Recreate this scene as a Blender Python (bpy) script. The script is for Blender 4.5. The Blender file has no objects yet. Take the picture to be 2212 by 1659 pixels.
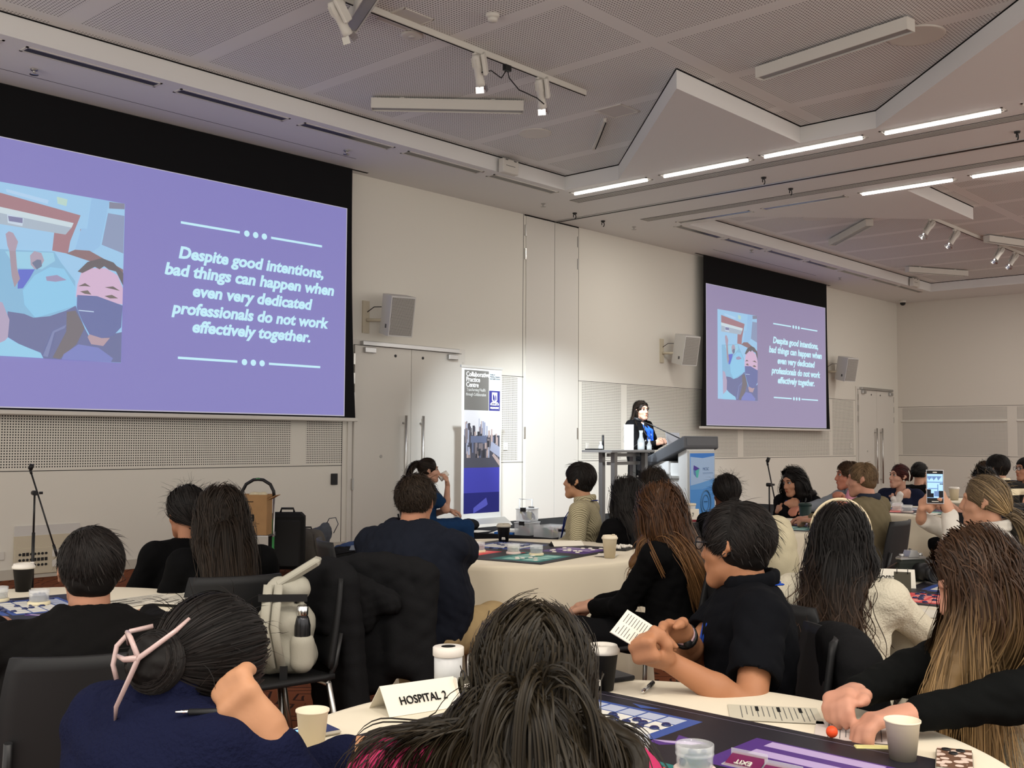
import bpy, math, random
import numpy as np
from mathutils import Vector, Matrix

SC = bpy.context.scene
COL = SC.collection
# ------------------------------------------------------------------ camera
H = 1.4
YAW, PITCH, ROLL, FPX = 0.83063, 0.052178, 0.0053774, 2292.4
def cam_axes():
    cy, sy, cp, sp = math.cos(YAW), math.sin(YAW), math.cos(PITCH), math.sin(PITCH)
    f = Vector((sy * cp, cy * cp, sp)); r = Vector((cy, -sy, 0)); u = r.cross(f)
    cr, sr = math.cos(ROLL), math.sin(ROLL)
    return cr * r + sr * u, -sr * r + cr * u, f
_r, _u, _f = cam_axes()
cd = bpy.data.cameras.new('camera'); cam = bpy.data.objects.new('camera', cd); COL.objects.link(cam)
cd.sensor_width = 36.0; cd.lens = FPX / 2212 * 36.0; cd.clip_start = 0.05; cd.clip_end = 100
cam.matrix_world = Matrix(((_r.x, _u.x, -_f.x, 0), (_r.y, _u.y, -_f.y, 0), (_r.z, _u.z, -_f.z, H), (0, 0, 0, 1)))
SC.camera = cam
# ------------------------------------------------------------------ world, exposure
SC.view_settings.view_transform = 'Standard'
SC.view_settings.look = 'None'
SC.view_settings.exposure = 0.06
SC.view_settings.gamma = 1.0
SC.view_settings.use_curve_mapping = False
wd = bpy.data.worlds.new('World'); SC.world = wd; wd.use_nodes = True
wd.node_tree.nodes['Background'].inputs[0].default_value = (1.0, 0.95, 0.875, 1)
wd.node_tree.nodes['Background'].inputs[1].default_value = 1.5
SC.cycles.max_bounces = 6
SC.cycles.diffuse_bounces = 3
SC.cycles.glossy_bounces = 3
SC.cycles.transmission_bounces = 6
SC.cycles.transparent_max_bounces = 8
# ------------------------------------------------------------------ large lights (fluorescent strips in the soffits, spots on the tracks, added fill in the far room)
def area(name, loc, sx, sy, power, col=(1, .95, .88), rot=(0, 0, 0)):
    l = bpy.data.lights.new(name, 'AREA'); l.shape = 'RECTANGLE'; l.size = sx; l.size_y = sy
    l.energy = power; l.color = col
    o = bpy.data.objects.new(name, l); o.location = loc; o.rotation_euler = rot; COL.objects.link(o)
    return o
def spot(name, loc, to, power, size, blend=.25, col=(.93, .97, 1), rad=.05):
    l = bpy.data.lights.new(name, 'SPOT'); l.energy = power; l.color = col; l.spot_size = math.radians(size)
    l.spot_blend = blend; l.shadow_soft_size = rad
    o = bpy.data.objects.new(name, l); o.location = loc
    o.rotation_euler = (Vector(to) - Vector(loc)).to_track_quat('-Z', 'Y').to_euler(); COL.objects.link(o)
    return o
for y in (8.61, 7.12, 5.67, 4.18, 2.7, 1.22, -.26, -1.74):
    area('strip_light', (11.37, y, 4.825), .028, 1.2, 28)
    area('strip_light', (14.0, y, 4.825), .04, 1.2, 28)
for y in (1.2, -.3, -1.8, 2.7):
    area('strip_light', (-.9, y, 4.825), .07, 1.2, 34)
for x in (.6, 2.1, 3.6, 5.1):
    area('strip_light', (x, -2.2, 4.825), 1.2, .07, 34)
spot('track_spot', (6.97, 6.6, 4.62), (11.9, 9.8, .5), 1700, 44, .6, (.86, .94, 1))
spot('track_spot', (7.86, 6.6, 4.55), (12.7, 9.9, .8), 1900, 40, .7, (.86, .94, 1))
spot('track_spot', (5.4, 6.9, 4.62), (10.9, 7.7, 1.1), 420, 22, .3)
for p in ((16.9, 3.6), (19.8, 5.2), (19.3, 1.2), (22.5, 3.4), (22.5, 7.2), (17.0, .2)):
    area('box_and_fill_lamp', (*p, 4.88), .1, 1.5, 46)  # first is the lit box's lamp, rest added to brighten the far room
spot('table_spot', (1.2, -.6, 4.95), (1.9, 1.5, .7), 200, 52, .6, (1, .9, .74))
spot('table_spot', (3.2, 2.2, 4.95), (4.7, 4.2, .7), 170, 50, .6, (1, .9, .74))

# ------------------------------------------------------------------ materials
def mat(name, col, rough=.6, spec=.3, metal=0, bump=0, bscale=60, var=0, vscale=6, alpha=1, trans=0, emit=0, ecol=None, sheen=0, ior=1.45):
    m = bpy.data.materials.new(name); m.use_nodes = True
    nt = m.node_tree; b = nt.nodes['Principled BSDF']; I = b.inputs
    I['Base Color'].default_value = (*col, 1); I['Roughness'].default_value = rough
    I['Specular IOR Level'].default_value = spec; I['Metallic'].default_value = metal
    I['Alpha'].default_value = alpha; I['Transmission Weight'].default_value = trans; I['IOR'].default_value = ior
    if sheen: I['Sheen Weight'].default_value = sheen
    if emit:
        I['Emission Color'].default_value = (*(ecol or col), 1); I['Emission Strength'].default_value = emit
    tc = None
    if var or bump:
        tc = nt.nodes.new('ShaderNodeTexCoord')
    if var:
        n = nt.nodes.new('ShaderNodeTexNoise'); n.inputs['Scale'].default_value = vscale; n.inputs['Detail'].default_value = 4
        nt.links.new(tc.outputs['Object'], n.inputs['Vector'])
        r = nt.nodes.new('ShaderNodeValToRGB')
        r.color_ramp.elements[0].position = .3; r.color_ramp.elements[1].position = .7
        r.color_ramp.elements[0].color = (*[c * (1 - var) for c in col], 1)
        r.color_ramp.elements[1].color = (*[min(1, c * (1 + var)) for c in col], 1)
        nt.links.new(n.outputs['Fac'], r.inputs['Fac']); nt.links.new(r.outputs['Color'], I['Base Color'])
    if bump:
        n = nt.nodes.new('ShaderNodeTexNoise'); n.inputs['Scale'].default_value = bscale; n.inputs['Detail'].default_value = 3
        nt.links.new(tc.outputs['Object'], n.inputs['Vector'])
        bp = nt.nodes.new('ShaderNodeBump'); bp.inputs['Strength'].default_value = bump; bp.inputs['Distance'].default_value = .01
        nt.links.new(n.outputs['Fac'], bp.inputs['Height']); nt.links.new(bp.outputs['Normal'], I['Normal'])
    return m
_mc = {}
def flat(col, rough=.6, spec=.3, emit=0):
    """a plain colour, cached"""
    k = (tuple(round(c, 3) for c in col), rough, spec, emit)
    if k not in _mc: _mc[k] = mat('paint', col, rough, spec, emit=emit)
    return _mc[k]
def srgb(r, g, b):
    f = lambda c: (c / 12.92 if c <= .04045 else ((c + .055) / 1.055) ** 2.4)
    return (f(r / 255), f(g / 255), f(b / 255))
def nd(nt, t, **k):
    n = nt.nodes.new(t)
    for a, v in k.items(): setattr(n, a, v)
    return n
def mth(nt, op, a, b=None, c=None):
    n = nd(nt, 'ShaderNodeMath', operation=op)
    for i, v in enumerate((a, b, c)):
        if v is None: continue
        if hasattr(v, 'is_linked'): nt.links.new(v, n.inputs[i])
        else: n.inputs[i].default_value = v
    return n.outputs[0]
def perforated(name, col, pitch, rad, hole, ax='xz', windows=None, bands=None):
    """painted board with a square grid of round holes; windows = list of (a0,a1,b0,b1) that are drilled,
    bands = (a start, a pitch, half width) / (b ...) plain strips"""
    m = mat(name, col, .62, .25, bump=.02, bscale=300); nt = m.node_tree
    tc = nd(nt, 'ShaderNodeTexCoord'); sp = nd(nt, 'ShaderNodeSeparateXYZ'); nt.links.new(tc.outputs['Object'], sp.inputs[0])
    A, B = (sp.outputs['XYZ'.index(c.upper())] for c in ax)
    def cell(v): return mth(nt, 'SUBTRACT', mth(nt, 'FRACT', mth(nt, 'DIVIDE', v, pitch)), .5)
    ca, cb = cell(A), cell(B)
    d = mth(nt, 'SQRT', mth(nt, 'ADD', mth(nt, 'MULTIPLY', ca, ca), mth(nt, 'MULTIPLY', cb, cb)))
    dot = mth(nt, 'LESS_THAN', d, rad)
    if windows:
        tot = None
        for a0, a1, b0, b1 in windows:
            q = mth(nt, 'MULTIPLY', mth(nt, 'MULTIPLY', mth(nt, 'GREATER_THAN', A, a0), mth(nt, 'LESS_THAN', A, a1)),
                    mth(nt, 'MULTIPLY', mth(nt, 'GREATER_THAN', B, b0), mth(nt, 'LESS_THAN', B, b1)))
            tot = q if tot is None else mth(nt, 'MAXIMUM', tot, q)
        dot = mth(nt, 'MULTIPLY', dot, tot)
    for v, bd in ((A, bands[0] if bands else None), (B, bands[1] if bands else None)):
        if bd:
            s, p, hw = bd
            f = mth(nt, 'ABSOLUTE', mth(nt, 'SUBTRACT', mth(nt, 'FRACT', mth(nt, 'ADD', mth(nt, 'DIVIDE', mth(nt, 'SUBTRACT', v, s), p), .5)), .5))
            dot = mth(nt, 'MULTIPLY', dot, mth(nt, 'GREATER_THAN', f, hw / p))
    mx = nd(nt, 'ShaderNodeMix', data_type='RGBA'); nt.links.new(dot, mx.inputs[0])
    mx.inputs[6].default_value = (*col, 1); mx.inputs[7].default_value = (*hole, 1)
    nt.links.new(mx.outputs[2], nt.nodes['Principled BSDF'].inputs['Base Color'])
    return m

# ------------------------------------------------------------------ objects
ORG = {}
def tag(o, label=None, cat=None, group=None, kind=None):
    if label: o['label'] = label
    if cat: o['category'] = cat
    if group: o['group'] = group
    if kind: o['kind'] = kind
    return o
def empty(name, loc, label=None, cat=None, group=None, rz=0):
    o = bpy.data.objects.new(name, None); COL.objects.link(o); o.location = loc; o.rotation_euler = (0, 0, rz)
    o.empty_display_size = .1
    ORG[o.name] = np.array(loc, float) if not rz else np.zeros(3)
    return tag(o, label, cat, group)
def link(name, me, mats, parent):
    for m in (mats if isinstance(mats, (list, tuple)) else [mats]): me.materials.append(m)
    o = bpy.data.objects.new(name, me); COL.objects.link(o)
    if parent: o.parent = parent; ORG[o.name] = ORG[parent.name]
    else: ORG[o.name] = np.zeros(3)
    return o
def quads(name, V, F, m, parent=None, smooth=True, attrs=None):
    """fast path: V (n,3), F (k,4) arrays in world space"""
    V = np.asarray(V, float)
    if parent is not None: V = V - ORG[parent.name]
    F = np.asarray(F, np.int32); w = F.shape[1]
    me = bpy.data.meshes.new(name)
    me.vertices.add(len(V)); me.vertices.foreach_set('co', V.astype(np.float32).ravel())
    me.loops.add(F.size); me.loops.foreach_set('vertex_index', F.ravel())
    me.polygons.add(len(F)); me.polygons.foreach_set('loop_start', np.arange(0, F.size, w, dtype=np.int32))
    me.polygons.foreach_set('use_smooth', np.full(len(F), smooth))
    for k, v in (attrs or {}).items():
        a = me.attributes.new(k, 'FLOAT', 'POINT'); a.data.foreach_set('value', np.asarray(v, np.float32))
    me.update(calc_edges=True)
    return link(name, me, m, parent)
def rotm(rx=0, ry=0, rz=0):
    return np.array(Matrix.Rotation(rz, 3, 'Z') @ Matrix.Rotation(ry, 3, 'Y') @ Matrix.Rotation(rx, 3, 'X'))
def unit(v):
    v = np.asarray(v, float); return v / (np.linalg.norm(v) + 1e-12)
class MB:
    """collects simple shapes of one part; build() links them as one mesh"""
    def __init__(s, T=None, R=None):
        s.v = []; s.f = []; s.mi = []; s.sm = []; s.T = np.zeros(3) if T is None else np.array(T, float); s.R = np.eye(3) if R is None else R
    def add(s, V, F, mi=0, sm=False):
        o = len(s.v); V = np.asarray(V, float) @ s.R.T + s.T
        s.v += [tuple(p) for p in V]
        for f in F: s.f.append(tuple(i + o for i in f)); s.mi.append(mi); s.sm.append(sm)
        return s
    def box(s, c, d, mi=0, R=None, bev=0):
        c = np.array(c, float); x, y, z = np.array(d, float) / 2
        if bev and min(x, y, z) > bev:
            pts = []; b = bev
            for sx in (-1, 1):
                for sy in (-1, 1):
                    for sz in (-1, 1):
                        pts += [(sx * (x - b), sy * (y - b), sz * z), (sx * (x - b), sy * y, sz * (z - b)), (sx * x, sy * (y - b), sz * (z - b))]
            P = np.array(pts); Rr = np.eye(3) if R is None else R
            me = bpy.data.meshes.new('t'); import bmesh
            bm = bmesh.new(); [bm.verts.new(p) for p in P]; bmesh.ops.convex_hull(bm, input=bm.verts)
            bmesh.ops.dissolve_limit(bm, angle_limit=.01, verts=bm.verts, edges=bm.edges)
            bm.verts.index_update()
            V = np.array([v.co for v in bm.verts]); F = [[v.index for v in f.verts] for f in bm.faces]; bm.free(); bpy.data.meshes.remove(me)
            return s.add(V @ Rr.T + c, F, mi)
        P = np.array([(i, j, k) for i in (-x, x) for j in (-y, y) for k in (-z, z)])
        if R is not None: P = P @ R.T
        return s.add(P + c, [(0, 1, 3, 2), (4, 6, 7, 5), (0, 4, 5, 1), (2, 3, 7, 6), (0, 2, 6, 4), (1, 5, 7, 3)], mi)
    def bb(s, a, b, mi=0, bev=0):
        a = np.array(a, float); b = np.array(b, float); return s.box((a + b) / 2, abs(b - a), mi, None, bev)
    def tube(s, pts, r, n=10, mi=0, cap=True, flat=1, closed=False):
        P = np.array(pts, float); k = len(P); r = np.broadcast_to(np.array(r, float), (k,))
        T = np.gradient(P, axis=0) if not closed else np.roll(P, -1, 0) - np.roll(P, 1, 0)
        T /= np.linalg.norm(T, axis=1)[:, None] + 1e-12
        u = np.cross(T[0], (0, 0, 1)); u = unit(u if np.linalg.norm(u) > .05 else np.cross(T[0], (1, 0, 0)))
        V = []
        for i in range(k):
            u = unit(u - T[i] * np.dot(u, T[i])); w = np.cross(T[i], u)
            for j in range(n):
                a = 2 * math.pi * j / n; V.append(P[i] + r[i] * (math.cos(a) * u + flat * math.sin(a) * w))
        F = []
        for i in range(k if closed else k - 1):
            for j in range(n):
                a, b = i * n, ((i + 1) % k) * n; F.append((a + j, a + (j + 1) % n, b + (j + 1) % n, b + j))
        s.add(V, F, mi, True)
        if cap and not closed:
            o = len(s.v) - k * n
            s.f.append(tuple(o + j for j in range(n))[::-1]); s.f.append(tuple(o + (k - 1) * n + j for j in range(n))); s.mi += [mi, mi]; s.sm += [False, False]
        return s
    def lathe(s, prof, c=(0, 0, 0), n=28, mi=0, R=None, sm=True, sx=1):
        V = []; F = []; k = len(prof)
        for r, z in prof:
            for j in range(n):
                a = 2 * math.pi * j / n; V.append((r * math.cos(a) * sx, r * math.sin(a), z))
        for i in range(k - 1):
            for j in range(n):
                F.append((i * n + j, i * n + (j + 1) % n, (i + 1) * n + (j + 1) % n, (i + 1) * n + j))
        if prof[0][0] > 1e-4: F.append(tuple(range(n))[::-1])
        if prof[-1][0] > 1e-4: F.append(tuple((k - 1) * n + j for j in range(n)))
        V = np.array(V)
        if R is not None: V = V @ R.T
        return s.add(V + np.array(c), F, mi, sm)
    def prism(s, poly, o, u, v, t, mi=0):
        """polygon in the plane o + a*u + b*v, thickened by t along u x v"""
        o, u, v = (np.array(q, float) for q in (o, u, v)); n = unit(np.cross(u, v)) * t
        A = [o + a * u + b * v for a, b in poly]; k = len(A)
        V = A + [p + n for p in A]
        F = [tuple(range(k))[::-1], tuple(range(k, 2 * k))] + [(i, (i + 1) % k, k + (i + 1) % k, k + i) for i in range(k)]
        return s.add(V, F, mi)
    def sph(s, c, r, n=12, mi=0, R=None):
        r = np.broadcast_to(np.array(r, float), (3,)); V = []; F = []
        m = max(6, n // 2 + 2)
        for i in range(m + 1):
            t = math.pi * i / m
            for j in range(n):
                a = 2 * math.pi * j / n; V.append((math.sin(t) * math.cos(a) * r[0], math.sin(t) * math.sin(a) * r[1], math.cos(t) * r[2]))
        for i in range(m):
            for j in range(n): F.append((i * n + j, (i + 1) * n + j, (i + 1) * n + (j + 1) % n, i * n + (j + 1) % n))
        V = np.array(V)
        if R is not None: V = V @ R.T
        return s.add(V + np.array(c), F, mi, True)
    def build(s, name, m, parent=None):
        V = np.array(s.v)
        if parent is not None: V = V - ORG[parent.name]
        me = bpy.data.meshes.new(name); me.from_pydata([tuple(p) for p in V], [], s.f)
        me.polygons.foreach_set('material_index', s.mi); me.polygons.foreach_set('use_smooth', s.sm); me.update()
        return link(name, me, m, parent)
def text(name, body, o, u, v, size, m, parent=None, off=0, shear=0, align='CENTER', ext=.0015, sx=1, space=1):
    """lettering in the plane through o with right = u and up = v"""
    cu = bpy.data.curves.new('t', 'FONT'); cu.body = body; cu.size = size; cu.extrude = ext; cu.offset = off; cu.shear = shear
    cu.align_x = align; cu.resolution_u = 3; cu.space_character = space
    t = bpy.data.objects.new('t', cu); COL.objects.link(t); bpy.context.view_layer.update()
    me = bpy.data.meshes.new_from_object(t.evaluated_get(bpy.context.evaluated_depsgraph_get()))
    bpy.data.objects.remove(t); bpy.data.curves.remove(cu)
    n = len(me.vertices); V = np.zeros(n * 3, np.float32); me.vertices.foreach_get('co', V); V = V.reshape(-1, 3)
    u, v = unit(u), unit(v); w = np.cross(u, v)
    W = np.array(o, float) + V[:, :1] * sx * u + V[:, 1:2] * v + V[:, 2:] * w
    if parent is not None: W = W - ORG[parent.name]
    me.vertices.foreach_set('co', W.astype(np.float32).ravel()); me.materials.clear(); me.update(); me.name = name
    return link(name, me, m, parent)
def kids(o): return [c for c in bpy.data.objects if c.parent == o]
def copy_tree(o, loc=None, rz=None, parent=None, label=None):
    c = o.copy(); COL.objects.link(c)
    if parent: c.parent = parent
    for k in KIDS.get(o.name) or kids(o): copy_tree(k, parent=c)
    if loc is not None: c.location = loc
    if rz is not None: c.rotation_euler = (0, 0, rz)
    if label: c['label'] = label
    return c
KIDS = {}
def remember(o):
    KIDS[o.name] = kids(o)
    for k in KIDS[o.name]: remember(k)
# ================================================================== palette
WALL = srgb(222, 218, 208)
CEIL = srgb(229, 228, 226)
M = dict(
    white=mat('white_paint', srgb(214, 210, 202), .5, .3),
    ceil=mat('ceiling_paint', CEIL, .7, .2),
    dark=mat('black_shadow_gap', (.008, .008, .009), .8, .1),
    groove=mat('groove', (.06, .055, .05), .8, .1),
    steel=mat('brushed_steel', (.55, .54, .52), .32, .5, 1),
    chrome=mat('chrome', (.75, .75, .76), .12, .5, 1),
    alu=mat('aluminium', (.5, .5, .5), .4, .5, 1),
    black=mat('black_plastic', (.012, .012, .013), .45, .4),
    blackmetal=mat('black_metal', (.015, .015, .016), .4, .5),
    glass=mat('clear_glass', (1, 1, 1), .02, .5, trans=1, ior=1.45),
    clear=mat('clear_plastic', (.95, .97, .98), .12, .5, alpha=.28),
    frost=mat('frosted_plastic', (.85, .86, .86), .3, .4, alpha=.62),
    cream=mat('cream_plastic', srgb(232, 214, 180), .45, .35),
    paper=mat('paper', srgb(226, 220, 205), .8, .15),
    print=mat('grey_print', (.12, .12, .12), .8, .1),
    ink=mat('black_print', (.015, .015, .015), .8, .1),
    linen=mat('white_tablecloth', srgb(226, 216, 194), .85, .15, bump=.05, bscale=400, sheen=.1),
    stage=mat('black_carpet', (.022, .022, .023), .95, .05, bump=.15, bscale=300, var=.3, vscale=3),
    card=mat('brown_cardboard', srgb(168, 132, 92), .8, .15, var=.06, vscale=9),
    lit=mat('lit_tube', (1, 1, 1), .5, .2, emit=7, ecol=(1, .96, .9)),
    spotlit=mat('lamp_lens', (1, 1, 1), .5, .2, emit=22, ecol=(.93, .97, 1)),
)
M['unlit'] = mat('diffuser', srgb(150, 150, 150), .3, .5)
M['wperf'] = perforated('perforated_wall_board', WALL, .0265, .27, (.012, .012, .012), 'xz', [
    (-2, 7.72, 1.09, 2.33), (7.94, 8.51, 1.09, 2.33), (10.78, 11.81, 1.09, 2.33), (13.35, 14.41, 1.09, 2.33),
    (14.58, 18.2, 1.09, 2.33), (18.41, 22.13, 1.09, 2.33), (22.28, 23.36, 1.09, 2.33)])
M['rperf'] = perforated('perforated_side_wall', srgb(214, 208, 198), .0265, .26, (.02, .02, .02), 'yz', [
    (8.1, 10.58, 1.09, 1.86), (8.1, 10.58, 1.93, 2.23), (5.4, 7.9, 1.09, 1.86), (5.4, 7.9, 1.93, 2.23),
    (2.6, 5.2, 1.09, 2.23), (-.1, 2.4, 1.09, 2.23)])
M['cperf'] = perforated('perforated_ceiling_board', CEIL, .031, .24, (.12, .11, .105), 'xy', None,
                        ((10.42, 1.265, .085), (5.47, 3.6, .085)))

def carpet():
    m = mat('patterned_carpet', srgb(118, 70, 50), .95, .05); nt = m.node_tree
    tc = nd(nt, 'ShaderNodeTexCoord')
    n = nd(nt, 'ShaderNodeTexNoise'); n.inputs['Scale'].default_value = 1.6; n.inputs['Detail'].default_value = 2
    n.inputs['Distortion'].default_value = .6
    nt.links.new(tc.outputs['Object'], n.inputs['Vector'])
    v = nd(nt, 'ShaderNodeTexVoronoi', distance='MANHATTAN'); v.inputs['Scale'].default_value = 2.3
    nt.links.new(tc.outputs['Object'], v.inputs['Vector'])
    k = mth(nt, 'FRACT', mth(nt, 'ADD', mth(nt, 'MULTIPLY', v.outputs['Distance'], 4.0), mth(nt, 'MULTIPLY', n.outputs['Fac'], 3.0)))
    line = mth(nt, 'LESS_THAN', mth(nt, 'ABSOLUTE', mth(nt, 'SUBTRACT', k, .5)), .085)
    mask = nd(nt, 'ShaderNodeTexNoise'); mask.inputs['Scale'].default_value = .9; nt.links.new(tc.outputs['Object'], mask.inputs['Vector'])
    line = mth(nt, 'MULTIPLY', line, mth(nt, 'GREATER_THAN', mask.outputs['Fac'], .44))
    mx = nd(nt, 'ShaderNodeMix', data_type='RGBA'); nt.links.new(line, mx.inputs[0])
    f = nd(nt, 'ShaderNodeTexNoise'); f.inputs['Scale'].default_value = 140; nt.links.new(tc.outputs['Object'], f.inputs['Vector'])
    r = nd(nt, 'ShaderNodeValToRGB'); r.color_ramp.elements[0].color = (*srgb(104, 60, 42), 1); r.color_ramp.elements[1].color = (*srgb(136, 82, 58), 1)
    nt.links.new(f.outputs['Fac'], r.inputs['Fac']); nt.links.new(r.outputs['Color'], mx.inputs[6])
    mx.inputs[7].default_value = (*srgb(52, 34, 30), 1)
    nt.links.new(mx.outputs[2], nt.nodes['Principled BSDF'].inputs['Base Color'])
    return m
def struct(name, mb, m, parent=None):
    o = mb.build(name, m, parent)
    if not parent: o['kind'] = 'structure'
    return o
YW, XR, ZC, ZU = 10.68, 25.9, 4.83, 5.03
# ------------------------------------------------------------------ shell
struct('floor', MB().bb((-2, -4, -.1), (XR, YW, 0)), carpet())
cl = struct('ceiling', MB().bb((-2, -4, ZU), (XR + .2, YW + .2, ZU + .12)), M['cperf'])
sf = MB()
def slab(poly):
    sf.prism(poly, (0, 0, ZC), (1, 0, 0), (0, 1, 0), ZU - ZC - .012, 0)
    k = len(poly)
    for i in range(k):   # shadow gap under the board
        a, b = np.array(poly[i]), np.array(poly[(i + 1) % k]); L = np.linalg.norm(b - a); d = (b - a) / L
        c = (a + b) / 2; sf.box((c[0], c[1], ZU - .006), (L, .012, .0115), 1, rotm(0, 0, math.atan2(d[1], d[0])))
slab([(-2, 9.22), (26, 9.22), (26, YW + .1), (-2, YW + .1)])
slab([(11.15, -4), (14.24, -4), (14.24, 9.219), (11.15, 9.219)])
slab([(24.3, -4), (26, -4), (26, 9.219), (24.3, 9.219)])
for k in range(4):
    y = -3.5 * k
    if 5.7 + y < -4: break
    slab([(11.149, 5.7 + y), (11.149, 8.3 + y), (8.6, 5.7 + y)])
    slab([(14.241, 8.3 + y), (14.241, 5.7 + y), (16.79, 5.7 + y)])
struct('ceiling_soffit', sf, [M['ceil'], M['dark']], cl)
fw = MB().bb((-2, YW, 0), (XR + .2, YW + .15, ZU))
struct('wall_front', fw, M['wperf'])
struct('wall_right', MB().bb((XR, -4, 0), (XR + .15, YW, ZU)), M['rperf'])
gr = MB(); g = .004
for x0, x1 in ((-2, 8.5), (10.72, 11.95), (13.27, 23.46)):
    gr.bb((x0, YW - .0015, 1.06 - g), (x1, YW + .01, 1.06 + g)); gr.bb((x0, YW - .0015, 2.345 - g), (x1, YW + .01, 2.345 + g))
for x in (8.5, 11.93, 13.27):
    gr.bb((x - g, YW - .0015, 0), (x + g, YW + .01, ZC))
gr.bb((XR - .0015, -4, 1.06 - g), (XR + .01, YW, 1.06 + g)); gr.bb((XR - .0015, -4, 2.25 - g), (XR + .01, YW, 2.25 + g))
struct('trim_1', gr, M['groove'])
struct('trim_2', MB().bb((XR - .035, 8.1, 1.875), (XR, 10.6, 1.915), 0, .008).bb((XR - .035, 5.4, 1.875), (XR, 7.9, 1.915), 0, .008), M['white'])
bs = MB()
for x0, x1 in ((-2, 8.56), (10.7, 23.45)): bs.bb((x0, YW - .012, 0), (x1, YW, .1))
struct('baseboard_front', bs, mat('skirting', srgb(190, 184, 172), .5))
struct('baseboard_right', MB().bb((XR - .012, -4, 0), (XR, YW - .02, .1)), mat('skirting', srgb(180, 174, 164), .5))
# folding-partition pocket: two tall hinged panels between jambs
pk = empty('door_3', (12.0, YW, 0)); pk['kind'] = 'structure'
for x0, x1 in ((11.99, 12.655), (12.665, 13.22)):
    pl = MB().bb((x0, YW - .012, .02), (x1, YW - .001, ZC - .02)).build('door_panel', M['white'], pk)
hg = [MB().bb((x - .012, YW - .02, z), (x + .012, YW - .0005, z + .17)).build('hinge', M['steel'], pk)
      for x in (11.97, 13.235) for z in (1.42, 4.14, 4.5)]
MB().bb((11.95, YW - .014, ZC - .018), (13.25, YW - .001, ZC - .002)).build('head_gap', M['dark'], pk)
MB().bb((12.656, YW - .006, .02), (12.664, YW - .0005, ZC - .02)).build('centre_gap', M['dark'], pk)
# moving-wall track in the soffit
struct('trim_3', MB().bb((12.64, -4, ZC - .012), (12.74, YW - .02, ZC), 0).bb((12.67, -4, ZC - .013), (12.71, YW - .02, ZC - .0115), 1), [M['alu'], M['dark']])
# screen slots
struct('trim_4', MB().bb((2.9, 10.1, ZC - .0015), (8.2, 10.107, ZC + .01)).bb((16.4, 10.1, ZC - .0015), (20.4, 10.107, ZC + .01))
       .bb((3, 10.52, ZC - .002), (8.75, 10.56, ZC + .01)).bb((16.5, 10.52, ZC - .002), (21.95, 10.56, ZC + .01)), M['dark'])

def double_door(name, x0, x1, H_=2.6):
    d = empty(name, (x0, YW, 0)); d['kind'] = 'structure'; xm = (x0 + x1) / 2
    fr = MB()
    for a, b in (((x0 - .08, YW - .02, 0), (x0 - .01, YW - .001, H_ + .01)), ((x1 + .01, YW - .02, 0), (x1 + .08, YW - .001, H_ + .01)), ((x0 - .08, YW - .02, H_ + .01), (x1 + .08, YW - .001, H_ + .075))): fr.bb(a, b)
    fr.build('door_frame', M['white'], d)
    MB().bb((x0 - .01, YW - .003, 0), (x1 + .01, YW - .0005, H_ + .01)).build('door_gap', M['groove'], d)
    for s, (a, b) in enumerate(((x0, xm - .004), (xm + .004, x1))):
        lf = MB().bb((a, YW - .045, .01), (b, YW - .004, H_)).build('door_leaf', M['white'], d)
        hx = xm + (-.14 if s == 0 else .17)
        h = MB().tube([(hx, YW - .11, .4), (hx, YW - .11, 1.71)], .019, 12)
        for z in (.5, 1.61): h.tube([(hx, YW - .11, z), (hx, YW - .046, z)], .014, 10)
        h.build('pull_handle', M['steel'], lf)
        MB().tube([((a + b) / 2 + (.2 if s == 0 else -.28), YW - .05, 2.5), ((a + b) / 2 + (.2 if s == 0 else -.28), YW - .044, 2.5)], .02, 12).build('peephole', M['black'], lf)
        cx = a + .22 if s == 0 else b - .22
        MB().bb((cx - .09, YW - .1, H_ - .09), (cx + .09, YW - .046, H_ - .02), 0, .006).build('door_closer', M['alu'], lf)
    MB().bb((x0 + .1, YW - .09, H_ + .005), (x1 - .1, YW - .021, H_ + .06), 0, .004).build('closer_rail', M['alu'], d)
    MB().tube([(x0 + .45, YW - .05, 1.17), (x0 + .45, YW - .044, 1.17)], .022, 12).build('lock', M['steel'], d)
    for z in (.9, 1.0) if 0 else (.75, 1.85, 2.1, 2.35):
        for x in (x0 - .012, x1 + .012): MB().bb((x - .012, YW - .05, z), (x + .012, YW - .02, z + .14)).build('hinge', M['steel'], d)
    return d
double_door('door_1', 8.66, 10.6)
double_door('door_2', 23.55, 25.52)

# ------------------------------------------------------------------ things on the ceiling
def strip(loc, along, lit, label, group, L=1.26):
    o = empty('recessed_strip_light', loc, label, 'ceiling light', group); x, y, z = loc
    w = .055; d = (L / 2, w) if along == 'x' else (w, L / 2); t = .022
    f = MB()
    for sx in (-1, 1):
        f.bb((x + sx * d[0], y - d[1] - t, z - .006), (x + sx * (d[0] + t), y + d[1] + t, z)); f.bb((x - d[0] - t, y + sx * d[1], z - .006), (x + d[0] + t, y + sx * (d[1] + t), z))
    f.build('frame', M['white'], o)
    MB().bb((x - d[0], y - d[1], z - .002), (x + d[0], y + d[1], z)).build('reflector', M['louvre'], o)
    if lit:
        q = (d[0] * .97, .013) if along == 'x' else (.013, d[1] * .97)
        MB().bb((x - q[0], y - q[1], z - .03), (x + q[0], y + q[1], z - .003)).build('tube', M['lit'], o)
    return o
M['louvre'] = mat('dark_louvre', (.05, .05, .055), .25, .6)
ordn = ['first', 'second', 'third', 'fourth', 'fifth', 'sixth', 'seventh', 'eighth', 'ninth', 'tenth']
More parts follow.
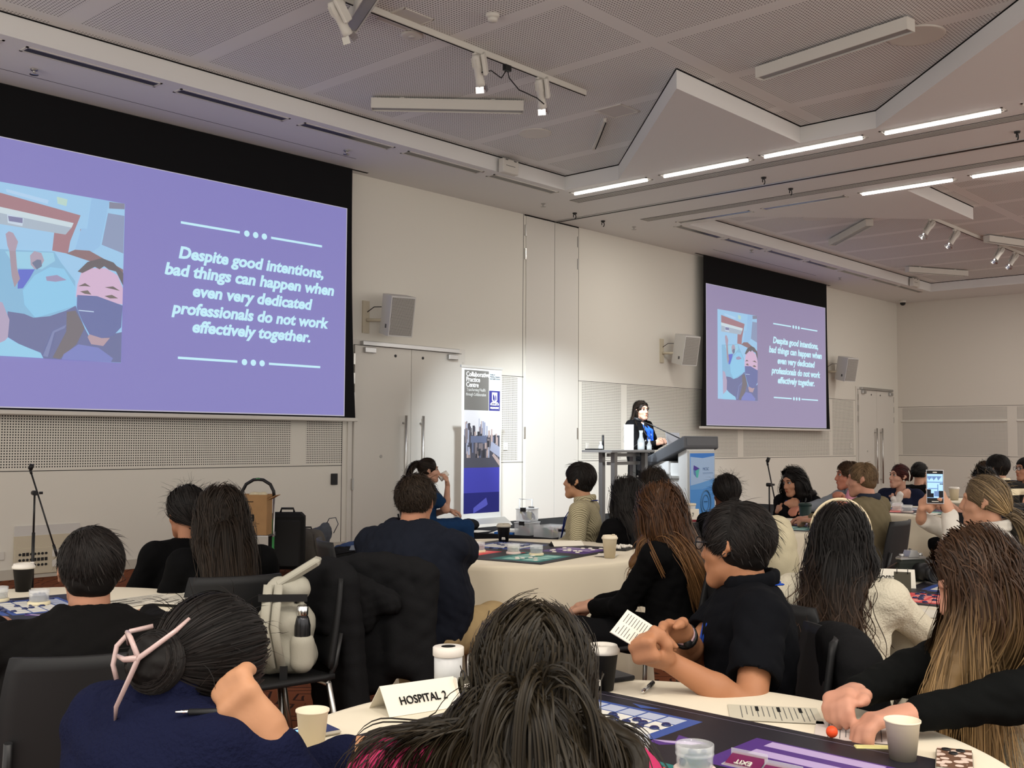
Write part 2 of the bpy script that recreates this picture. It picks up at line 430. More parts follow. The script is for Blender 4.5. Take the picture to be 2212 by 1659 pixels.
for i, x in enumerate((3.04, 4.53, 6.03, 7.52, 9.03, 10.52)):
    strip((x, 9.42, ZC), 'x', False, f'unlit dark slot light above the big screen, {ordn[i]} from the left', 'unlit slot lights along the left soffit')
for i, x in enumerate((14.87, 16.32, 17.8, 19.28, 20.76, 22.24, 23.6)):
    strip((x, 9.42, ZC), 'x', False, f'unlit slot light in the far soffit, {ordn[i]} from the moving wall track', 'unlit slot lights along the far soffit')
for i, y in enumerate((8.61, 7.12, 5.67, 4.18, 2.7)):
    strip((11.37, y, ZC), 'y', i != 9, f'glowing strip light by the near air slot, {ordn[i]} from front wall', 'strip lights beside the near air slot')
for i, y in enumerate((8.61, 7.12, 5.62, 4.14, 2.65)):
    strip((14.0, y, ZC), 'y', i > 1, (f'brightly lit strip light beyond the moving wall track, {ordn[i]} from the front wall' if i > 1 else f'dim strip light beyond the moving wall track, {ordn[i]} from the front wall'), 'strip lights beyond the moving wall track')
for x, lb in ((11.77, 'long linear air slot in the soffit on the near side of the moving wall track'), (13.5, 'long linear air slot in the soffit on the far side of the moving wall track')):
    s = MB()
    for i in range(7): s.bb((x - .09 + i * .026, -4, ZC - .006), (x - .08 + i * .026, 9.56, ZC - .0035))
    s.bb((x - .1, -4, ZC - .004), (x + .1, 9.56, ZC - .001), 1)
    tag(s.build('air_slot', [M['white'], M['dark']]), label=lb, cat='air vent')
def pendant(a, b, label, group='box pendant lights', hgt=.11, w=.12, z=4.9, glow=False):
    a, b = np.array((*a, 0.)), np.array((*b, 0.)); c = (a + b) / 2; L = np.linalg.norm(b - a); R = rotm(0, 0, math.atan2(*(b - a)[[1, 0]]))
    o = empty('box_light', (c[0], c[1], ZU), label, 'ceiling light', group)
    m = MB(c * [1, 1, 0], R); t = .008
    m.box((0, w / 2, z + hgt / 2), (L, t, hgt)).box((0, -w / 2, z + hgt / 2), (L, t, hgt)).box((L / 2, 0, z + hgt / 2), (t, w, hgt)).box((-L / 2, 0, z + hgt / 2), (t, w, hgt)).box((0, 0, z + hgt - .01), (L, w, .02))
    m.build('housing', M['white'], o)
    MB(c * [1, 1, 0], R).box((0, 0, z + .02), (L - .02, w - .02, .012)).build('diffuser', M['lit'] if glow else M['unlit'], o)
    for q in (-.3, .3): MB(c * [1, 1, 0], R).box((L * q, 0, (z + hgt + ZU) / 2), (.05, .05, ZU - z - hgt)).build('mount', M['white'], o)
pendant((7.2, 8.62), (8.34, 7.48), 'white box light on the ceiling between the left screen and the track spotlights')
pendant((9.09, 5.07), (8.84, 3.49), 'big white box light on the ceiling at upper right, beside a round speaker grille')
pendant((5.68, 7.11), (5.05, 5.8), 'white box light cut by the top of the picture, beside the square ceiling hatch')
pendant((17.81, 8.51), (16.54, 7.25), 'small white box light on the far ceiling beyond the moving wall track')
pendant((21.61, 8.68), (22.96, 7.96), 'white box light in the far corner of the ceiling above the small screen')
pendant((19.2, 6.3), (21.2, 5.6), 'white box light on the far ceiling behind the far track spotlights')
pendant((16.9, 4.35), (16.9, 2.85), 'lit box light on the far ceiling at the right edge of the picture', glow=True)

def head(o, p, yaw, tilt, drop=.12):
    """one spotlight head hanging from its track; o = thing"""
    p = np.array(p, float)
    MB().bb(p + (-.06, -.02, -.035), p + (.06, .02, 0), 0, .006).tube([p + (0, 0, -.03), p + (0, 0, -.09)], .012, 8).build('adapter', M['white'], o)
    d = np.array((math.cos(yaw) * math.cos(tilt), math.sin(yaw) * math.cos(tilt), -math.sin(tilt))); s = unit(np.cross(d, (0, 0, 1)))
    R = np.array(Vector(-d).to_track_quat('Z', 'Y').to_matrix())
    q = p + (0, 0, -.13)
    MB(q, R).box((.07, 0, .03), (.035, .09, .2), 0, None, .008).build('gear_box', M['white'], o)
    MB(q, R).lathe([(.0, .12), (.035, .12), (.045, .1), (.046, 0), (.04, -.02), (.04, -.12), (.044, -.13), (.044, -.17), (.036, -.172), (.036, -.15)], n=16).build('barrel', M['white'], o)
    f = MB(q, R)
    for i in range(8): f.box((.047 * math.cos(i * .785), .047 * math.sin(i * .785), .05), (.012, .004, .08), 0, rotm(0, 0, i * .785))
    f.build('cooling_fins', M['white'], o)
    MB(q, R).lathe([(0, -.152), (.035, -.153)], n=16).build('lens', M['spotlit'], o)
    b = MB(q, R)
    for sx, sy, wx, wy in ((1, 0, .002, .08), (-1, 0, .002, .08), (0, 1, .08, .002), (0, -1, .08, .002)): b.box((sx * .05, sy * .05, -.195), (wx, wy, .06), 0, rotm(-sy * -.3, sx * -.3, 0))
    b.build('barn_doors', M['chrome'], o)
def track(x0, x1, y, label):
    tag(MB().bb((x0, y - .02, ZU - .055), (x1, y + .02, ZU), 0, .004).bb((x0, y - .008, ZU - .057), (x1, y + .008, ZU - .054), 1).build('lighting_track', [M['white'], M['dark']]), label=label, cat='lighting track')
track(3.2, 8.53, 6.78, 'white lighting track on the near ceiling carrying three spotlights')
track(16.8, 19.7, 6.45, 'white lighting track on the far ceiling carrying two bright spotlights')
track(20.1, 21.6, 6.4, 'short white lighting track on the far ceiling at the right, carrying two spotlights')
for p, yaw, tilt, lb in (((5.3, 6.78, 4.975), .1, .85, 'white track spotlight cut by the top of the picture, beside a box light'),
                         ((6.93, 6.78, 4.975), .5, .95, 'white track spotlight in the middle of the near track, left of the cable loop'),
                         ((7.82, 6.78, 4.975), .5, 1.0, 'white track spotlight nearest the end of the near track'),
                         ((17.0, 6.45, 4.975), 2.6, .9, 'far track spotlight nearest to the moving wall track'),
                         ((18.1, 6.45, 4.975), 2.6, .9, 'far track spotlight second from the moving wall track'),
                         ((20.2, 6.4, 4.975), 2.6, .9, 'far track spotlight on the short track, left one of the pair'),
                         ((21.0, 6.4, 4.975), 2.6, .9, 'far track spotlight on the short track, right one of the pair')):
    o = empty('track_spotlight', p, lb, 'spotlight', 'track spotlights'); head(o, p, yaw, tilt)
cb = [(6.95, 6.75, 4.8), (7.1, 6.77, 4.86), (7.25, 6.78, 4.83), (7.33, 6.78, 4.94), (7.36, 6.78, 4.86), (7.5, 6.78, 4.78), (7.75, 6.77, 4.76), (7.85, 6.76, 4.72)]
tag(MB().tube(cb, .006, 6).bb((7.29, 6.76, 4.92), (7.37, 6.8, 4.975)).build('spotlight_cable', M['black']), label='thin black cable looped between two spotlights on the near track', cat='cable')
def disc(x, y, r, label, name='ceiling_speaker', cat='ceiling speaker', m='ceil'):
    o = empty(name, (x, y, ZU), label, cat)
    MB().lathe([(0, -.012), (r * .93, -.012)], (x, y, ZU), 36).build('grille', M['grille'], o)
    MB().lathe([(r * .93, -.013), (r, -.014), (r + .006, -.006), (r + .006, 0)], (x, y, ZU), 36).build('rim', M['white'], o)
M['grille'] = mat('grille', srgb(206, 203, 199), .7, .2)
disc(9.33, 8.18, .19, 'round flush speaker grille near the corner of the near ceiling recess')
disc(9.3, 3.62, .24, 'large round flush speaker grille beside the big box light at upper right')
disc(15.93, 7.9, .2, 'round flush speaker grille on the far ceiling beyond the moving wall track')
def hatch(cx, cy, w, label, rz=0):
    R = rotm(0, 0, rz); m = MB((cx, cy, ZU), R); h = w / 2
    o = empty('ceiling_hatch', (cx, cy, ZU), label, 'ceiling hatch')
    for s in (-1, 1): m.box((s * h, 0, -.004), (.02, w + .02, .008)).box((0, s * h, -.004), (w, .02, .008))
    m.build('frame', M['white'], o); MB((cx, cy, ZU), R).box((0, 0, -.002), (w - .02, w - .02, .004)).build('panel', M['grille'], o)
hatch(6.02, 6.77, .34, 'square ceiling hatch beside the top box light and the lighting track')
hatch(9.3, 6.94, .34, 'square ceiling hatch left of the pointed soffit corner')
o = empty('smoke_detector', (6.45, 6.14, ZU), 'white smoke detector on the near ceiling above the lighting track', 'smoke detector')
MB().lathe([(.06, 0), (.06, -.02), (.05, -.03)], (6.45, 6.14, ZU)).build('base', M['white'], o); MB().lathe([(.045, -.03), (.042, -.06), (.0, -.065)], (6.45, 6.14, ZU)).build('sensor_head', M['white'], o)
o = empty('smoke_detector', (18.9, 5.2, ZU), 'small white smoke detector on the far ceiling right of the far spotlights', 'smoke detector')
MB().lathe([(.07, 0), (.07, -.02), (.05, -.03)], (18.9, 5.2, ZU)).build('base', M['white'], o); MB().lathe([(.045, -.03), (.042, -.06), (.0, -.065)], (18.9, 5.2, ZU)).build('sensor_head', M['white'], o)
o = empty('ceiling_sensor', (6.42, 6.78, ZU), 'round flat white sensor on the near ceiling beside the lighting track', 'ceiling sensor')
MB().lathe([(.1, 0), (.1, -.012), (.08, -.016), (0, -.016)], (6.3, 7.0, ZU)).build('disc', M['white'], o); MB().lathe([(.035, -.016), (.03, -.024), (0, -.025)], (6.3, 7.0, ZU)).build('eye', M['grille'], o)
tag(MB().box((9.85, 7.62, ZU - .02), (1.2, .03, .04), 0, rotm(0, 0, .77)).box((9.85, 7.6, ZU - .042), (1.1, .012, .006), 1, rotm(0, 0, .77)).build('power_track', [M['white'], M['dark']]), label='short narrow track on the near ceiling by the soffit corner, dark slot underneath', cat='lighting track')
def sensor_box(x0, x1, lb):
    o = empty('wireless_access_point', ((x0 + x1) / 2, 9.2, 4.9), lb, 'equipment box')
    MB().bb((x0, 9.1, 4.81), (x1, 9.19, 4.99), 0, .008).build('housing', M['white'], o)
    MB().bb((x0 + .04, 9.09, 4.97), (x0 + .08, 9.1, 4.98)).bb((x0 + .2, 9.09, 4.97), (x0 + .24, 9.1, 4.98)).bb((x0 + .05, 9.095, 4.9), (x0 + .22, 9.1, 4.905)).build('markings', M['print'], o)
    MB().bb((x0 + .1, 9.185, 4.9), (x1 - .1, 9.22, 4.95)).build('bracket', M['white'], o)
sensor_box(9.78, 10.07, 'small white equipment box on the edge of the near soffit')
sensor_box(23.0, 23.35, 'small white equipment box on the edge of the far soffit near the right corner')
o = empty('security_camera', (25.35, 10.3, ZC), 'small dome security camera with black dome in the far ceiling corner', 'security camera')
MB().lathe([(.08, 0), (.08, -.04), (.07, -.06)], (25.35, 10.3, ZC)).build('housing', M['white'], o); MB().lathe([(.068, -.06), (.06, -.1), (.03, -.125), (0, -.13)], (25.35, 10.3, ZC)).build('dome', M['black'], o)
for i, (x, y) in enumerate(((12.38, 10.04), (13.12, 10.07), (12.3, 6.81), (13.09, 6.84), (12.3, 3.69))):
    lb = ('near' if x < 12.6 else 'far') + ' side of the wall track, ' + ('nearest the front wall' if y > 9 else 'about midway along' if y > 6 else 'at the right edge')
    m = MB().lathe([(.035, 0), (.03, -.02), (.0, -.02)], (x, y, ZC), 12)
    m.tube([(x + .03 * math.sin(a), y, ZC - .055 - .035 * math.cos(a)) for a in np.linspace(.2, 5.2, 12)], .008, 6)
    tag(m.build('ceiling_hook', M['blackmetal']), label='small black ceiling hook on the ' + lb, cat='ceiling hook', group='ceiling hooks')
for i, (x, y, lb) in enumerate(((4.18, 9.89, 'above the left end of the big screen'), (7.88, 9.89, 'above the right end of the big screen'), (11.59, 9.99, 'above the tall wall panels, left of the hooks'), (13.82, 9.98, 'above the wall right of the hooks'), (16.9, 9.61, 'at the left end of the small screen'), (21.0, 9.86, 'at the right end of the small screen'))):
    tag(MB().lathe([(.035, 0), (.03, -.01), (.012, -.012), (.012, -.045), (.04, -.046), (.04, -.05), (0, -.05)], (x, y, ZC), 12).build('sprinkler', M['steel']), label='small ceiling sprinkler ' + lb, cat='sprinkler', group='soffit sprinklers')

# ------------------------------------------------------------------ wall things
def wall_speaker(x, z, label):
    """tilted loudspeaker on a wall bracket, turned to face the room's right side"""
    o = empty('wall_speaker', (x, YW, z), label, 'loudspeaker', 'wall loudspeakers')
    R = rotm(0, 0, -.3) @ rotm(.22, 0, 0); c = np.array((x + .16, 10.3, z))
    b = MB(c, R)
    b.prism([(-.17, .17), (-.17, -.12), (.17, -.12), (.17, .17), (.13, .2), (-.13, .2)], (0, 0, -.26), (1, 0, 0), (0, 1, 0), .52)
    b.build('cabinet', M['spk'], o)
    MB(c, R).box((0, -.124, 0), (.31, .008, .48), 0, None, .003).build('grille', M['spkgrille'], o)
    MB(c, R).box((-.172, -.02, -.14), (.004, .04, .05)).build('badge', M['print'], o)
    m = MB().bb((x - .13, YW - .02, z - .22), (x - .02, YW, z + .2)); m.tube([(x - .07, YW - .02, z - .05), (x + .05, YW - .14, z - .05), c + (-.05, .14, -.03)], .022, 8)
    m.build('wall_bracket', M['cream2'], o)
    MB().tube([(x - .06, YW - .01, z + .05), (x - .01, YW - .1, z + .12), c + (-.08, .15, .12)], .006, 6).build('cable', M['black'], o)
M['spk'] = mat('speaker_white', srgb(205, 203, 200), .5, .3); M['cream2'] = mat('bracket', srgb(200, 190, 168), .5)
M['spkgrille'] = perforated('speaker_grille', srgb(176, 172, 166), .014, .33, srgb(96, 92, 88), 'xz')
wall_speaker(8.93, 2.99, 'white loudspeaker on the wall above the left double door')
wall_speaker(15.68, 2.99, 'white loudspeaker on the wall left of the small screen')
wall_speaker(21.95 + .15, 2.99, 'white loudspeaker on the wall right of the small screen')
tag(MB().bb((8.33, YW - .03, .82), (8.42, YW, .96), 0, .004).build('card_reader', M['black']), label='small black card reader on the wall left of the double door', cat='card reader')
for x, lb in ((11.55, 'small light switch on the perforated wall just right of the banner'), (13.5, 'small light switch on the perforated wall left of the presenter'), (23.2, 'small light switch on the perforated wall beside the far door')):
    o = empty('light_switch', (x, YW, 1.3), lb, 'light switch'); MB().bb((x - .04, YW - .012, 1.24), (x + .04, YW, 1.36), 0, .003).build('plate', M['white'], o); MB().bb((x - .012, YW - .018, 1.28), (x + .012, YW - .012, 1.32)).build('rocker', M['spk'], o)
# floor box panel with audio sockets
o = empty('socket_panel', (4.8, YW, .3), 'wall panel of audio sockets behind the left microphone stand', 'socket panel')
MB().bb((4.45, YW - .03, .04), (5.11, YW, .3), 0, .004).bb((4.45, YW - .02, .3), (5.11, YW, .42)).build('plate', M['cream2'], o)
MB().bb((4.45, YW - .012, .42), (5.11, YW, .52)).build('vent_strip', M['grille'], o)
for r in range(3):
    for c in range(8):
        x = 4.5 + c * .037; z = .24 - r * .055
        b = MB()
        if (r == 0 and 1 <= c <= 2) or (r == 1 and c >= 4): b.bb((x - .013, YW - .036, z - .016), (x + .013, YW - .03, z + .016))
        else: b.tube([(x, YW - .036, z), (x, YW - .029, z)], .013, 10)
        b.build('socket', M['black'], o)
MB().bb((4.82, YW - .036, .2), (4.94, YW - .03, .27)).bb((4.82, YW - .036, .1), (4.94, YW - .03, .17)).build('faceplate', M['white'], o)
tag(MB().bb((4.2, YW - .015, .2), (4.36, YW, .28), 0, .003).build('power_outlet', M['white']), label='white power outlet on the wall at the left edge of the picture', cat='power outlet')
# ================================================================== projection screens
PHOTO = [
    ('wall', [(-4.3,3.86),(-2.96,3.86),(-2.96,2.18),(-4.25,2.17)]),
    ('panel', [(-4.29,3.76),(-3.43,3.66),(-3.53,3.38),(-3.55,3.25),(-3.71,3.26),(-3.69,3.51),(-4.29,3.56)]),
    ('rail', [(-4.29,3.62),(-3.5,3.57),(-3.52,3.52),(-4.29,3.56)]),
    ('rail2', [(-4.29,3.56),(-3.52,3.52),(-3.58,3.44),(-4.29,3.45)]),
    ('monitor', [(-4.16,3.56),(-4.0,3.54),(-4.01,3.46),(-4.15,3.47)]),
    ('monitor2', [(-4.15,3.54),(-4.01,3.54),(-4.01,3.49),(-4.14,3.49)]),
    ('lamp', [(-4.18,3.8),(-3.76,3.76),(-3.77,3.72),(-4.17,3.77)]),
    ('note', [(-3.68,3.81),(-3.57,3.8),(-3.58,3.73),(-3.67,3.74)]),
    ('redbox', [(-3.43,3.52),(-3.35,3.52),(-3.36,3.47),(-3.43,3.47)]),
    ('cab', [(-3.32,3.86),(-3.13,3.86),(-3.22,3.37),(-3.3,3.3),(-3.48,3.3),(-3.42,3.53),(-3.36,3.53)]),
    ('window', [(-3.14,3.73),(-2.96,3.73),(-2.96,3.33),(-3.04,3.35),(-3.2,3.39)]),
    ('winside', [(-3.13,3.85),(-2.96,3.86),(-2.96,3.8),(-3.13,3.78)]),
    ('brownshelf', [(-3.48,3.3),(-3.33,3.31),(-2.96,3.16),(-2.96,3.11),(-3.21,3.18),(-3.57,3.25)]),
    ('bed', [(-4.28,3.2),(-3.69,3.25),(-3.62,3.15),(-3.47,2.98),(-3.46,2.73),(-3.72,2.59),(-3.97,2.54),(-4.26,2.55)]),
    ('pillow', [(-4.17,3.19),(-3.7,3.24),(-3.68,3.16),(-3.81,3.06),(-4.06,3.04)]),
    ('face1', [(-3.93,3.18),(-3.89,3.23),(-3.82,3.22),(-3.79,3.15),(-3.83,3.07),(-3.88,3.05),(-3.92,3.09)]),
    ('mask1', [(-3.91,3.11),(-3.86,3.15),(-3.82,3.15),(-3.81,3.09),(-3.86,3.05)]),
    ('gown', [(-4.04,3.03),(-3.88,3.05),(-3.93,2.95),(-3.99,2.85),(-4.04,2.84)]),
    ('arm1', [(-4.13,3.2),(-4.07,3.21),(-4.05,3.03),(-4.02,2.94),(-4.07,2.85),(-4.1,2.96)]),
    ('hand1', [(-4.17,3.36),(-4.14,3.39),(-4.1,3.38),(-4.05,3.3),(-4.07,3.21),(-4.13,3.2),(-4.15,3.25)]),
    ('blanket', [(-3.88,2.99),(-3.73,3.09),(-3.59,3.09),(-3.47,2.92),(-3.46,2.73),(-3.86,2.57),(-3.97,2.69),(-3.99,2.83)]),
    ('hand2', [(-3.77,2.99),(-3.66,3.02),(-3.56,2.98),(-3.67,2.95),(-3.76,2.95)]),
    ('coat', [(-4.13,2.61),(-3.97,2.6),(-3.88,2.57),(-3.72,2.6),(-3.56,2.67),(-3.46,2.73),(-3.36,2.51),(-3.3,2.41),(-2.96,2.5),(-2.96,2.18),(-3.61,2.17),(-3.77,2.17),(-3.8,2.23),(-4.01,2.3),(-4.12,2.36)]),
    ('coatdark', [(-3.55,2.66),(-3.46,2.68),(-3.36,2.51),(-3.44,2.34),(-3.61,2.18),(-3.68,2.19),(-3.55,2.46)]),
    ('coatblue', [(-3.57,2.23),(-3.42,2.34),(-3.21,2.32),(-3.05,2.22),(-3.07,2.18),(-3.59,2.17)]),
    ('arm2', [(-4.26,2.71),(-4.18,2.69),(-4.11,2.53),(-4.12,2.36),(-4.19,2.27),(-4.25,2.27)]),
    ('bedlow', [(-4.25,2.27),(-4.12,2.34),(-3.81,2.23),(-3.78,2.18),(-4.25,2.17)]),
    ('facebig', [(-3.41,3.08),(-3.32,3.13),(-3.15,3.15),(-3.02,3.09),(-2.96,2.96),(-2.96,2.79),(-3.46,2.82),(-3.45,2.94)]),
    ('hairbig', [(-3.45,3.08),(-3.35,3.19),(-3.2,3.25),(-3.07,3.22),(-2.96,3.12),(-2.96,2.99),(-3.04,3.13),(-3.12,3.14),(-3.17,3.17),(-3.22,3.13),(-3.27,3.15),(-3.4,3.07)]),
    ('brow1', [(-3.44,2.93),(-3.37,2.97),(-3.31,2.94),(-3.37,2.94)]),
    ('brow2', [(-3.16,2.95),(-3.07,2.97),(-2.99,2.93),(-3.07,2.94)]),
    ('eye1', [(-3.42,2.88),(-3.34,2.9),(-3.3,2.86),(-3.37,2.86)]),
    ('eye2', [(-3.16,2.86),(-3.08,2.88),(-3.01,2.85),(-3.1,2.84)]),
    ('maskbig', [(-3.45,2.84),(-3.24,2.85),(-2.96,2.78),(-2.97,2.55),(-3.05,2.46),(-3.18,2.42),(-3.31,2.45),(-3.39,2.58),(-3.45,2.71)]),
    ('maskline', [(-3.43,2.69),(-3.27,2.69),(-3.27,2.68),(-3.43,2.68)]),
    ('neck', [(-3.31,2.45),(-3.18,2.42),(-3.09,2.43),(-3.16,2.34),(-3.29,2.35),(-3.33,2.42)]),
    ('lapel', [(-3.78,2.2),(-3.69,2.45),(-3.55,2.53),(-3.57,2.49),(-3.67,2.44),(-3.73,2.19)]),
]
PC = dict(wall=(150, 205, 245), panel=(160, 110, 125), rail=(205, 225, 235), rail2=(165, 185, 205), monitor=(200, 220, 240), monitor2=(110, 115, 165), lamp=(175, 215, 250), note=(185, 220, 210), redbox=(160, 85, 100), cab=(140, 195, 240), window=(130, 150, 190), winside=(120, 125, 155), brownshelf=(130, 95, 105), bed=(120, 185, 225), pillow=(145, 210, 240), face1=(170, 155, 180), mask1=(85, 105, 145), gown=(60, 90, 210), arm1=(160, 140, 160), hand1=(170, 150, 175), blanket=(130, 205, 245), hand2=(150, 140, 185), coat=(80, 95, 155), coatdark=(95, 90, 105), coatblue=(105, 120, 200), arm2=(175, 160, 195), bedlow=(140, 210, 245), facebig=(215, 180, 215), hairbig=(75, 70, 85), brow1=(85, 75, 80), brow2=(85, 75, 80), eye1=(95, 85, 85), eye2=(95, 85, 85), maskbig=(75, 95, 165), maskline=(190, 215, 245), neck=(180, 150, 165), lapel=(110, 125, 180))
TXT = ['Despite good intentions,', 'bad things can happen when', 'even very dedicated', 'professionals do not work', 'effectively together.']
TW = [1.97, 2.30, 1.63, 2.13, 1.6]
TZ = [3.372, 3.175, 2.966, 2.758, 2.568]
def textw(name, body, o, u, v, size, m, parent, width, **k):
    t = text(name, body, o, u, v, size, m, parent, **k)
    n = len(t.data.vertices); V = np.zeros(n * 3, np.float32); t.data.vertices.foreach_get('co', V); V = V.reshape(-1, 3)
    U = unit(u); q = V @ U; c = (q.min() + q.max()) / 2; f = width / (q.max() - q.min())
    V += np.outer((q - c) * (f - 1), U); t.data.vertices.foreach_set('co', V.astype(np.float32).ravel()); t.data.update()
    return t
def slide_mat(name, col, e):
    return mat(name, (.25, .25, .25), .9, .05, emit=e, ecol=col)
def screen(xr, wash, label, tint):
    """xr = right edge of the projected slide"""
    Y = 10.5; xl = xr - 4.8; o = empty('projection_screen', ((xr + xl) / 2, Y, 4.8), label, 'projection screen', 'projection screens')
    ca, cb = xl - .08, xr + .09; ba, bb_ = xl - .19, xr + .19
    c = MB(); n = 14
    V = []; F = []
    for i in range(n + 1):      # tensioned cloth: edges curve in at mid height
        t = i / n; z = ZC - .005 + (1.66 - ZC) * t; e = t ** 2.2
        x0, x1 = ca + (ba - ca) * e, cb + (bb_ - cb) * e
        V += [(x0, Y, z), (x1, Y, z), (x0, Y + .006, z), (x1, Y + .006, z)]
    for i in range(n):
        a, b = 4 * i, 4 * i + 4
        F += [(a, a + 1, b + 1, b), (a + 2, b + 2, b + 3, a + 3), (a, b, b + 2, a + 2), (a + 1, a + 3, b + 3, b + 1)]
    c.add(V, F).build('screen_cloth', M['scr_black'], o)
    MB().bb((ba - .03, Y - .02, 1.615), (bb_ + .03, Y + .03, 1.66), 0, .008).build('weight_bar', M['white'], o)
    sl = MB().bb((xl, Y - .004, 1.69), (xr, Y - .001, 4.295)).build('slide', slide_mat('projected_purple', tint, wash), o)
    e = MB()
    for a, b in (((xl - .012, Y - .0045, 1.678), (xr + .012, Y - .0015, 1.69)), ((xl - .012, Y - .0045, 4.295), (xr + .012, Y - .0015, 4.303)), ((xl - .012, Y - .0045, 1.678), (xl, Y - .0015, 4.3)), ((xr, Y - .0045, 1.678), (xr + .012, Y - .0015, 4.3))): e.bb(a, b)
    e.build('slide_edge', slide_mat('projected_edge', srgb(200, 195, 215), wash * .8), o)
    names = [n for n, p in PHOTO]; ph = MB()
    clip = lambda q: (min(max(q[0], -4.42), -2.95), min(max(q[1], 2.175), 3.86))
    for i, (nm, p) in enumerate(PHOTO):
        p = [clip(q) for q in p]
        if nm == 'wall': p = [(-4.42, 3.86), (-2.955, 3.86), (-2.955, 2.178), (-4.42, 2.178)]
        area_ = sum(p[j][0] * p[(j + 1) % len(p)][1] - p[(j + 1) % len(p)][0] * p[j][1] for j in range(len(p)))
        if area_ < 0: p = p[::-1]
        ph.prism(p, (xr, Y - .005 - .0004 * i, 0), (1, 0, 0), (0, 0, 1), .0004, i)
    ph.build('slide_photo', [slide_mat('photo_' + n, srgb(*PC[n]), wash) for n in names], sl)
    tm = slide_mat('projected_text', srgb(190, 240, 255), wash * 1.1)
    for b, w, z in zip(TXT, TW, TZ):
        cx = xr - 1.335
        textw('slide_text', b, (cx, Y - .006, z), (1, 0, 0), (0, 0, 1), .182, tm, sl, w, off=.0065, shear=.18)
    for z in (3.765, 2.272):
        l = MB(); l.bb((xr - 2.3, Y - .006, z - .013), (xr - 1.55, Y - .004, z + .013)); l.bb((xr - 1.12, Y - .006, z - .013), (xr - .375, Y - .004, z + .013))
        for d in (-1.455, -1.335, -1.215): l.tube([(xr + d, Y - .007, z), (xr + d, Y - .004, z)], .036, 20)
        l.build('slide_line', tm, sl)
M['scr_black'] = mat('black_screen_cloth', (.01, .01, .011), .85, .1)
screen(8.376, .74, 'big projection screen showing a purple slide, left of the double door', srgb(116, 112, 196))
screen(21.6, .74, 'smaller projection screen showing the purple slide, right of the lectern', srgb(138, 126, 172))

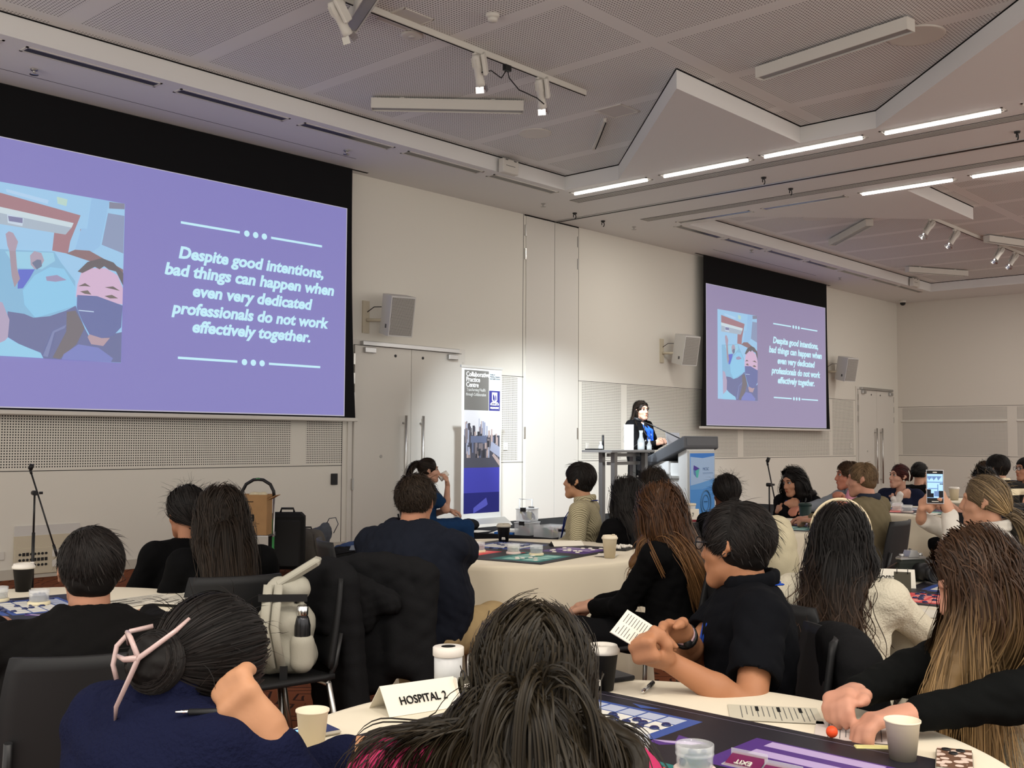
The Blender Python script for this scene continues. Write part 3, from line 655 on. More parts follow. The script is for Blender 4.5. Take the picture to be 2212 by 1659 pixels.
# ================================================================== stage and the things on it
struct('floor.001', MB().bb((9.15, 6.3, .0), (17.0, 9.9, .28)), M['stage'])['label'] = 'low black stage'
ZS = .28
def banner():
    o = empty('pull_up_banner', (9.93, 9.6, ZS), 'tall pull-up banner with a city photo and dark blue foot, standing left on the stage', 'banner')
    x0, x1, y = 9.56, 10.3, 9.6
    b = MB(); b.prism([(-.08, 0), (.14, 0), (.06, .05), (-.03, .09)], (x0 - .05, y, ZS), (0, -1, 0), (0, 0, 1), .001)
    b = MB(); P = [(y + .1, 0), (y - .16, 0), (y - .13, .035), (y - .02, .1), (y + .06, .1), (y + .1, .06)]
    V = [(x0 - .04, a, ZS + z) for a, z in P] + [(x1 + .06, a, ZS + z) for a, z in P]; k = len(P)
    b.add(V, [tuple(range(k))[::-1], tuple(range(k, 2 * k))] + [(i, (i + 1) % k, k + (i + 1) % k, k + i) for i in range(k)]).build('base_cassette', M['alu_l'], o)
    z0, z1 = ZS + .1, 2.33; w = x1 - x0
    sh = MB().bb((x0, y - .002, z0), (x1, y + .002, z1)).build('banner_sheet', M['bwhite'], o)
    MB().bb((x0 - .02, y - .012, z1 - .01), (x1 + .02, y + .012, z1 + .02)).build('top_rail', M['alu_l'], o)
    MB().tube([(9.93, y + .03, ZS + .1), (9.93, y + .03, z1)], .012, 8).build('pole', M['alu'], o)
    R = lambda a, b_, c, d, n, m, dy=.003: MB().bb((x0 + w * a, y - dy, z1 - (z1 - z0) * d), (x0 + w * b_, y - dy + .001, z1 - (z1 - z0) * c)).build(n, m, sh)
    R(.06, .67, .02, .285, 'grey_panel', flat(srgb(108, 106, 102)))
    R(.68, .96, .02, .15, 'pale_panel', flat(srgb(196, 206, 208)))
    R(.68, .96, .15, .285, 'blue_panel', flat(srgb(52, 52, 120)))
    zf = lambda t: z1 - (z1 - z0) * t
    R(.06, .96, .285, .45, 'sky', flat(srgb(206, 206, 210)))
    R(.06, .96, .45, .665, 'city', flat(srgb(74, 74, 84)))
    rnd = random.Random(4); cty = MB(); cols = [(70, 68, 76), (120, 112, 116), (168, 150, 146), (96, 104, 130), (52, 52, 58), (150, 155, 175)]
    for i in range(70):
        t = rnd.random(); a = .06 + rnd.random() * .84; bw = .02 + rnd.random() * .05
        top = .36 + .12 * rnd.random() + t * .1; bot = top + .03 + .07 * rnd.random()
        if i < 20: top, bot, bw = .335 + .1 * rnd.random(), .46, .015 + .025 * rnd.random()
        dy = .0042 + i * .00002
        cty.bb((x0 + w * a, y - dy, zf(min(bot, .6))), (x0 + w * min(a + bw, .96), y - dy + .0005, zf(top)), rnd.randrange(6))
    cty.bb((x0 + w * .22, y - .0062, zf(.5)), (x0 + w * .62, y - .006, zf(.455)), 3)
    cty.prism([(.7, .55), (.96, .6), (.96, .53), (.74, .49)], (x0, y - .0062, z1), (w, 0, 0), (0, 0, -(z1 - z0)), -.0003, 5)
    cty.prism([(.76, .585), (.96, .66), (.96, .62), (.8, .57)], (x0, y - .0064, z1), (w, 0, 0), (0, 0, -(z1 - z0)), -.0003, 2)
    cty.build('skyline', [flat(srgb(*c)) for c in cols], sh)
    R(.06, .96, .665, .83, 'violet_panel', flat(srgb(64, 64, 160)))
    R(.06, .96, .83, .965, 'navy_panel', flat(srgb(36, 38, 110)))
    dk = MB()
    dk.prism([(.3, .93), (.62, .865), (.66, .91), (.62, .92), (.3, .965)], (x0, y - .0042, z1), (w, 0, 0), (0, 0, -(z1 - z0)), -.0005)
    dk.build('pale_shape', flat(srgb(84, 86, 180)), sh)
    wt = flat(srgb(238, 238, 236)); u, v = (1, 0, 0), (0, 0, 1)
    for i, s in enumerate(('Collaborative', 'Practice', 'Centre')):
        text('banner_heading', s, (x0 + w * .1, y - .0045, zf(.062 + i * .035)), u, v, .088, wt, sh, align='LEFT', off=.001, sx=.9)
    for i, s in enumerate(('Transforming Health', 'through Collaboration')):
        textw('banner_subheading', s, (x0 + w * .35, y - .0045, zf(.16 + i * .031)), u, v, .06, flat(srgb(190, 190, 186)), sh, w * (.47 if i == 0 else .5))
    for i, s in enumerate(('Faculty of', 'Medicine, Dentistry', 'and Health Sciences')):
        text('faculty_lines', s, (x0 + w * .7, y - .0045, zf(.045 + i * .014)), u, v, .024, flat(srgb(60, 70, 80)), sh, align='LEFT')
    textw('university_name', 'THE UNIVERSITY OF', (x0 + w * .82, y - .0045, zf(.249)), u, v, .022, wt, sh, w * .22)
    textw('university_name', 'MELBOURNE', (x0 + w * .82, y - .0045, zf(.272)), u, v, .036, wt, sh, w * .22, off=.0008)
    cr = MB(); cx, cz, q = x0 + w * .82, zf(.197), y - .0045
    cr.prism([(-.05, .07), (-.05, -.03), (-.03, -.06), (0, -.075), (.03, -.06), (.05, -.03), (.05, .07)], (cx, q, cz), (1, 0, 0), (0, 0, 1), .0003)
    for sx in (-1, 1):
        cr.tube([(cx + sx * .02, q, cz - .08), (cx + sx * .05, q, cz - .065), (cx + sx * .075, q, cz - .085), (cx + sx * .06, q, cz - .1)], .009, 6)
    cr.build('crest', wt, sh)
    c2 = MB(); c2.prism([(-.035, .055), (-.035, -.02), (0, -.055), (.005, 0), (-.01, .03)], (cx, q - .0006, cz), (1, 0, 0), (0, 0, 1), .0003)
    c2.prism([(.008, .05), (.03, .02), (.035, -.02), (.015, -.045)], (cx, q - .0006, cz), (1, 0, 0), (0, 0, 1), .0003)
    c2.build('crest_figure', flat(srgb(52, 52, 120)), sh)
M['alu_l'] = mat('pale_aluminium', srgb(196, 196, 192), .4, .5, .6); M['bwhite'] = mat('banner_white', srgb(226, 226, 222), .6)
banner()

def lectern():
    X0, X1, Y0, Y1 = 11.03, 11.83, 7.22, 7.9
    o = empty('lectern', (11.43, 7.5, ZS), 'white lectern with a sloping grey top and a bright blue front panel, on the stage', 'lectern')
    d = MB(); P = [(Y0, 1.46), (Y0 - .005, 1.3), (Y0 + .06, 1.27), (Y1 - .02, 1.0), (Y1 + .03, 1.02), (Y1 + .02, 1.12)]
    V = [(X0, a, z) for a, z in P] + [(X1, a, z) for a, z in P]; k = len(P)
    d.add(V, [tuple(range(k)), tuple(range(k, 2 * k))[::-1]] + [(i, k + i, k + (i + 1) % k, (i + 1) % k) for i in range(k)])
    dk = d.build('sloping_top', M['lgrey'], o)
    mod = dk.modifiers.new('b', 'BEVEL'); mod.width = .018; mod.segments = 3
    MB().bb((X0 + .06, Y0 - .009, 1.335), (X1 - .06, Y0 - .003, 1.43), 0, .004).build('front_inset', M['lgrey2'], dk)
    MB().add([(X0 + .05, Y0 + .05, 1.447), (X1 - .05, Y0 + .05, 1.447), (X1 - .05, Y1 - .06, 1.165), (X0 + .05, Y1 - .06, 1.165)], [(0, 1, 2, 3)]).build('reading_surface', M['lgrey2'], dk)
    MB().bb((X0 + .08, Y0 + .01, ZS + .02), (X1 - .08, Y0 + .14, 1.29), 0, .006).bb((X0 + .1, Y0 + .14, ZS + .02), (X0 + .13, Y0 + .34, 1.12)).build('column', M['lwhite'], o)
    MB().bb((X0 + .1, Y0 - .008, .36), (X1 - .1, Y0 + .012, 1.27)).build('panel_frame', M['alu_l'], o)
    pn = MB().bb((X0 + .125, Y0 - .014, .38), (X1 - .125, Y0 - .007, 1.24)).build('blue_panel', flat(srgb(84, 150, 222)), o)
    w = X1 - X0 - .25; pu = lambda a, b: (X0 + .125 + w * a, Y0 - .0155, 1.24 - .86 * b)
    g = MB()
    def poly(p, mi, dy=0):
        q = [(X0 + .125 + w * a, 1.24 - .86 * b) for a, b in p]; ar = sum(q[i][0] * q[(i + 1) % len(q)][1] - q[(i + 1) % len(q)][0] * q[i][1] for i in range(len(q)))
        g.prism(q if ar > 0 else q[::-1], (0, Y0 - .0145 - dy, 0), (1, 0, 0), (0, 0, 1), .0004, mi)
    poly([(0, 0), (1, 0), (1, .04), (.5, .07), (0, .05)], 0); poly([(0, .05), (.5, .07), (1, .04), (1, .37), (.4, .43), (0, .46)], 1, .0002)
    poly([(0, .46), (.4, .43), (1, .37), (1, .46), (.5, .52), (0, .52)], 2, .0002)
    poly([(.13, .17), (.37, .22), (.2, .25), (.11, .23)], 3, .0006); poly([(.2, .25), (.37, .22), (.3, .35), (.24, .35)], 4, .0006); poly([(.11, .23), (.2, .25), (.24, .35), (.13, .3)], 5, .0006)
    g.build('panel_artwork', [flat(srgb(*c)) for c in ((66, 130, 214), (168, 196, 232), (106, 164, 226), (84, 66, 160), (90, 190, 180), (100, 130, 190))], pn)
    text('panel_lettering', 'MCSC', pu(.5, .25), (1, 0, 0), (0, 0, 1), .055, flat(srgb(96, 124, 170)), pn, align='LEFT')
    l = MB(); l.bb(pu(.5, .285), np.array(pu(.93, .28)) - (0, .0005, 0)); l.bb(pu(.5, .3), np.array(pu(.95, .295)) - (0, .0005, 0)); l.build('panel_small_print', flat(srgb(110, 140, 184)), pn)
    m = MB(); c = np.array(pu(.62, .72))
    ring = lambda r, t: m.tube([c + (r * math.cos(a), 0, r * 1.35 * math.sin(a)) for a in np.linspace(0, 2 * math.pi, 40)[:-1]], t, 6, closed=True)
    ring(.115, .011); ring(.072, .006); m.tube([c + (.06, 0, -.13), c + (.1, 0, -.2)], .016, 8); m.tube([c + (.02, 0, -.09), c + (.04, 0, -.12), c + (.0, 0, -.095)], .006, 6)
    for k in (-1, 0, 1): m.sph(c + (k * .028, -.002, .015), .008, 8)
    m.build('speech_bubble_icon', flat(srgb(70, 112, 150)), pn)
    # side shelves
    MB().bb((X0 + .05, Y1 - .42, .98), (X0 + .4, Y1 - .18, 1.14), 0, .004).build('control_box', M['lwhite'], o)
    sp = MB(); sp.prism([(Y0 + .1, .3), (Y1 - .1, .3), (Y1 - .1, .55), (Y1 - .2, .95), (Y0 + .3, .95), (Y0 + .1, .6)], (X0 + .14, 0, 0), (0, 1, 0), (0, 0, 1), .03)
    sp.build('side_panel', M['lwhite'], o)
    MB().bb((X0 + .05, Y0 + .12, .93), (X1 - .1, Y1 - .15, .96)).build('shelf', M['alu_l'], o)
    MB().bb((X0 + .02, Y0 + .0, ZS), (X1 - .02, Y1 - .05, ZS + .03)).build('foot', M['lwhite'], o)
    return o
M['lgrey'] = mat('lectern_grey', srgb(86, 88, 92), .5, .3); M['lgrey2'] = mat('lectern_inset', srgb(98, 100, 104), .5, .3); M['lwhite'] = mat('lectern_white', srgb(214, 216, 216), .45, .3)
lectern()
o = empty('gooseneck_microphone', (11.3, 7.6, 1.3), 'black gooseneck microphone rising from the lectern top', 'microphone')
MB().tube([(11.2, 7.36, 1.41), (11.15, 7.55, 1.5), (11.1, 7.74, 1.59), (11.05, 7.86, 1.64)], .007, 8).build('gooseneck', M['black'], o)
MB().tube([(11.05, 7.86, 1.64), (11.02, 7.9, 1.66), (10.99, 7.94, 1.68)], [.016, .026, .014], 10).build('capsule', M['black'], o)
MB().tube([(11.08, 7.72, 1.25), (11.06, 7.74, 1.4), (11.05, 7.82, 1.5), (11.06, 7.83, 1.62)], .006, 8).build('second_stem', M['black'], o)
tag(MB().tube([(11.05, 7.88, 1.14), (11.0, 7.95, 1.2), (10.98, 7.98, 1.29), (11.04, 7.9, 1.36), (11.1, 7.82, 1.33), (11.1, 7.8, 1.22), (11.06, 7.85, 1.16)], .006, 8).build('coiled_cable', M['black']), label='loop of black cable standing on the low end of the lectern top', cat='cable')
o = empty('laptop', (11.4, 7.5, 1.33), 'pale grey laptop screen leaning on the lectern top', 'laptop')
MB().prism([(0, 0), (.3, 0), (.3, .2), (0, .2)], (11.25, 7.6, 1.3), (1, 0, 0), (0, .2, .98), .008).build('lid', flat(srgb(150, 150, 154), .4), o)
MB().prism([(0, 0), (.3, 0), (.3, .2), (0, .2)], (11.25, 7.6, 1.305), (1, 0, 0), (0, -.9, .4), .012).build('keyboard', flat(srgb(140, 140, 144), .4), o)

def high_table():
    o = empty('high_table', (10.43, 7.75, ZS), 'tall narrow table with steel legs on the stage beside the lectern', 'table')
    MB().bb((9.98, 7.53, 1.25), (10.86, 7.98, 1.28), 0, .004).build('tabletop', M['htop'], o)
    for x in (10.12, 10.74):
        for y in (7.6, 7.78): MB().bb((x - .028, y - .028, ZS), (x + .028, y + .028, 1.25)).build('leg', M['steel_d'], o)
    MB().bb((10.12, 7.67, 1.1), (10.74, 7.71, 1.14)).bb((10.12, 7.67, 1.2), (10.74, 7.71, 1.24)).build('crossbar', M['steel_d'], o)
    for x in (10.12, 10.74): MB().bb((x - .03, 7.5, ZS), (x + .03, 7.95, ZS + .03)).build('foot', M['steel_d'], o)
M['steel_d'] = mat('dark_steel', srgb(120, 118, 116), .4, .5, .6); M['htop'] = mat('pale_table_top', srgb(120, 118, 116), .5)
high_table()
o = empty('sign_card', (10.62, 7.68, 1.28), 'tall white printed card standing on the high table', 'sign')
b = MB().prism([(0, 0), (.115, 0), (.115, .31), (0, .31)], (10.56, 7.78, 1.28), (.74, -.67, 0), (0, 0, 1), .03)
b.build('card', M['bwhite'], o)
l = MB((10.56, 7.78, 1.28)); e = np.array((.74, -.67, 0)); nn = np.array((-.67, -.74, 0)) * .0015
for a0, a1, z0, z1 in ((.01, .035, .25, .285), (.01, .1, .205, .212), (.01, .1, .19, .197), (.01, .095, .165, .168), (.01, .1, .155, .158), (.01, .09, .145, .148), (.01, .025, .05, .07), (.03, .1, .055, .058)):
    l.prism([(a0, z0), (a1, z0), (a1, z1), (a0, z1)], nn, e, (0, 0, 1), .001)
l.build('print', M['print'], o)
def bottle(p, h, r, lb, name='water_carafe', cat='carafe'):
    o = empty(name, p, lb, cat)
    MB().lathe([(r * .9, 0), (r, .01), (r, h * .45), (r * .5, h * .68), (r * .45, h * .85), (r * .62, h)], p, 20).build('glass_body', M['clear2'], o)
    MB().lathe([(r * .86, .012), (r * .93, h * .38), (0, h * .38)], p, 20).build('water', M['water'], o)
M['clear2'] = mat('clear_glassware', (.9, .95, .97), .04, .6, alpha=.25); M['water'] = mat('water', (.8, .88, .92), .05, .6, alpha=.25)
bottle((10.78, 7.68, 1.28), .24, .045, 'tall glass water carafe on the high table behind the sign card')
bottle((10.84, 7.6, 1.28), .13, .032, 'short drinking glass beside the carafe on the high table', 'drinking_glass', 'glass')
bottle((10.2, 7.86, 1.28), .1, .03, 'drinking glass at the left end of the high table', 'drinking_glass', 'glass')
tag(MB().tube([(10.27, 7.88, 1.28), (10.27, 7.88, 1.46)], .014, 10).build('marker', M['black']), label='thin black marker standing upright on the high table', cat='pen')
tag(MB().bb((10.02, 7.8, 1.28), (10.16, 7.96, 1.295)).build('clicker_pad', M['black']), label='flat black pad on the left end of the high table', cat='notebook')

# ================================================================== round tables
def rtable(x, y, lab, cloth, seed, r=.78, z=.74, name='tables'):
    o = empty('round_table', (x, y, 0), lab, 'table', 'round tables')
    MB().lathe([(0, z - .03), (r - .005, z - .03), (r - .005, z - .004), (0, z - .004)], (x, y, 0), 48).build('tabletop', mat('plywood', srgb(170, 140, 100), .6), o)
    p = MB().lathe([(.04, .05), (.04, z - .03)], (x, y, 0), 16)
    p.build('pedestal', M['blackmetal'], o)
    for k in range(4):
        a = k * 1.571 + .4; MB().tube([(x, y, .06), (x + .45 * math.cos(a), y + .45 * math.sin(a), .02)], .02, 8).build('foot', M['blackmetal'], o)
    rnd = np.random.RandomState(seed); n = 220; th = np.linspace(0, 2 * math.pi, n, endpoint=False)
    fold = np.zeros(n)
    for k in range(9, 26): fold += rnd.randn() * np.cos(k * th + rnd.rand() * 6.28) / (k ** .5)
    fold /= abs(fold).max()
    V = []; rows = [(0.0, 0), (.5, 0), (.9, 0), (.97, 0), (1.0, -.004), (1.008, -.012), (1.012, -.03)] + [(1.014 + .05 * t, -(.05 + .65 * t)) for t in np.linspace(0, 1, 16)]
    for i, (q, dz) in enumerate(rows):
        g = max(0, -dz - .02) / .68; f = 1 + .085 * (g ** .8) * fold + .03 * g * np.sin(th * 3 + seed)
        V.append(np.stack([x + r * q * np.cos(th) * f, y + r * q * np.sin(th) * f, np.full(n, z + .001 + dz) + .012 * g * fold], 1))
    V = np.concatenate(V); m = len(rows); F = []
    for i in range(m - 1):
        a = np.arange(n); F.append(np.stack([i * n + a, (i + 1) * n + a, (i + 1) * n + (a + 1) % n, i * n + (a + 1) % n], 1))
    c = quads('tablecloth', V, np.concatenate(F)[:, ::-1], M['linen']); tag(c, cloth, 'tablecloth', 'white tablecloths')
T = dict(front=(1.79, 1.31), mid=(4.70, 4.27), left=(1.70, 4.02), back=(7.6, 4.2), rear=(10.15, 4.0), right=(4.68, 1.42), far=(12.5, 3.85))
rtable(*T['front'], 'nearest round table, carrying the big dark game mat', 'white cloth over the nearest table at the bottom of the picture', 3)
rtable(*T['mid'], 'round table in the middle, in front of the man in beige trousers', 'white cloth with a crease over the middle table', 8)
rtable(*T['left'], 'round table at the left edge of the picture', 'white cloth over the table at the left edge', 13)
rtable(*T['back'], 'round table behind the man with glasses, below the lectern', 'white cloth over the table where the woman with a lanyard sits', 21)
rtable(*T['rear'], 'round table in the rear in front of the woman in scrubs', 'white cloth over the rear table in front of the woman in scrubs', 34)
rtable(*T['right'], 'round table at right with the camera on it', 'white cloth over the right table carrying the camera', 55)
rtable(*T['far'], 'round table farthest away at the right edge of the picture', 'white cloth over the farthest table at the right edge', 89)

# ================================================================== chairs
def make_chair():
    o = empty('stacking_chair', (0, 0, 0))
    # faces +Y, seat top at .455
    V = []; n = 11
    def sheet(fn, t, nm):
        P = np.array([[fn(i / 10, j / 10) for j in range(11)] for i in range(11)]).reshape(-1, 3)
        F = np.array([(i * 11 + j, i * 11 + j + 1, (i + 1) * 11 + j + 1, (i + 1) * 11 + j) for i in range(10) for j in range(10)])
        q = quads(nm, P, F, M['chair'], o); md = q.modifiers.new('s', 'SOLIDIFY'); md.thickness = t; md.offset = 0
    rc = lambda a: (a - .5) * (1 - .0)
    sheet(lambda a, b: ((a - .5) * (.44 - .05 * abs(b - .5) ** 2 * 4 * .5), (b - .5) * .43, .445 + .012 * ((a - .5) ** 2 * 4) - (.02 * max(0, b - .8) / .2)), .02, 'seat')
    sheet(lambda a, b: ((a - .5) * (.43 - .06 * b ** 3), -.235 - .06 * b + .045 * (a - .5) ** 2 * 4, .49 + .345 * b), .016, 'backrest')
    for sx in (-1, 1):
        MB().tube([(sx * .2, .19, .435), (sx * .215, .215, 0)], .012, 8).build('leg', M['steel'], o)
        MB().tube([(sx * .2, -.19, .435), (sx * .215, -.27, 0)], .012, 8).build('leg', M['steel'], o)
        MB().tube([(sx * .19, -.19, .43), (sx * .19, -.225, .5), (sx * .185, -.25, .62)], .011, 8).build('back_support', M['blackmetal'], o)
    MB().tube([(-.2, .19, .43), (.2, .19, .43)], .011, 8).build('front_rail', M['steel'], o)
    MB().tube([(-.2, -.19, .43), (.2, -.19, .43)], .011, 8).build('rear_rail', M['steel'], o)
    remember(o); return o
M['chair'] = mat('black_chair_shell', (.014, .014, .015), .55, .3)
CH = make_chair(); CH_used = [0]
def chair(x, y, face, label, shade=None):
    """face = direction the sitter looks, degrees from +X"""
    rz = math.radians(face - 90)
    if not CH_used[0]:
        c = CH; c.location = (x, y, 0); c.rotation_euler = (0, 0, rz); c['label'] = label; CH_used[0] = 1
    else: c = copy_tree(CH, (x, y, 0), rz, None, label)
    c['category'] = 'chair'; c['group'] = 'black stacking chairs'
    return c

# ================================================================== mats, papers, cards on tables
def board(cx, cy, w, d, rz, z, label):
    """game mat: dark sheet with a blue, a purple, a red and a teal field"""
    R = rotm(0, 0, rz); m = MB((cx, cy, z), R)
    m.box((0, 0, .0012), (w, d, .0024), 0)
    lay = [0]
    def P(poly, mi, dz=0):
        q = [((a - .5) * w, (b - .5) * d) for a, b in poly]
        ar = sum(q[i][0] * q[(i + 1) % len(q)][1] - q[(i + 1) % len(q)][0] * q[i][1] for i in range(len(q)))
        m.prism(q if ar > 0 else q[::-1], (0, 0, .0024 + dz), (1, 0, 0), (0, 1, 0), .0003, mi)
    RC = lambda a0, b0, a1, b1: [(a0, b0), (a1, b0), (a1, b1), (a0, b1)]
    P(RC(.56, .53, .89, .92), 1)                                  # blue
    for i in range(4):
        for j in range(6):
            P(RC(.585 + .073 * i, .56 + .054 * j, .65 + .073 * i, .608 + .054 * j), 2 if i > 2 else 3, .0004)
    P(RC(.52, .54, .55, .88), 1)
    P([(.93, .74), (.9, .7), (.93, .66)], 1)
    P(RC(.55, .05, .85, .38), 4)                                  # purple
    for k in range(2):
        P(RC(.7 + .09 * k, .1, .75 + .09 * k, .34), 5, .0004)
    P([(.62, .55), (.66, .49), (.72, .51), (.7, .43), (.66, .46), (.6, .5)], 4)
    P([(.63, .53), (.66, .49), (.68, .47), (.69, .44), (.66, .45), (.63, .5)], 5, .0004)
    P(RC(.06, .55, .4, .93), 6)                                   # red
    for i in range(3):
        for j in range(3): P(RC(.09 + .1 * i, .6 + .1 * j, .17 + .1 * i, .68 + .1 * j), 7, .0004)
    P([(.38, .5), (.42, .5), (.42, .42), (.45, .42), (.4, .36), (.35, .42), (.38, .42)], 6)
    P(RC(.385, .43, .415, .49), 7, .0004)
    P(RC(.06, .06, .42, .4), 8)                                   # teal
    for i in range(3):
        for j in range(2): P(RC(.1 + .1 * i, .1 + .14 * j, .18 + .1 * i, .2 + .14 * j), 9, .0004)
    P(RC(.44, .3, .47, .45), 8)
    for a, b in (((.96, .08), (.962, .92)), ((.04, .08), (.042, .92))): P([a, (b[0], a[1]), b, (a[0], b[1])], 10, .0001)
    P([(.06, .955), (.45, .955), (.45, .957), (.06, .957)], 6)
    o = m.build('game_mat', [flat(srgb(*c), .5, .3) for c in ((34, 32, 40), (58, 82, 150), (176, 184, 204), (222, 220, 212), (78, 48, 122), (176, 156, 200), (226, 70, 76), (240, 150, 140), (40, 120, 118), (150, 200, 190), (120, 112, 130))])
    return tag(o, label, 'game mat', 'printed game mats')
ZT = .7425
board(1.855, 1.33, .77, 1.06, 0, ZT, 'big dark printed game mat on the nearest table')
board(4.68, 4.22, 1.0, .92, .17, ZT, 'dark printed game mat on the middle table with small jars on it')
board(1.62, 3.98, .8, .95, -.15, ZT, 'blue printed game mat on the table at the left edge')
board(7.55, 4.1, .9, .8, .2, ZT, 'dark printed game mat before the woman with a lanyard')
board(10.1, 3.95, .9, .8, .1, ZT, 'dark printed game mat on the rear table before the woman in scrubs')
board(4.72, 1.52, .8, .8, .1, ZT, 'printed game mat with a red field on the right table by the camera')
board(12.5, 3.85, .8, .7, 0, ZT, 'game mat on the farthest table at the right edge')
def sheet(c, w, h, rz, z, label, lines=14, heads=3, col=None, cat='paper', name='printed_sheet', curl=0):
    R = rotm(0, 0, rz); n = 8
    V = [((i / n - .5) * w, (j - .5) * h, curl * math.sin(i / n * 3.14) * .02) for j in (0, 1) for i in range(n + 1)]
    m = MB((*c, z), R).add([(a, b, e + dz) for dz in (0, .0008) for a, b, e in V], [(k * 18 + i, k * 18 + i + 1, k * 18 + n + 2 + i, k * 18 + n + 1 + i) if k else (i, n + 1 + i, n + 2 + i, i + 1) for k in (0, 1) for i in range(n)] + [(0, 1, 19, 18), (9, 27, 28, 10)][:0])
    rnd = random.Random(hash(label) % 1000)
    zz = .0012
    for i in range(lines):
        y = h * .42 - i * h * .84 / lines
        x1 = w * (.1 + .3 * rnd.random()) if rnd.random() > .3 else w * .42
        if curl: continue
        m.bb((-w * .42, y - .0009, zz), (x1, y + .0009, zz + .0002), 1)
    for i in range(heads if not curl else 0):
        y = h * (.3 - i * .24); m.bb((-w * .42, y - .004, zz + .0002), (-w * .12, y + .004, zz + .0005), 2)
    o = m.build(name, [col or M['paper'], M['print'], M['ink']])
    return tag(o, label, cat)
sheet((2.345, 1.28), .15, .215, 2.15 + 1.57, ZT, 'printed grey sheet lying between the pen and the hands on the nearest table', col=mat('grey_paper', srgb(196, 190, 172), .8))
sheet((2.33, 1.05), .15, .21, 2.0 + 1.57, ZT, 'printed sheet under the hands of the long-haired woman at right', col=mat('lilac_paper', srgb(206, 196, 190), .8))
def tent(c, rz, w, h, txt, label, ts, z=ZT, d=.11, font_col=None):
    o = empty('name_tent', (*c, z), label, 'table sign', 'folded table signs'); R = rotm(0, 0, rz); m = MB((*c, z), R)
    m.add([(-w / 2, -d / 2, 0), (w / 2, -d / 2, 0), (w / 2, 0, h), (-w / 2, 0, h), (-w / 2, d / 2, 0), (w / 2, d / 2, 0)], [(0, 1, 2, 3), (3, 2, 5, 4)])
    m.build('card', M['paper2'], o).modifiers.new('s', 'SOLIDIFY').thickness = .0015
    u = R @ np.array((1, 0, 0)); v = unit(R @ np.array((0, d / 2, h))); q = np.array((*c, z)) + R @ np.array((0, -d / 2, 0)) + v * h * .42 + np.cross(u, v) * .002
    textw('lettering', txt, q, u, v, ts, M['ink'], o, w * .62)
M['paper2'] = mat('white_card', srgb(232, 226, 212), .7)
# ================================================================== people: signed-distance modelling
def cap(a, b, ra, rb=None, fl=1, ax=None): return ('c', np.array(a, float), np.array(b, float), ra, ra if rb is None else rb, fl, ax)
def ell(c, r, R=None): return ('e', np.array(c, float), np.array(r, float), np.eye(3) if R is None else R)
def pbox(pr):
    if pr[0] == 'c':
        r = max(pr[3], pr[4]); return np.minimum(pr[1], pr[2]) - r, np.maximum(pr[1], pr[2]) + r
    r = np.abs(pr[3]) @ pr[2]; return pr[1] - r, pr[1] + r
def sdf(pr, P):
    if pr[0] == 'c':
        _, a, b, ra, rb, fl, ax = pr; ba = b - a; L2 = ba @ ba + 1e-12; pa = P - a
        if fl != 1:
            u = unit(ba); v = np.cross(u, ax); v = unit(v); pd = pa @ v; pa = pa + (pd * (1 / fl - 1))[..., None] * v
        h = np.clip(pa @ ba / L2, 0, 1)
        d = np.linalg.norm(pa - h[..., None] * ba, axis=-1) - (ra + (rb - ra) * h)
        return d if fl == 1 else d * (.5 + .5 * fl)
    _, c, r, R = pr; q = (P - c) @ R / r; k0 = np.linalg.norm(q, axis=-1); k1 = np.linalg.norm(q / r, axis=-1) + 1e-9
    return k0 * (k0 - 1) / k1
def field(prims, vox, k=.02, subs=(), planes=(), wr=0, seed=0, wl=.1):
    lo = np.min([pbox(p)[0] for p in prims], 0) - vox * 3 - wr; hi = np.max([pbox(p)[1] for p in prims], 0) + vox * 3 + wr
    n = np.ceil((hi - lo) / vox).astype(int) + 1
    ax = [lo[i] + vox * np.arange(n[i]) for i in range(3)]
    D = np.full(n, .2, np.float32); mg = k + 3 * vox + wr
    def win(p):
        a, b = pbox(p); i0 = np.clip(((a - mg - lo) / vox).astype(int), 0, n - 1); i1 = np.clip(((b + mg - lo) / vox).astype(int) + 2, 1, n)
        sl = tuple(slice(i0[i], i1[i]) for i in range(3))
        G = np.stack(np.meshgrid(*[ax[i][sl[i]] for i in range(3)], indexing='ij'), -1); return sl, G
    for p in prims:
        kk = k
        sl, G = win(p); d = sdf(p, G); o = D[sl]
        h = np.maximum(kk - np.abs(o - d), 0) / kk; D[sl] = np.minimum(o, d) - h * h * kk * .25
    if wr:
        rs = np.random.RandomState(seed); band = np.argwhere(np.abs(D) < wr * 2.5 + vox * 2); P = lo + band * vox
        nz = 0
        for i in range(5):
            kv = rs.randn(3); kv *= 6.28 / wl * (.6 + .25 * i) / np.linalg.norm(kv); kw = rs.randn(3) * 9
            s_ = np.sin(P @ kv + 1.6 * np.sin(P @ kw + i)); nz = nz + (1 - np.abs(s_)) * (1.0 / (1 + .4 * i))
        D[tuple(band.T)] += (wr * (nz / 2.2 - .5) * 1.0).astype(np.float32)
    for p, ks in subs:
        sl, G = win(p); d = -sdf(p, G); o = D[sl]; h = np.maximum(ks - np.abs(o - d), 0) / ks; D[sl] = np.maximum(o, d) + h * h * ks * .25
    if planes:
        G = np.stack(np.meshgrid(*ax, indexing='ij'), -1)
        for c, nn in planes: D = np.maximum(D, ((G - np.array(c)) @ np.array(nn)).astype(np.float32))
    return D, lo, vox
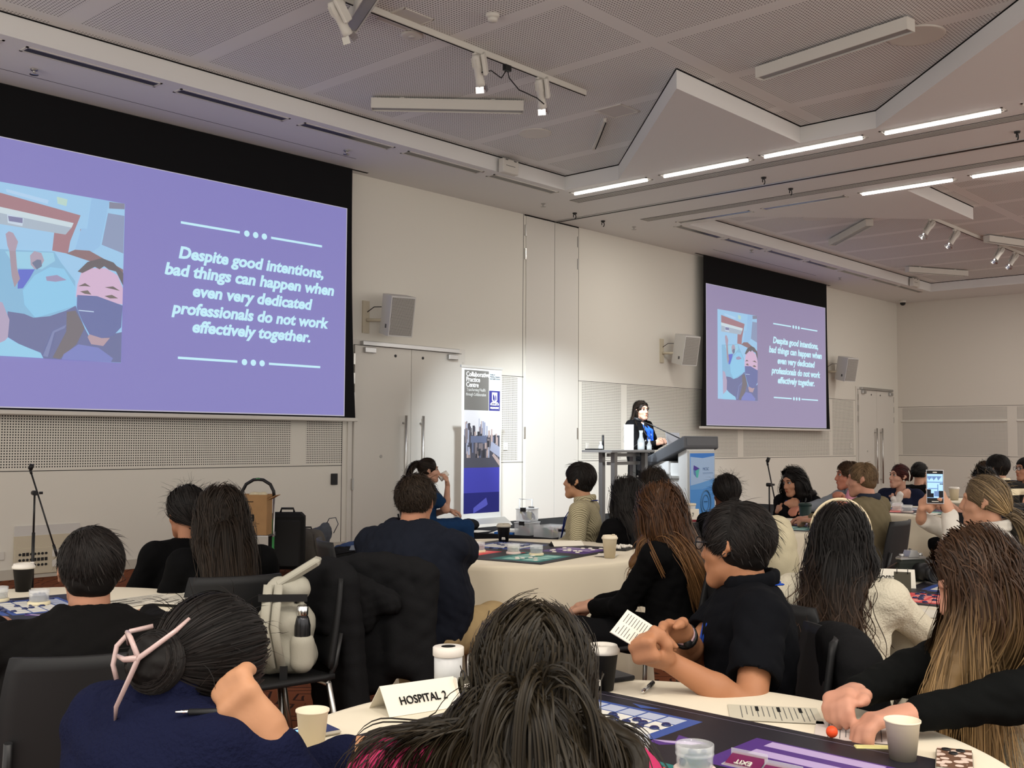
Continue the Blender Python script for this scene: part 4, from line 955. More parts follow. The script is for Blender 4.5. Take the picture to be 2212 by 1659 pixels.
def nets(D, lo, h):
    """surface nets on a sampled field"""
    s = D < 0; n = D.shape
    c = np.zeros(tuple(q - 1 for q in n), np.int8)
    offs = [(i, j, k) for i in (0, 1) for j in (0, 1) for k in (0, 1)]
    for i, j, k in offs: c += s[i:n[0] - 1 + i, j:n[1] - 1 + j, k:n[2] - 1 + k]
    idx = np.argwhere((c > 0) & (c < 8)); ID = np.full(c.shape, -1, np.int32); ID[tuple(idx.T)] = np.arange(len(idx))
    val = np.stack([D[idx[:, 0] + i, idx[:, 1] + j, idx[:, 2] + k] for i, j, k in offs], 1).astype(float)
    A = np.zeros((len(idx), 3)); W = np.zeros(len(idx))
    for a in range(8):
        for b in range(a + 1, 8):
            oa, ob = np.array(offs[a]), np.array(offs[b])
            if abs(oa - ob).sum() != 1: continue
            va, vb = val[:, a], val[:, b]; m = (va < 0) != (vb < 0); t = np.where(m, va / np.where(m, va - vb, 1), 0)
            A += m[:, None] * (oa + t[:, None] * (ob - oa)); W += m
    V = lo + (idx + A / W[:, None]) * h; F = []
    for ax in range(3):
        o1, o2 = [(1, 2), (2, 0), (0, 1)][ax]
        sl0 = [slice(1, n[i] - 1) for i in range(3)]; sl1 = list(sl0); sl0[ax] = slice(0, n[ax] - 1); sl1[ax] = slice(1, n[ax])
        a, b = s[tuple(sl0)], s[tuple(sl1)]; e = np.argwhere(a != b)
        if not len(e): continue
        fl = a[tuple(e.T)]; base = e + np.array([0 if i == ax else 1 for i in range(3)])
        u = np.zeros(3, int); v = np.zeros(3, int); u[o1] = 1; v[o2] = 1
        q = np.stack([ID[tuple((base - d).T)] for d in (u + v, v, 0 * u, u)], 1)
        q = np.where(fl[:, None], q, q[:, ::-1]); F.append(q)
    F = np.concatenate(F); return V, F[(F >= 0).all(1)]
def solid(name, prims, m, parent, vox=.01, **k):
    V, F = nets(*field(prims, vox, **k)); return quads(name, V, F, m, parent)

# ------------------------------------------------------------------ hair
def hairmat(name, root, tip, rough=.5, spec=.14):
    m = mat(name, root, rough, spec); nt = m.node_tree
    a = nd(nt, 'ShaderNodeAttribute', attribute_name='along'); r = nd(nt, 'ShaderNodeAttribute', attribute_name='shade')
    rp = nd(nt, 'ShaderNodeValToRGB'); rp.color_ramp.elements[0].color = (*root, 1); rp.color_ramp.elements[1].color = (*tip, 1)
    rp.color_ramp.elements[0].position = .25; rp.color_ramp.elements[1].position = .85
    nt.links.new(a.outputs['Fac'], rp.inputs['Fac'])
    mx = nd(nt, 'ShaderNodeMix', data_type='RGBA', blend_type='MULTIPLY'); mx.inputs[0].default_value = 1
    nt.links.new(rp.outputs['Color'], mx.inputs[6]); v = mth(nt, 'ADD', mth(nt, 'MULTIPLY', r.outputs['Fac'], 1.1), .5)
    cb = nd(nt, 'ShaderNodeCombineColor'); [nt.links.new(v, cb.inputs[i]) for i in range(3)]
    nt.links.new(cb.outputs[0], mx.inputs[7]); nt.links.new(mx.outputs[2], nt.nodes['Principled BSDF'].inputs['Base Color'])
    return m
HM = dict(
    black=hairmat('black_hair', (.010, .0085, .008), (.013, .010, .009)),
    dark=hairmat('dark_brown_hair', (.016, .011, .008), (.026, .017, .011)),
    brown=hairmat('brown_hair', (.045, .026, .015), (.07, .04, .022)),
    auburn=hairmat('auburn_hair', (.05, .022, .010), (.17, .085, .035), .36),
    ombre=hairmat('brown_to_blond_hair', (.04, .021, .012), (.30, .19, .085), .36),
    blond=hairmat('ash_blond_hair', (.12, .085, .05), (.34, .23, .11), .4),
    wavy=hairmat('black_brown_hair', (.010, .0085, .008), (.055, .032, .02)),
    sandy=hairmat('sandy_hair', (.12, .075, .04), (.17, .11, .06)),
    olive=hairmat('dark_olive_brown_hair', (.016, .0115, .006), (.014, .009, .006), .42, .22),
    red=hairmat('dark_red_hair', (.04, .010, .009), (.05, .014, .011)))
def tubes(P, r, name, m, parent, rnd, taper=.3, cen=None):
    """P (N,K,3) polylines -> flat hair ribbons lying across the outward direction; r = half width"""
    N, K, _ = P.shape; T = np.gradient(P, axis=1); T /= np.linalg.norm(T, axis=2)[..., None] + 1e-9
    out = P - (P.mean((0, 1)) if cen is None else cen); out[..., 2] *= .35; out += rnd.randn(N, 1, 3) * .014
    U = np.cross(T, out); U /= np.linalg.norm(U, axis=2)[..., None] + 1e-9
    t = np.linspace(0, 1, K); rad = np.broadcast_to(np.asarray(r), (N,))[:, None] * (1 - (1 - taper) * t ** 3)[None]
    V = np.stack([P - rad[..., None] * U, P + rad[..., None] * U], 2)
    a = np.arange(N)[:, None] * K * 2 + np.arange(K - 1)[None] * 2; F = np.stack([a, a + 1, a + 3, a + 2], -1).reshape(-1, 4)
    along = np.broadcast_to(t[None, :, None], (N, K, 2)).ravel(); sh = np.broadcast_to(rnd.rand(N)[:, None, None], (N, K, 2)).ravel()
    return quads(name, V.reshape(-1, 3), F, m, parent, True, dict(along=along, shade=sh))
def shade0(o, a=.15, s=.4):
    n = len(o.data.vertices)
    for k, v in (('along', a), ('shade', s)):
        at = o.data.attributes.new(k, 'FLOAT', 'POINT'); at.data.foreach_set('value', np.full(n, v, np.float32))
    return o
def flow(R0, D0, L, K, col, stiff=.9, grav=1.0, rnd=None, jit=.0, steer=None):
    """march strands from roots R0 along D0, falling and sliding over the collider prims (pr, margin)"""
    P = R0.copy(); d = D0 / (np.linalg.norm(D0, axis=1)[:, None] + 1e-9); out = [P.copy()]; st = (np.broadcast_to(L, (len(P),)) / (K - 1))[:, None]
    g = np.array((0, 0, -1.0))
    for i in range(K - 1):
        d = d * stiff + g * (1 - stiff) * grav
        if steer is not None: d = d + steer(P, i / K)
        if jit: d = d + rnd.randn(*d.shape) * jit
        d /= np.linalg.norm(d, axis=1)[:, None] + 1e-9
        Q = P + d * st
        for pr, mg in col:
            s = sdf(pr, Q) - mg; hit = s < 0
            if hit.any():
                e = 1e-3; q = Q[hit]
                G = np.stack([sdf(pr, q + e * v) - sdf(pr, q - e * v) for v in np.eye(3)], 1); G /= np.linalg.norm(G, axis=1)[:, None] + 1e-9
                Q[hit] = q - G * s[hit][:, None]
        d = Q - P; d /= np.linalg.norm(d, axis=1)[:, None] + 1e-9; P = P + d * st; out.append(P.copy())
    return np.stack(out, 1)
def clump(G, per, rad, rnd, tight=.5, wave=0, freq=3, strag=.0):
    """children strands around guides"""
    N, K, _ = G.shape; t = np.linspace(0, 1, K)
    off = rnd.randn(N, per, 3) * rad; P = G[:, None] + off[:, :, None] * (1 - (1 - tight) * np.sin(np.minimum(t * 1.3, 1) * 1.57))[None, None, :, None]
    if wave:
        ph = rnd.rand(N, 1, 1) * 6.28 + rnd.randn(N, per, 1) * .5; fr = freq * (1 + .25 * rnd.randn(N, 1, 1))
        ax = rnd.randn(N, 1, 1, 3); ax[..., 2] *= .2; ax /= np.linalg.norm(ax, axis=3)[..., None]; ay = np.cross(ax, (0, 0, 1.))
        am = wave * np.clip((t - .25) / .5, 0, 1.3)[None, None]
        P = P + (am * np.sin(6.28 * fr * t + ph))[..., None] * ax + (am * np.cos(6.28 * fr * t + ph))[..., None] * ay
    if strag:
        s = (rnd.rand(N, per) < .06)[:, :, None, None] * rnd.randn(N, per, 1, 3) * strag * (t ** 1.5)[None, None, :, None]; P = P + s
    return P.reshape(N * per, K, 3)

# ------------------------------------------------------------------ the figure
SKIN = {}
def skin(c):
    if c not in SKIN: SKIN[c] = mat('skin', srgb(*[v * .9 for v in c]), .5, .3, bump=.02, bscale=220, var=.05, vscale=14)
    return SKIN[c]
CL = {}
def cloth(c, kind='plain'):
    k = (c, kind)
    if k not in CL:
        if kind == 'knit':
            CL[k] = mat('knit', srgb(*c), .95, .06, bump=.5, bscale=130)
        elif kind in ('stripe', 'band', 'flower'):
            m = mat(kind, srgb(*c), .85, .15); nt = m.node_tree; tc = nd(nt, 'ShaderNodeTexCoord')
            if kind == 'flower':
                n = nd(nt, 'ShaderNodeTexVoronoi'); n.inputs['Scale'].default_value = 22; f = mth(nt, 'LESS_THAN', n.outputs['Distance'], .42)
            else:
                n = nd(nt, 'ShaderNodeTexWave'); n.inputs['Scale'].default_value = 32 if kind == 'stripe' else 2.2; n.inputs['Distortion'].default_value = 1.5 if kind == 'stripe' else .2
                n.bands_direction = 'DIAGONAL' if kind == 'stripe' else 'Z'; f = mth(nt, 'GREATER_THAN', n.outputs['Fac'], .62)
            nt.links.new(tc.outputs['Object'], n.inputs['Vector'])
            mx = nd(nt, 'ShaderNodeMix', data_type='RGBA'); nt.links.new(f, mx.inputs[0]); mx.inputs[6].default_value = (*srgb(*c), 1)
            mx.inputs[7].default_value = (*srgb(*((120, 112, 88) if kind == 'stripe' else (226, 212, 180) if kind == 'band' else (226, 224, 220))), 1)
            nt.links.new(mx.outputs[2], nt.nodes['Principled BSDF'].inputs['Base Color']); CL[k] = m
        else:
            CL[k] = mat('fabric', srgb(*c), .9, .08, bump=.12, bscale=350, var=.08, vscale=10)
    return CL[k]
def ik(S, Wt, l1, l2, pole):
    d = Wt - S; L = min(np.linalg.norm(d), (l1 + l2) * .995); u = unit(d); Wt = S + u * L
    a = (l1 * l1 - l2 * l2 + L * L) / (2 * L); h = math.sqrt(max(l1 * l1 - a * a, 1e-6)); p = np.array(pole, float); p = unit(p - u * (p @ u))
    return S + u * a + p * h, Wt
def hand(W, d, n, side, s=1, curl=.4, thumb=.4, spread=.12, curls=None):
    """W wrist, d finger direction, n palm normal (the way the palm faces), side +1 right"""
    d = unit(d); n = unit(n - d * (np.array(n) @ d)); a = np.cross(d, n) * side     # a points to the thumb side
    pr = [cap(W, W + d * .03 * s, .027 * s, .03 * s, .72, a)]
    for q in (-.028, -.010, .010, .027): pr.append(cap(W + d * .02 * s + a * q * .8 * s, W + d * .086 * s + a * q * s, .015 * s, .0125 * s))
    for i, (q, L) in enumerate(((.028, .9), (.0095, 1.0), (-.0095, .94), (-.0275, .74))):
        c = (curls[i] if curls else curl); p = W + d * .088 * s + a * q * s; dd = unit(d + a * spread * q * 20)
        for j, (l, r) in enumerate(((.043, .0105), (.027, .0095), (.021, .0085))):
            dd = unit(rot(dd, np.cross(d, n), c * (1.1, 1.45, .95)[j]))
            e = p + dd * l * L * s; pr.append(cap(p, e, r * s, (r - .0008) * s)); p = e
    t0 = W + d * .028 * s + a * .026 * s; t1 = t0 + unit(d * .75 + a * .6 + n * thumb) * .042 * s; t2 = t1 + unit(d * .9 + a * (.3 - .5 * thumb) + n * thumb * 1.2) * .032 * s; t3 = t2 + unit(d + a * (.0 - .5 * thumb) + n * thumb) * .024 * s
    pr += [cap(t0, t1, .0155 * s, .0125 * s), cap(t1, t2, .0115 * s, .0105 * s), cap(t2, t3, .0105 * s, .0088 * s)]
    return pr
def rot(v, ax, a):
    ax = unit(ax); return v * math.cos(a) + np.cross(ax, v) * math.sin(a) + ax * (ax @ v) * (1 - math.cos(a))

PEOPLE = {}
def person(label, top, face, look=(0, 0, 0), lean=.12, side=0, s=1.0, w=1.0, female=False, sk=(196, 150, 120), hair=('short', 'black'), shirt=(16, 16, 18), kind='plain', sleeve='long', pants=(18, 18, 20),
           R=None, L=None, vox=.008, hvox=None, stand=None, collar=None, lanyard=None, legs=True, seatz=.5, wr=.006, seed=1, faceon=False, hunch=0, nbo=(0, 0), gaze=0, group=None, shoulders=None, splay=.16, extra=None, kneef=.42, hem=None, spr=1.0, pname='shirt'):
    """top = crown of the head (world); face = way the body looks in degrees from +X; look = head yaw, pitch, roll relative to the body"""
    f = math.radians(face); F = np.array((math.cos(f), math.sin(f), 0)); Rt = np.array((F[1], -F[0], 0)); U = np.array((0, 0, 1.0))
    top = np.array(top, float)
    hy, hp, hr = (math.radians(q) for q in look)
    hf = rot(F, U, hy); hrt = np.array((hf[1], -hf[0], 0)); hf = rot(hf, hrt, hp); hu = np.cross(hrt, hf); hrt, hu = rot(hrt, hf, hr), rot(hu, hf, hr)
    HR = np.stack([hrt, hf, hu], 1)                       # columns: right, forward, up of the head
    C = top - hu * .118 * s                               # head centre
    hd = lambda x, y, z: C + HR @ (np.array((x, y, z)) * s)
    nb = C - hf * .02 * s - hu * .085 * s + (-U * (.058 - hunch) - F * .028) * s + Rt * nbo[0] + F * nbo[1]      # neck base
    if stand is None:
        P = np.array((C[0], C[1], 0)) - F * lean - Rt * side; P[2] = seatz
    else: P = np.array((C[0], C[1], 0)) - F * lean - Rt * side; P[2] = stand
    spine = nb - P; sd = unit(spine); ch = P + spine * .66
    sw = (shoulders or (.165 if female else .19)) * s * w ** .5
    SL, SR_ = nb - sd * .055 * s - Rt * sw, nb - sd * .055 * s + Rt * sw
    fat = max(w, 1)
    torso = [ell(P + U * .02, np.array((.165 * w, .135 * w, .13)) * s, np.stack([Rt, F, U], 1)),
             cap(P + U * .04, P + spine * .45, .14 * s * w, .145 * s * w, .74, Rt), cap(P + spine * .42, ch, .145 * s * w, .155 * s * w, .72, Rt),
             cap(ch - Rt * .07 * s, nb - sd * .11 * s - Rt * .09 * s * w, .1 * s * w ** .7, .075 * s, .9, F), cap(ch + Rt * .07 * s, nb - sd * .11 * s + Rt * .09 * s * w, .1 * s * w ** .7, .075 * s, .9, F),
             cap(nb - sd * .04 * s, SL, .052 * s, .058 * s), cap(nb - sd * .04 * s, SR_, .052 * s, .058 * s)]
    if female: torso += [ell(ch + F * .085 * s - Rt * .065 * s - sd * .01, np.array((.065, .06, .065)) * s), ell(ch + F * .085 * s + Rt * .065 * s - sd * .01, np.array((.065, .06, .065)) * s)]
    if w > 1.2: torso += [ell(P + spine * .3 + F * .05, np.array((.19, .17, .2)) * w * s * .95, np.stack([Rt, F, U], 1)), ell(P + spine * .5 - F * .02, np.array((.19, .15, .2)) * w * s * .9, np.stack([Rt, F, U], 1))]
    l1, l2 = .285 * s, .255 * s; arms = []
    aw = w ** .6
    for sg, S, spec in ((-1, SL, L), (1, SR_, R)):
        spec = spec or dict(w=P + F * .34 + Rt * sg * .14 + U * .12, d=F + -Rt * sg * .3, n=-U, curl=.35)
        Wt = np.array(spec['w'], float); pole = spec.get('pole', -U * .9 + Rt * sg * .6 - F * .25)
        E, Wt = ik(S, Wt, l1, l2, pole)
        hd_ = np.array(spec.get('d', Wt - E), float); nn = np.array(spec.get('n', -U), float)
        arms.append((sg, S, E, Wt, hd_, nn, spec))
    base = np.array((P[0], P[1], 0 if stand is None else ZS))
    o = empty('person', base, label, 'person', group)
    # --- skin: one continuous surface
    fa = .92 if female else 1
    body = [ell(hd(0, -.012, .028), np.array((.0745, .094, .088)) * s, HR), ell(hd(0, .028, -.045), np.array((.056 * fa, .064, .072)) * s, HR), ell(hd(0, .062, -.098), np.array((.024, .022, .018)) * s, HR),
            cap(hd(-.03, .03, -.07), hd(-.012, .066, -.1), .026 * s), cap(hd(.03, .03, -.07), hd(.012, .066, -.1), .026 * s),
            cap(hd(-.028, .064, -.028), hd(-.045, .04, -.03), .022 * s), cap(hd(.028, .064, -.028), hd(.045, .04, -.03), .022 * s),
            cap(hd(-.03, .078, .03), hd(.03, .078, .03), .012 * s)]
    body += [cap(hd(0, -.025, -.06), nb - sd * .03 * s, .052 * s * fa * w ** .3, .058 * s * fa * w ** .3)]
    face_p = [cap(hd(0, .088, .012), hd(0, .106, -.028), .008 * s, .0115 * s), cap(hd(-.011, .098, -.031), hd(.011, .098, -.031), .008 * s),
              cap(hd(-.017, .086, -.058), hd(.017, .086, -.058), .0085 * s), cap(hd(-.014, .083, -.068), hd(.014, .083, -.068), .0085 * s)]
    ears = []
    for sg in (-1, 1): ears += [cap(hd(sg * .074, -.012, .012), hd(sg * .079, -.006, -.022), .012 * s, .0085 * s, 1.0), cap(hd(sg * .078, -.022, .018), hd(sg * .083, -.026, -.004), .008 * s)]
    body += face_p + ears
    core = [(p[0], p[1], p[2], p[3] - .018, p[4] - .018, p[5], p[6]) if p[0] == 'c' else (p[0], p[1], p[2] - .02, p[3]) for p in torso]
    body += core
    for sg, S, E, Wt, d, n, sp in arms:
        body += [cap(S, E, .044 * s * aw, .038 * s * aw), cap(E, E + (Wt - E) * .4, .037 * s * aw, .036 * s * aw), cap(E + (Wt - E) * .4, Wt, .036 * s * aw, .025 * s * aw ** .5)]
        body += hand(Wt, d, n, sg, s * .97, sp.get('curl', .35), sp.get('thumb', .4), sp.get('spread', .1), sp.get('curls'))
    hip = [P - Rt * .088 * s * w - U * .015, P + Rt * .088 * s * w - U * .015]; kn = []; an = []
    for sg, h_ in ((-1, hip[0]), (1, hip[1])):
        if stand is None:
            k_ = h_ + F * kneef * s + Rt * sg * splay * .4; k_[2] = .50; a_ = k_ + F * .04; a_[2] = .09
        else:
            k_ = h_ + F * .02; k_[2] = ZS + .46 * s; a_ = k_ - F * .02; a_[2] = ZS + .09
        kn.append(k_); an.append(a_)
        body += [cap(h_, k_, .06 * s, .045 * s), cap(k_, a_, .045 * s, .034 * s), cap(a_, a_ + F * .12 - U * .05, .034 * s, .025 * s)]
    subs = [(ell(hd(sg * .031, .098, .012), np.array((.019, .018, .0125)) * s, HR), .012) for sg in (-1, 1)]
    skm = skin(sk)
    solid('body', body, skm, o, hvox or vox, k=.016 * s, subs=subs)
    if faceon:
        for sg in (-1, 1):
            e = MB(); e.sph(hd(sg * .031, .0745, .011), .0118 * s, 12); e.build('eye', M['eye'], o)
            MB().sph(hd(sg * .031 + gaze * .004, .0835, .0105), .0068 * s, 8).build('iris', M['iris'], o)
            MB().tube([hd(sg * .046, .0775, .014), hd(sg * .031, .0865, .0195), hd(sg * .017, .0825, .013)], .0024 * s, 6).build('eyelid', M['iris'], o)
            MB().tube([hd(sg * .05, .075, .031), hd(sg * .034, .0895, .037), hd(sg * .016, .0905, .033)], [.0022 * s, .0034 * s, .003 * s], 6).build('eyebrow', HM['dark'], o)
        lp = [cap(hd(-.022, .0885, -.0615), hd(0, .0955, -.0585), .0035 * s, .0058 * s), cap(hd(.022, .0885, -.0615), hd(0, .0955, -.0585), .0035 * s, .0058 * s), cap(hd(-.018, .087, -.066), hd(.018, .087, -.066), .0055 * s), cap(hd(-.004, .093, -.0665), hd(.004, .093, -.0665), .006 * s)]
        solid('lips', lp, skin(tuple(int(a * b) for a, b in zip(sk, (.9, .66, .64)))), o, .0022, k=.006)
    # --- clothes
    t = .013 if kind != 'knit' else .02
    gp = [(p[0], p[1], p[2], p[3] + t, p[4] + t, p[5], p[6]) if p[0] == 'c' else (p[0], p[1], p[2] + t, p[3]) for p in torso]
    for sg, S, E, Wt, d, n, sp in arms:
        gp.append(cap(S, S + (E - S) * (.62 if sleeve == 'short' else 1), .062 * s * aw, (.068 if sleeve == 'short' else .052) * s * aw))
        if sleeve == 'long': gp.append(cap(E, E + (Wt - E) * .9, .052 * s * aw, .038 * s * aw))
    if hem is not None: gp.append(cap(P + U * .02, P - U * hem, .16 * s * w, .17 * s * w, .8, Rt))
    pl = []; neck = []
    neck = [(cap(nb + sd * .02 + F * .012, nb + sd * .2, .062 * s * fa * w ** .3, .075 * s), .012)]
    if collar == 'v': neck.append((cap(nb + F * .08 - sd * .02, ch + F * .17 - sd * -.02, .05 * s, .012 * s), .01))
    if sleeve == 'short':
        for sg, S, E, Wt, d, n, sp in arms:
            u = unit(E - S); neck.append((cap(S + u * (.62 * l1 + .075 * s), S + u * (.62 * l1 + .3), .075 * s * aw), .006))
    gv = max(vox, .008)
    sh = solid(pname, gp, cloth(shirt, kind), o, gv, k=.03 * s, wr=wr, seed=seed, subs=neck, wl=.11)
    if collar in ('shirt', 'jacket', 'turtle'):
        ring = []; hh = .035 if collar != 'turtle' else .05
        for i in range(14):
            a0, a1 = (2 * math.pi * j / 14 for j in (i, i + 1))
            q = lambda a: nb + sd * (.012 + .01 * math.cos(a)) * s + (Rt * math.sin(a) * .064 - F * math.cos(a) * .06) * s * w ** .3 * 1.06
            ring.append(cap(q(a0), q(a1), .010)); ring.append(cap(q(a0) + sd * hh * .6, q(a1) + sd * hh * .6, .009))
        solid('collar', ring, cloth(shirt, kind), o, .006, k=.02)
    if legs:
        tp = [ell(P + U * .01, np.array((.17 * w, .14 * w, .115)) * s, np.stack([Rt, F, U], 1))]; lw = w ** .8
        for h_, k_, a_ in zip(hip, kn, an): tp += [cap(h_, k_, .085 * s * lw, .066 * s * lw), cap(k_, a_, .066 * s * lw, .052 * s)]
        solid('trousers', tp, cloth(pants), o, max(vox, .012), k=.035, wr=.005, seed=seed + 5)
        for sg, a_ in zip((-1, 1), an): solid('shoe', [cap(a_ - U * .045 - F * .05, a_ - U * .05 + F * .14, .04, .036, .8, Rt)], M['shoe'], o, .012, planes=[((0, 0, base[2] + .004), (0, 0, -1))])
    if lanyard:
        for sg in (-1, 1):
            pts = [nb + (-F * .084 + sd * .012 + Rt * sg * .02) * s, nb + (Rt * sg * .085 + sd * .016) * s, nb + (Rt * sg * .07 + F * .07 - sd * .02) * s, ch + (Rt * sg * .035 + F * (.13 if not female else .155) + sd * .05) * s, ch + (F * .155 - sd * .09 + Rt * sg * .006) * s]
            pts = [np.array(q) for q in pts]; Q = []
            for i in range(len(pts) - 1):
                for tt in np.linspace(0, 1, 6)[:-1]: Q.append(pts[i] * (1 - tt) + pts[i + 1] * tt)
            MB().tube(Q + [pts[-1]], .012 * s, 6, flat=.3).build('lanyard', cloth(lanyard), o)
    I = dict(o=o, C=C, HR=HR, hd=hd, s=s, nb=nb, sd=sd, F=F, Rt=Rt, P=P, ch=ch, torso=torso, arms=arms, SL=SL, SR=SR_, w=w, kn=kn, skin=skm, shirt=sh, faceon=faceon)
    hairdo(I, hair, seed)
    return I
M['eye'] = mat('eye_white', (.42, .39, .36), .3, .4); M['iris'] = mat('dark_iris', (.018, .012, .009), .25, .5); M['shoe'] = mat('dark_shoe', (.02, .02, .02), .6, .3)

def hairdo(I, spec, seed):
    style, colr = spec[0], spec[1]; opt = spec[2] if len(spec) > 2 else {}
    U_ = np.array((0, 0, 1.)); o, hd, HR, s, C = I['o'], I['hd'], I['HR'], I['s'], I['C']; m = HM[colr]; rnd = np.random.RandomState(seed * 7 + 1)
    vol = opt.get('vol', 0.0)
    shell = [ell(hd(0, -.014, .034), np.array((.081 + vol, .1 + vol, .092 + vol)) * s, HR)]
    hl = opt.get('hairline', .058)       # forward limit of the hair below the brow
    R6 = HR
    cutf = ell(hd(0, .13, -.03), np.array((.076, .088, .112)) * s, HR) if I['faceon'] else ell(hd(0, .13, -.045), np.array((.075, .082, .1)) * s, HR)
    subs = [(cutf, .012), (cap(hd(-.075, .06, -.05), hd(.075, .06, -.05), .05 * s), .01)]
    pl = []
    if style in ('short', 'fade', 'curly', 'mop'):
        nape = opt.get('nape', -.055)
        shell.append(ell(hd(0, -.045, -.02), np.array((.068, .06, .06)) * s, HR))
        pl.append((hd(0, 0, nape), -(HR[:, 2] * .9 + HR[:, 1] * -.45)))
        subs += [(cap(hd(sg * .095, -.002, .0), hd(sg * .095, -.005, -.03), .023 * s), .01) for sg in (-1, 1)]
    cap_o = solid('hair', shell, m, o, .006, k=.02, subs=subs, planes=pl, wr=.004, seed=seed, wl=.05); shade0(cap_o)
    A, Bc, Cc = .082 + vol, .101 + vol, .093 + vol; hc = hd(0, -.014, .034)
    def roots(n, zmin=-.5, part=0):
        u = rnd.randn(n * 4, 3); u /= np.linalg.norm(u, axis=1)[:, None]
        y, z = u[:, 1] * Bc, u[:, 2] * Cc + .034
        ok = (u[:, 2] > zmin) & ~((y > .062) & (z < .085)) & ~((y > .03) & (z < .015)) & ~((y > -.01) & (z < -.01))
        return u[ok][:n]
    el = np.array((A, Bc, Cc)) * s
    if style in ('short', 'fade', 'curly', 'mop'):
        n = int(opt.get('n', 1500) * 2.2); u = roots(n, -.62); n = len(u); r0 = hc + (u * el) @ HR.T
        ln = opt.get('len', .045) * s * (.35 + .65 * np.clip(u[:, 2] + .45, 0.1, 1)) if style != 'mop' else opt.get('len', .07) * s * (.45 + .55 * np.clip(u[:, 2] + .55, 0, 1))
        nrm = (u / el) @ HR.T; nrm /= np.linalg.norm(nrm, axis=1)[:, None]
        wd = np.array(opt.get('dir', (.35, .75, -.2))); dirs = np.stack([wd[0] * np.ones(n) + .6 * u[:, 0], wd[1] * np.where(u[:, 1] > -.1, 1, -.6), wd[2] - .5 * (1 - u[:, 2])], 1) @ HR.T
        dirs = dirs - nrm * np.sum(dirs * nrm, 1)[:, None]; dirs /= np.linalg.norm(dirs, axis=1)[:, None]
        d0 = dirs + nrm * opt.get('lift', .35) * .35 + rnd.randn(n, 3) * opt.get('mess', .22) * .5
        K = 8; hel = (ell(hc, el * .985, HR), .002)
        at = opt.get('hug', .42)
        fly = np.where(rnd.rand(n) < opt.get('fly', .012), .1, 1.)[:, None]
        G = flow(r0 - nrm * .004, d0, ln, K, [hel], .95, .5, steer=lambda P, t: -at * fly * (P - hc) / (np.linalg.norm(P - hc, axis=1)[:, None] + 1e-6))
        G += (nrm * (.009 * rnd.rand(n)[:, None]))[:, None] * np.linspace(0, 1, K)[None, :, None]
        if style == 'curly':
            t = np.linspace(0, 1, K); ph = rnd.rand(n, 1) * 6.28; q = np.stack([np.cos(ph + t * 7), np.sin(ph + t * 7), .3 * np.sin(ph * 2 + t * 5)], -1) * .011 * s; G = G + q * np.minimum(t * 3, 1)[None, :, None]
        tubes(G, .0015 * s, 'hair_strands', m, o, rnd, .2, hc)
        return
    # ---- long styles
    col = [(ell(hc, el * .99, HR), .003)]
    body = [(p, .016) for p in I['torso']]
    if not opt.get('front'):
        for sg, S, E, Wt, d, n, sp in I['arms']: body += [(cap(S, E, .06 * s), .012)]
    body.append((cap(hd(0, -.02, -.06), I['nb'], .055 * s), .008))
    if style == 'long':
        L = opt.get('len', .5); half = opt.get('half', 2.35 if opt.get('front') else 1.75); spread = opt.get('spread', .1)
        # the mass of the hair: locks hanging from a rim behind the ears, sliding over shoulders and back
        ng = 13; a = np.linspace(-half, half, ng); rim = np.stack([np.sin(a) * .068, -np.cos(a) * .078 - .012, np.full(ng, .02)], 1) * s
        r0 = C + rim @ HR.T; d0 = np.tile((0, 0, -1.), (ng, 1)) + (np.stack([np.sin(a), -np.cos(a), 0 * a], 1) @ HR.T) * spread
        ll = (L - .16) * (1 - .1 * (np.abs(a) / half) ** 2); K2 = 16
        thick = opt.get('thick', .024) * s
        Fb, Rb_ = I['F'], I['Rt']; fside = ((np.abs(a) > 1.55) & bool(opt.get('front')))[:, None]
        def msteer(P, t):
            lo = P - C; x = lo @ Rb_; low = (lo[:, 2] < -.04 * s)[:, None]
            v = np.where(fside, .3, -.3) * Fb[None] * low
            return v - Rb_[None] * (np.sign(x) * opt.get('gather', .15) * 1.5 * (np.abs(x) > .07 * s))[:, None] * low
        Gm = flow(r0, d0, ll, K2, [(p, m_ + thick * .55) for p, m_ in body], .55, 1.0, steer=msteer)
        locks = []
        for i in range(ng):
            for j in range(K2 - 1):
                f0, f1 = (1 - .6 * (q / (K2 - 1)) ** 2 for q in (j, j + 1)); locks.append(cap(Gm[i, j], Gm[i, j + 1], thick * f0 * 1.15, thick * f1 * 1.15))
        mass = solid('hair_mass', locks, m, o, .008, k=.03 * s, wr=.005, seed=seed + 3, wl=.045)
        n_ = len(mass.data.vertices); z = np.zeros(n_ * 3, np.float32); mass.data.vertices.foreach_get('co', z); z = z.reshape(-1, 3) + ORG[o.name]
        al = np.clip((C[2] + .1 - z[:, 2]) / max(L - .05, .1), 0, 1)
        for kk, vv in (('along', al), ('shade', np.full(n_, .35))):
            at = mass.data.attributes.new(kk, 'FLOAT', 'POINT'); at.data.foreach_set('value', vv.astype(np.float32))
        ng = opt.get('guides', 190); per = opt.get('per', 12); u = roots(ng, -.75); ng = len(u)
        part = opt.get('part', 0.); r0 = hc + (u * el) @ HR.T; nrm = (u / el) @ HR.T; nrm /= np.linalg.norm(nrm, axis=1)[:, None]
        sx = np.where(u[:, 0] > part, 1., -1.); tp = np.clip(u[:, 2], 0, 1)
        dl = np.stack([sx * (.15 + .85 * tp), -.75 * np.ones(ng) * (1 - .3 * tp), -.5 * np.ones(ng)], 1) @ HR.T
        dl = dl - nrm * np.sum(dl * nrm, 1)[:, None]; dl /= np.linalg.norm(dl, axis=1)[:, None]
        mm = [(p, .009 * s) for p in locks[::2]]
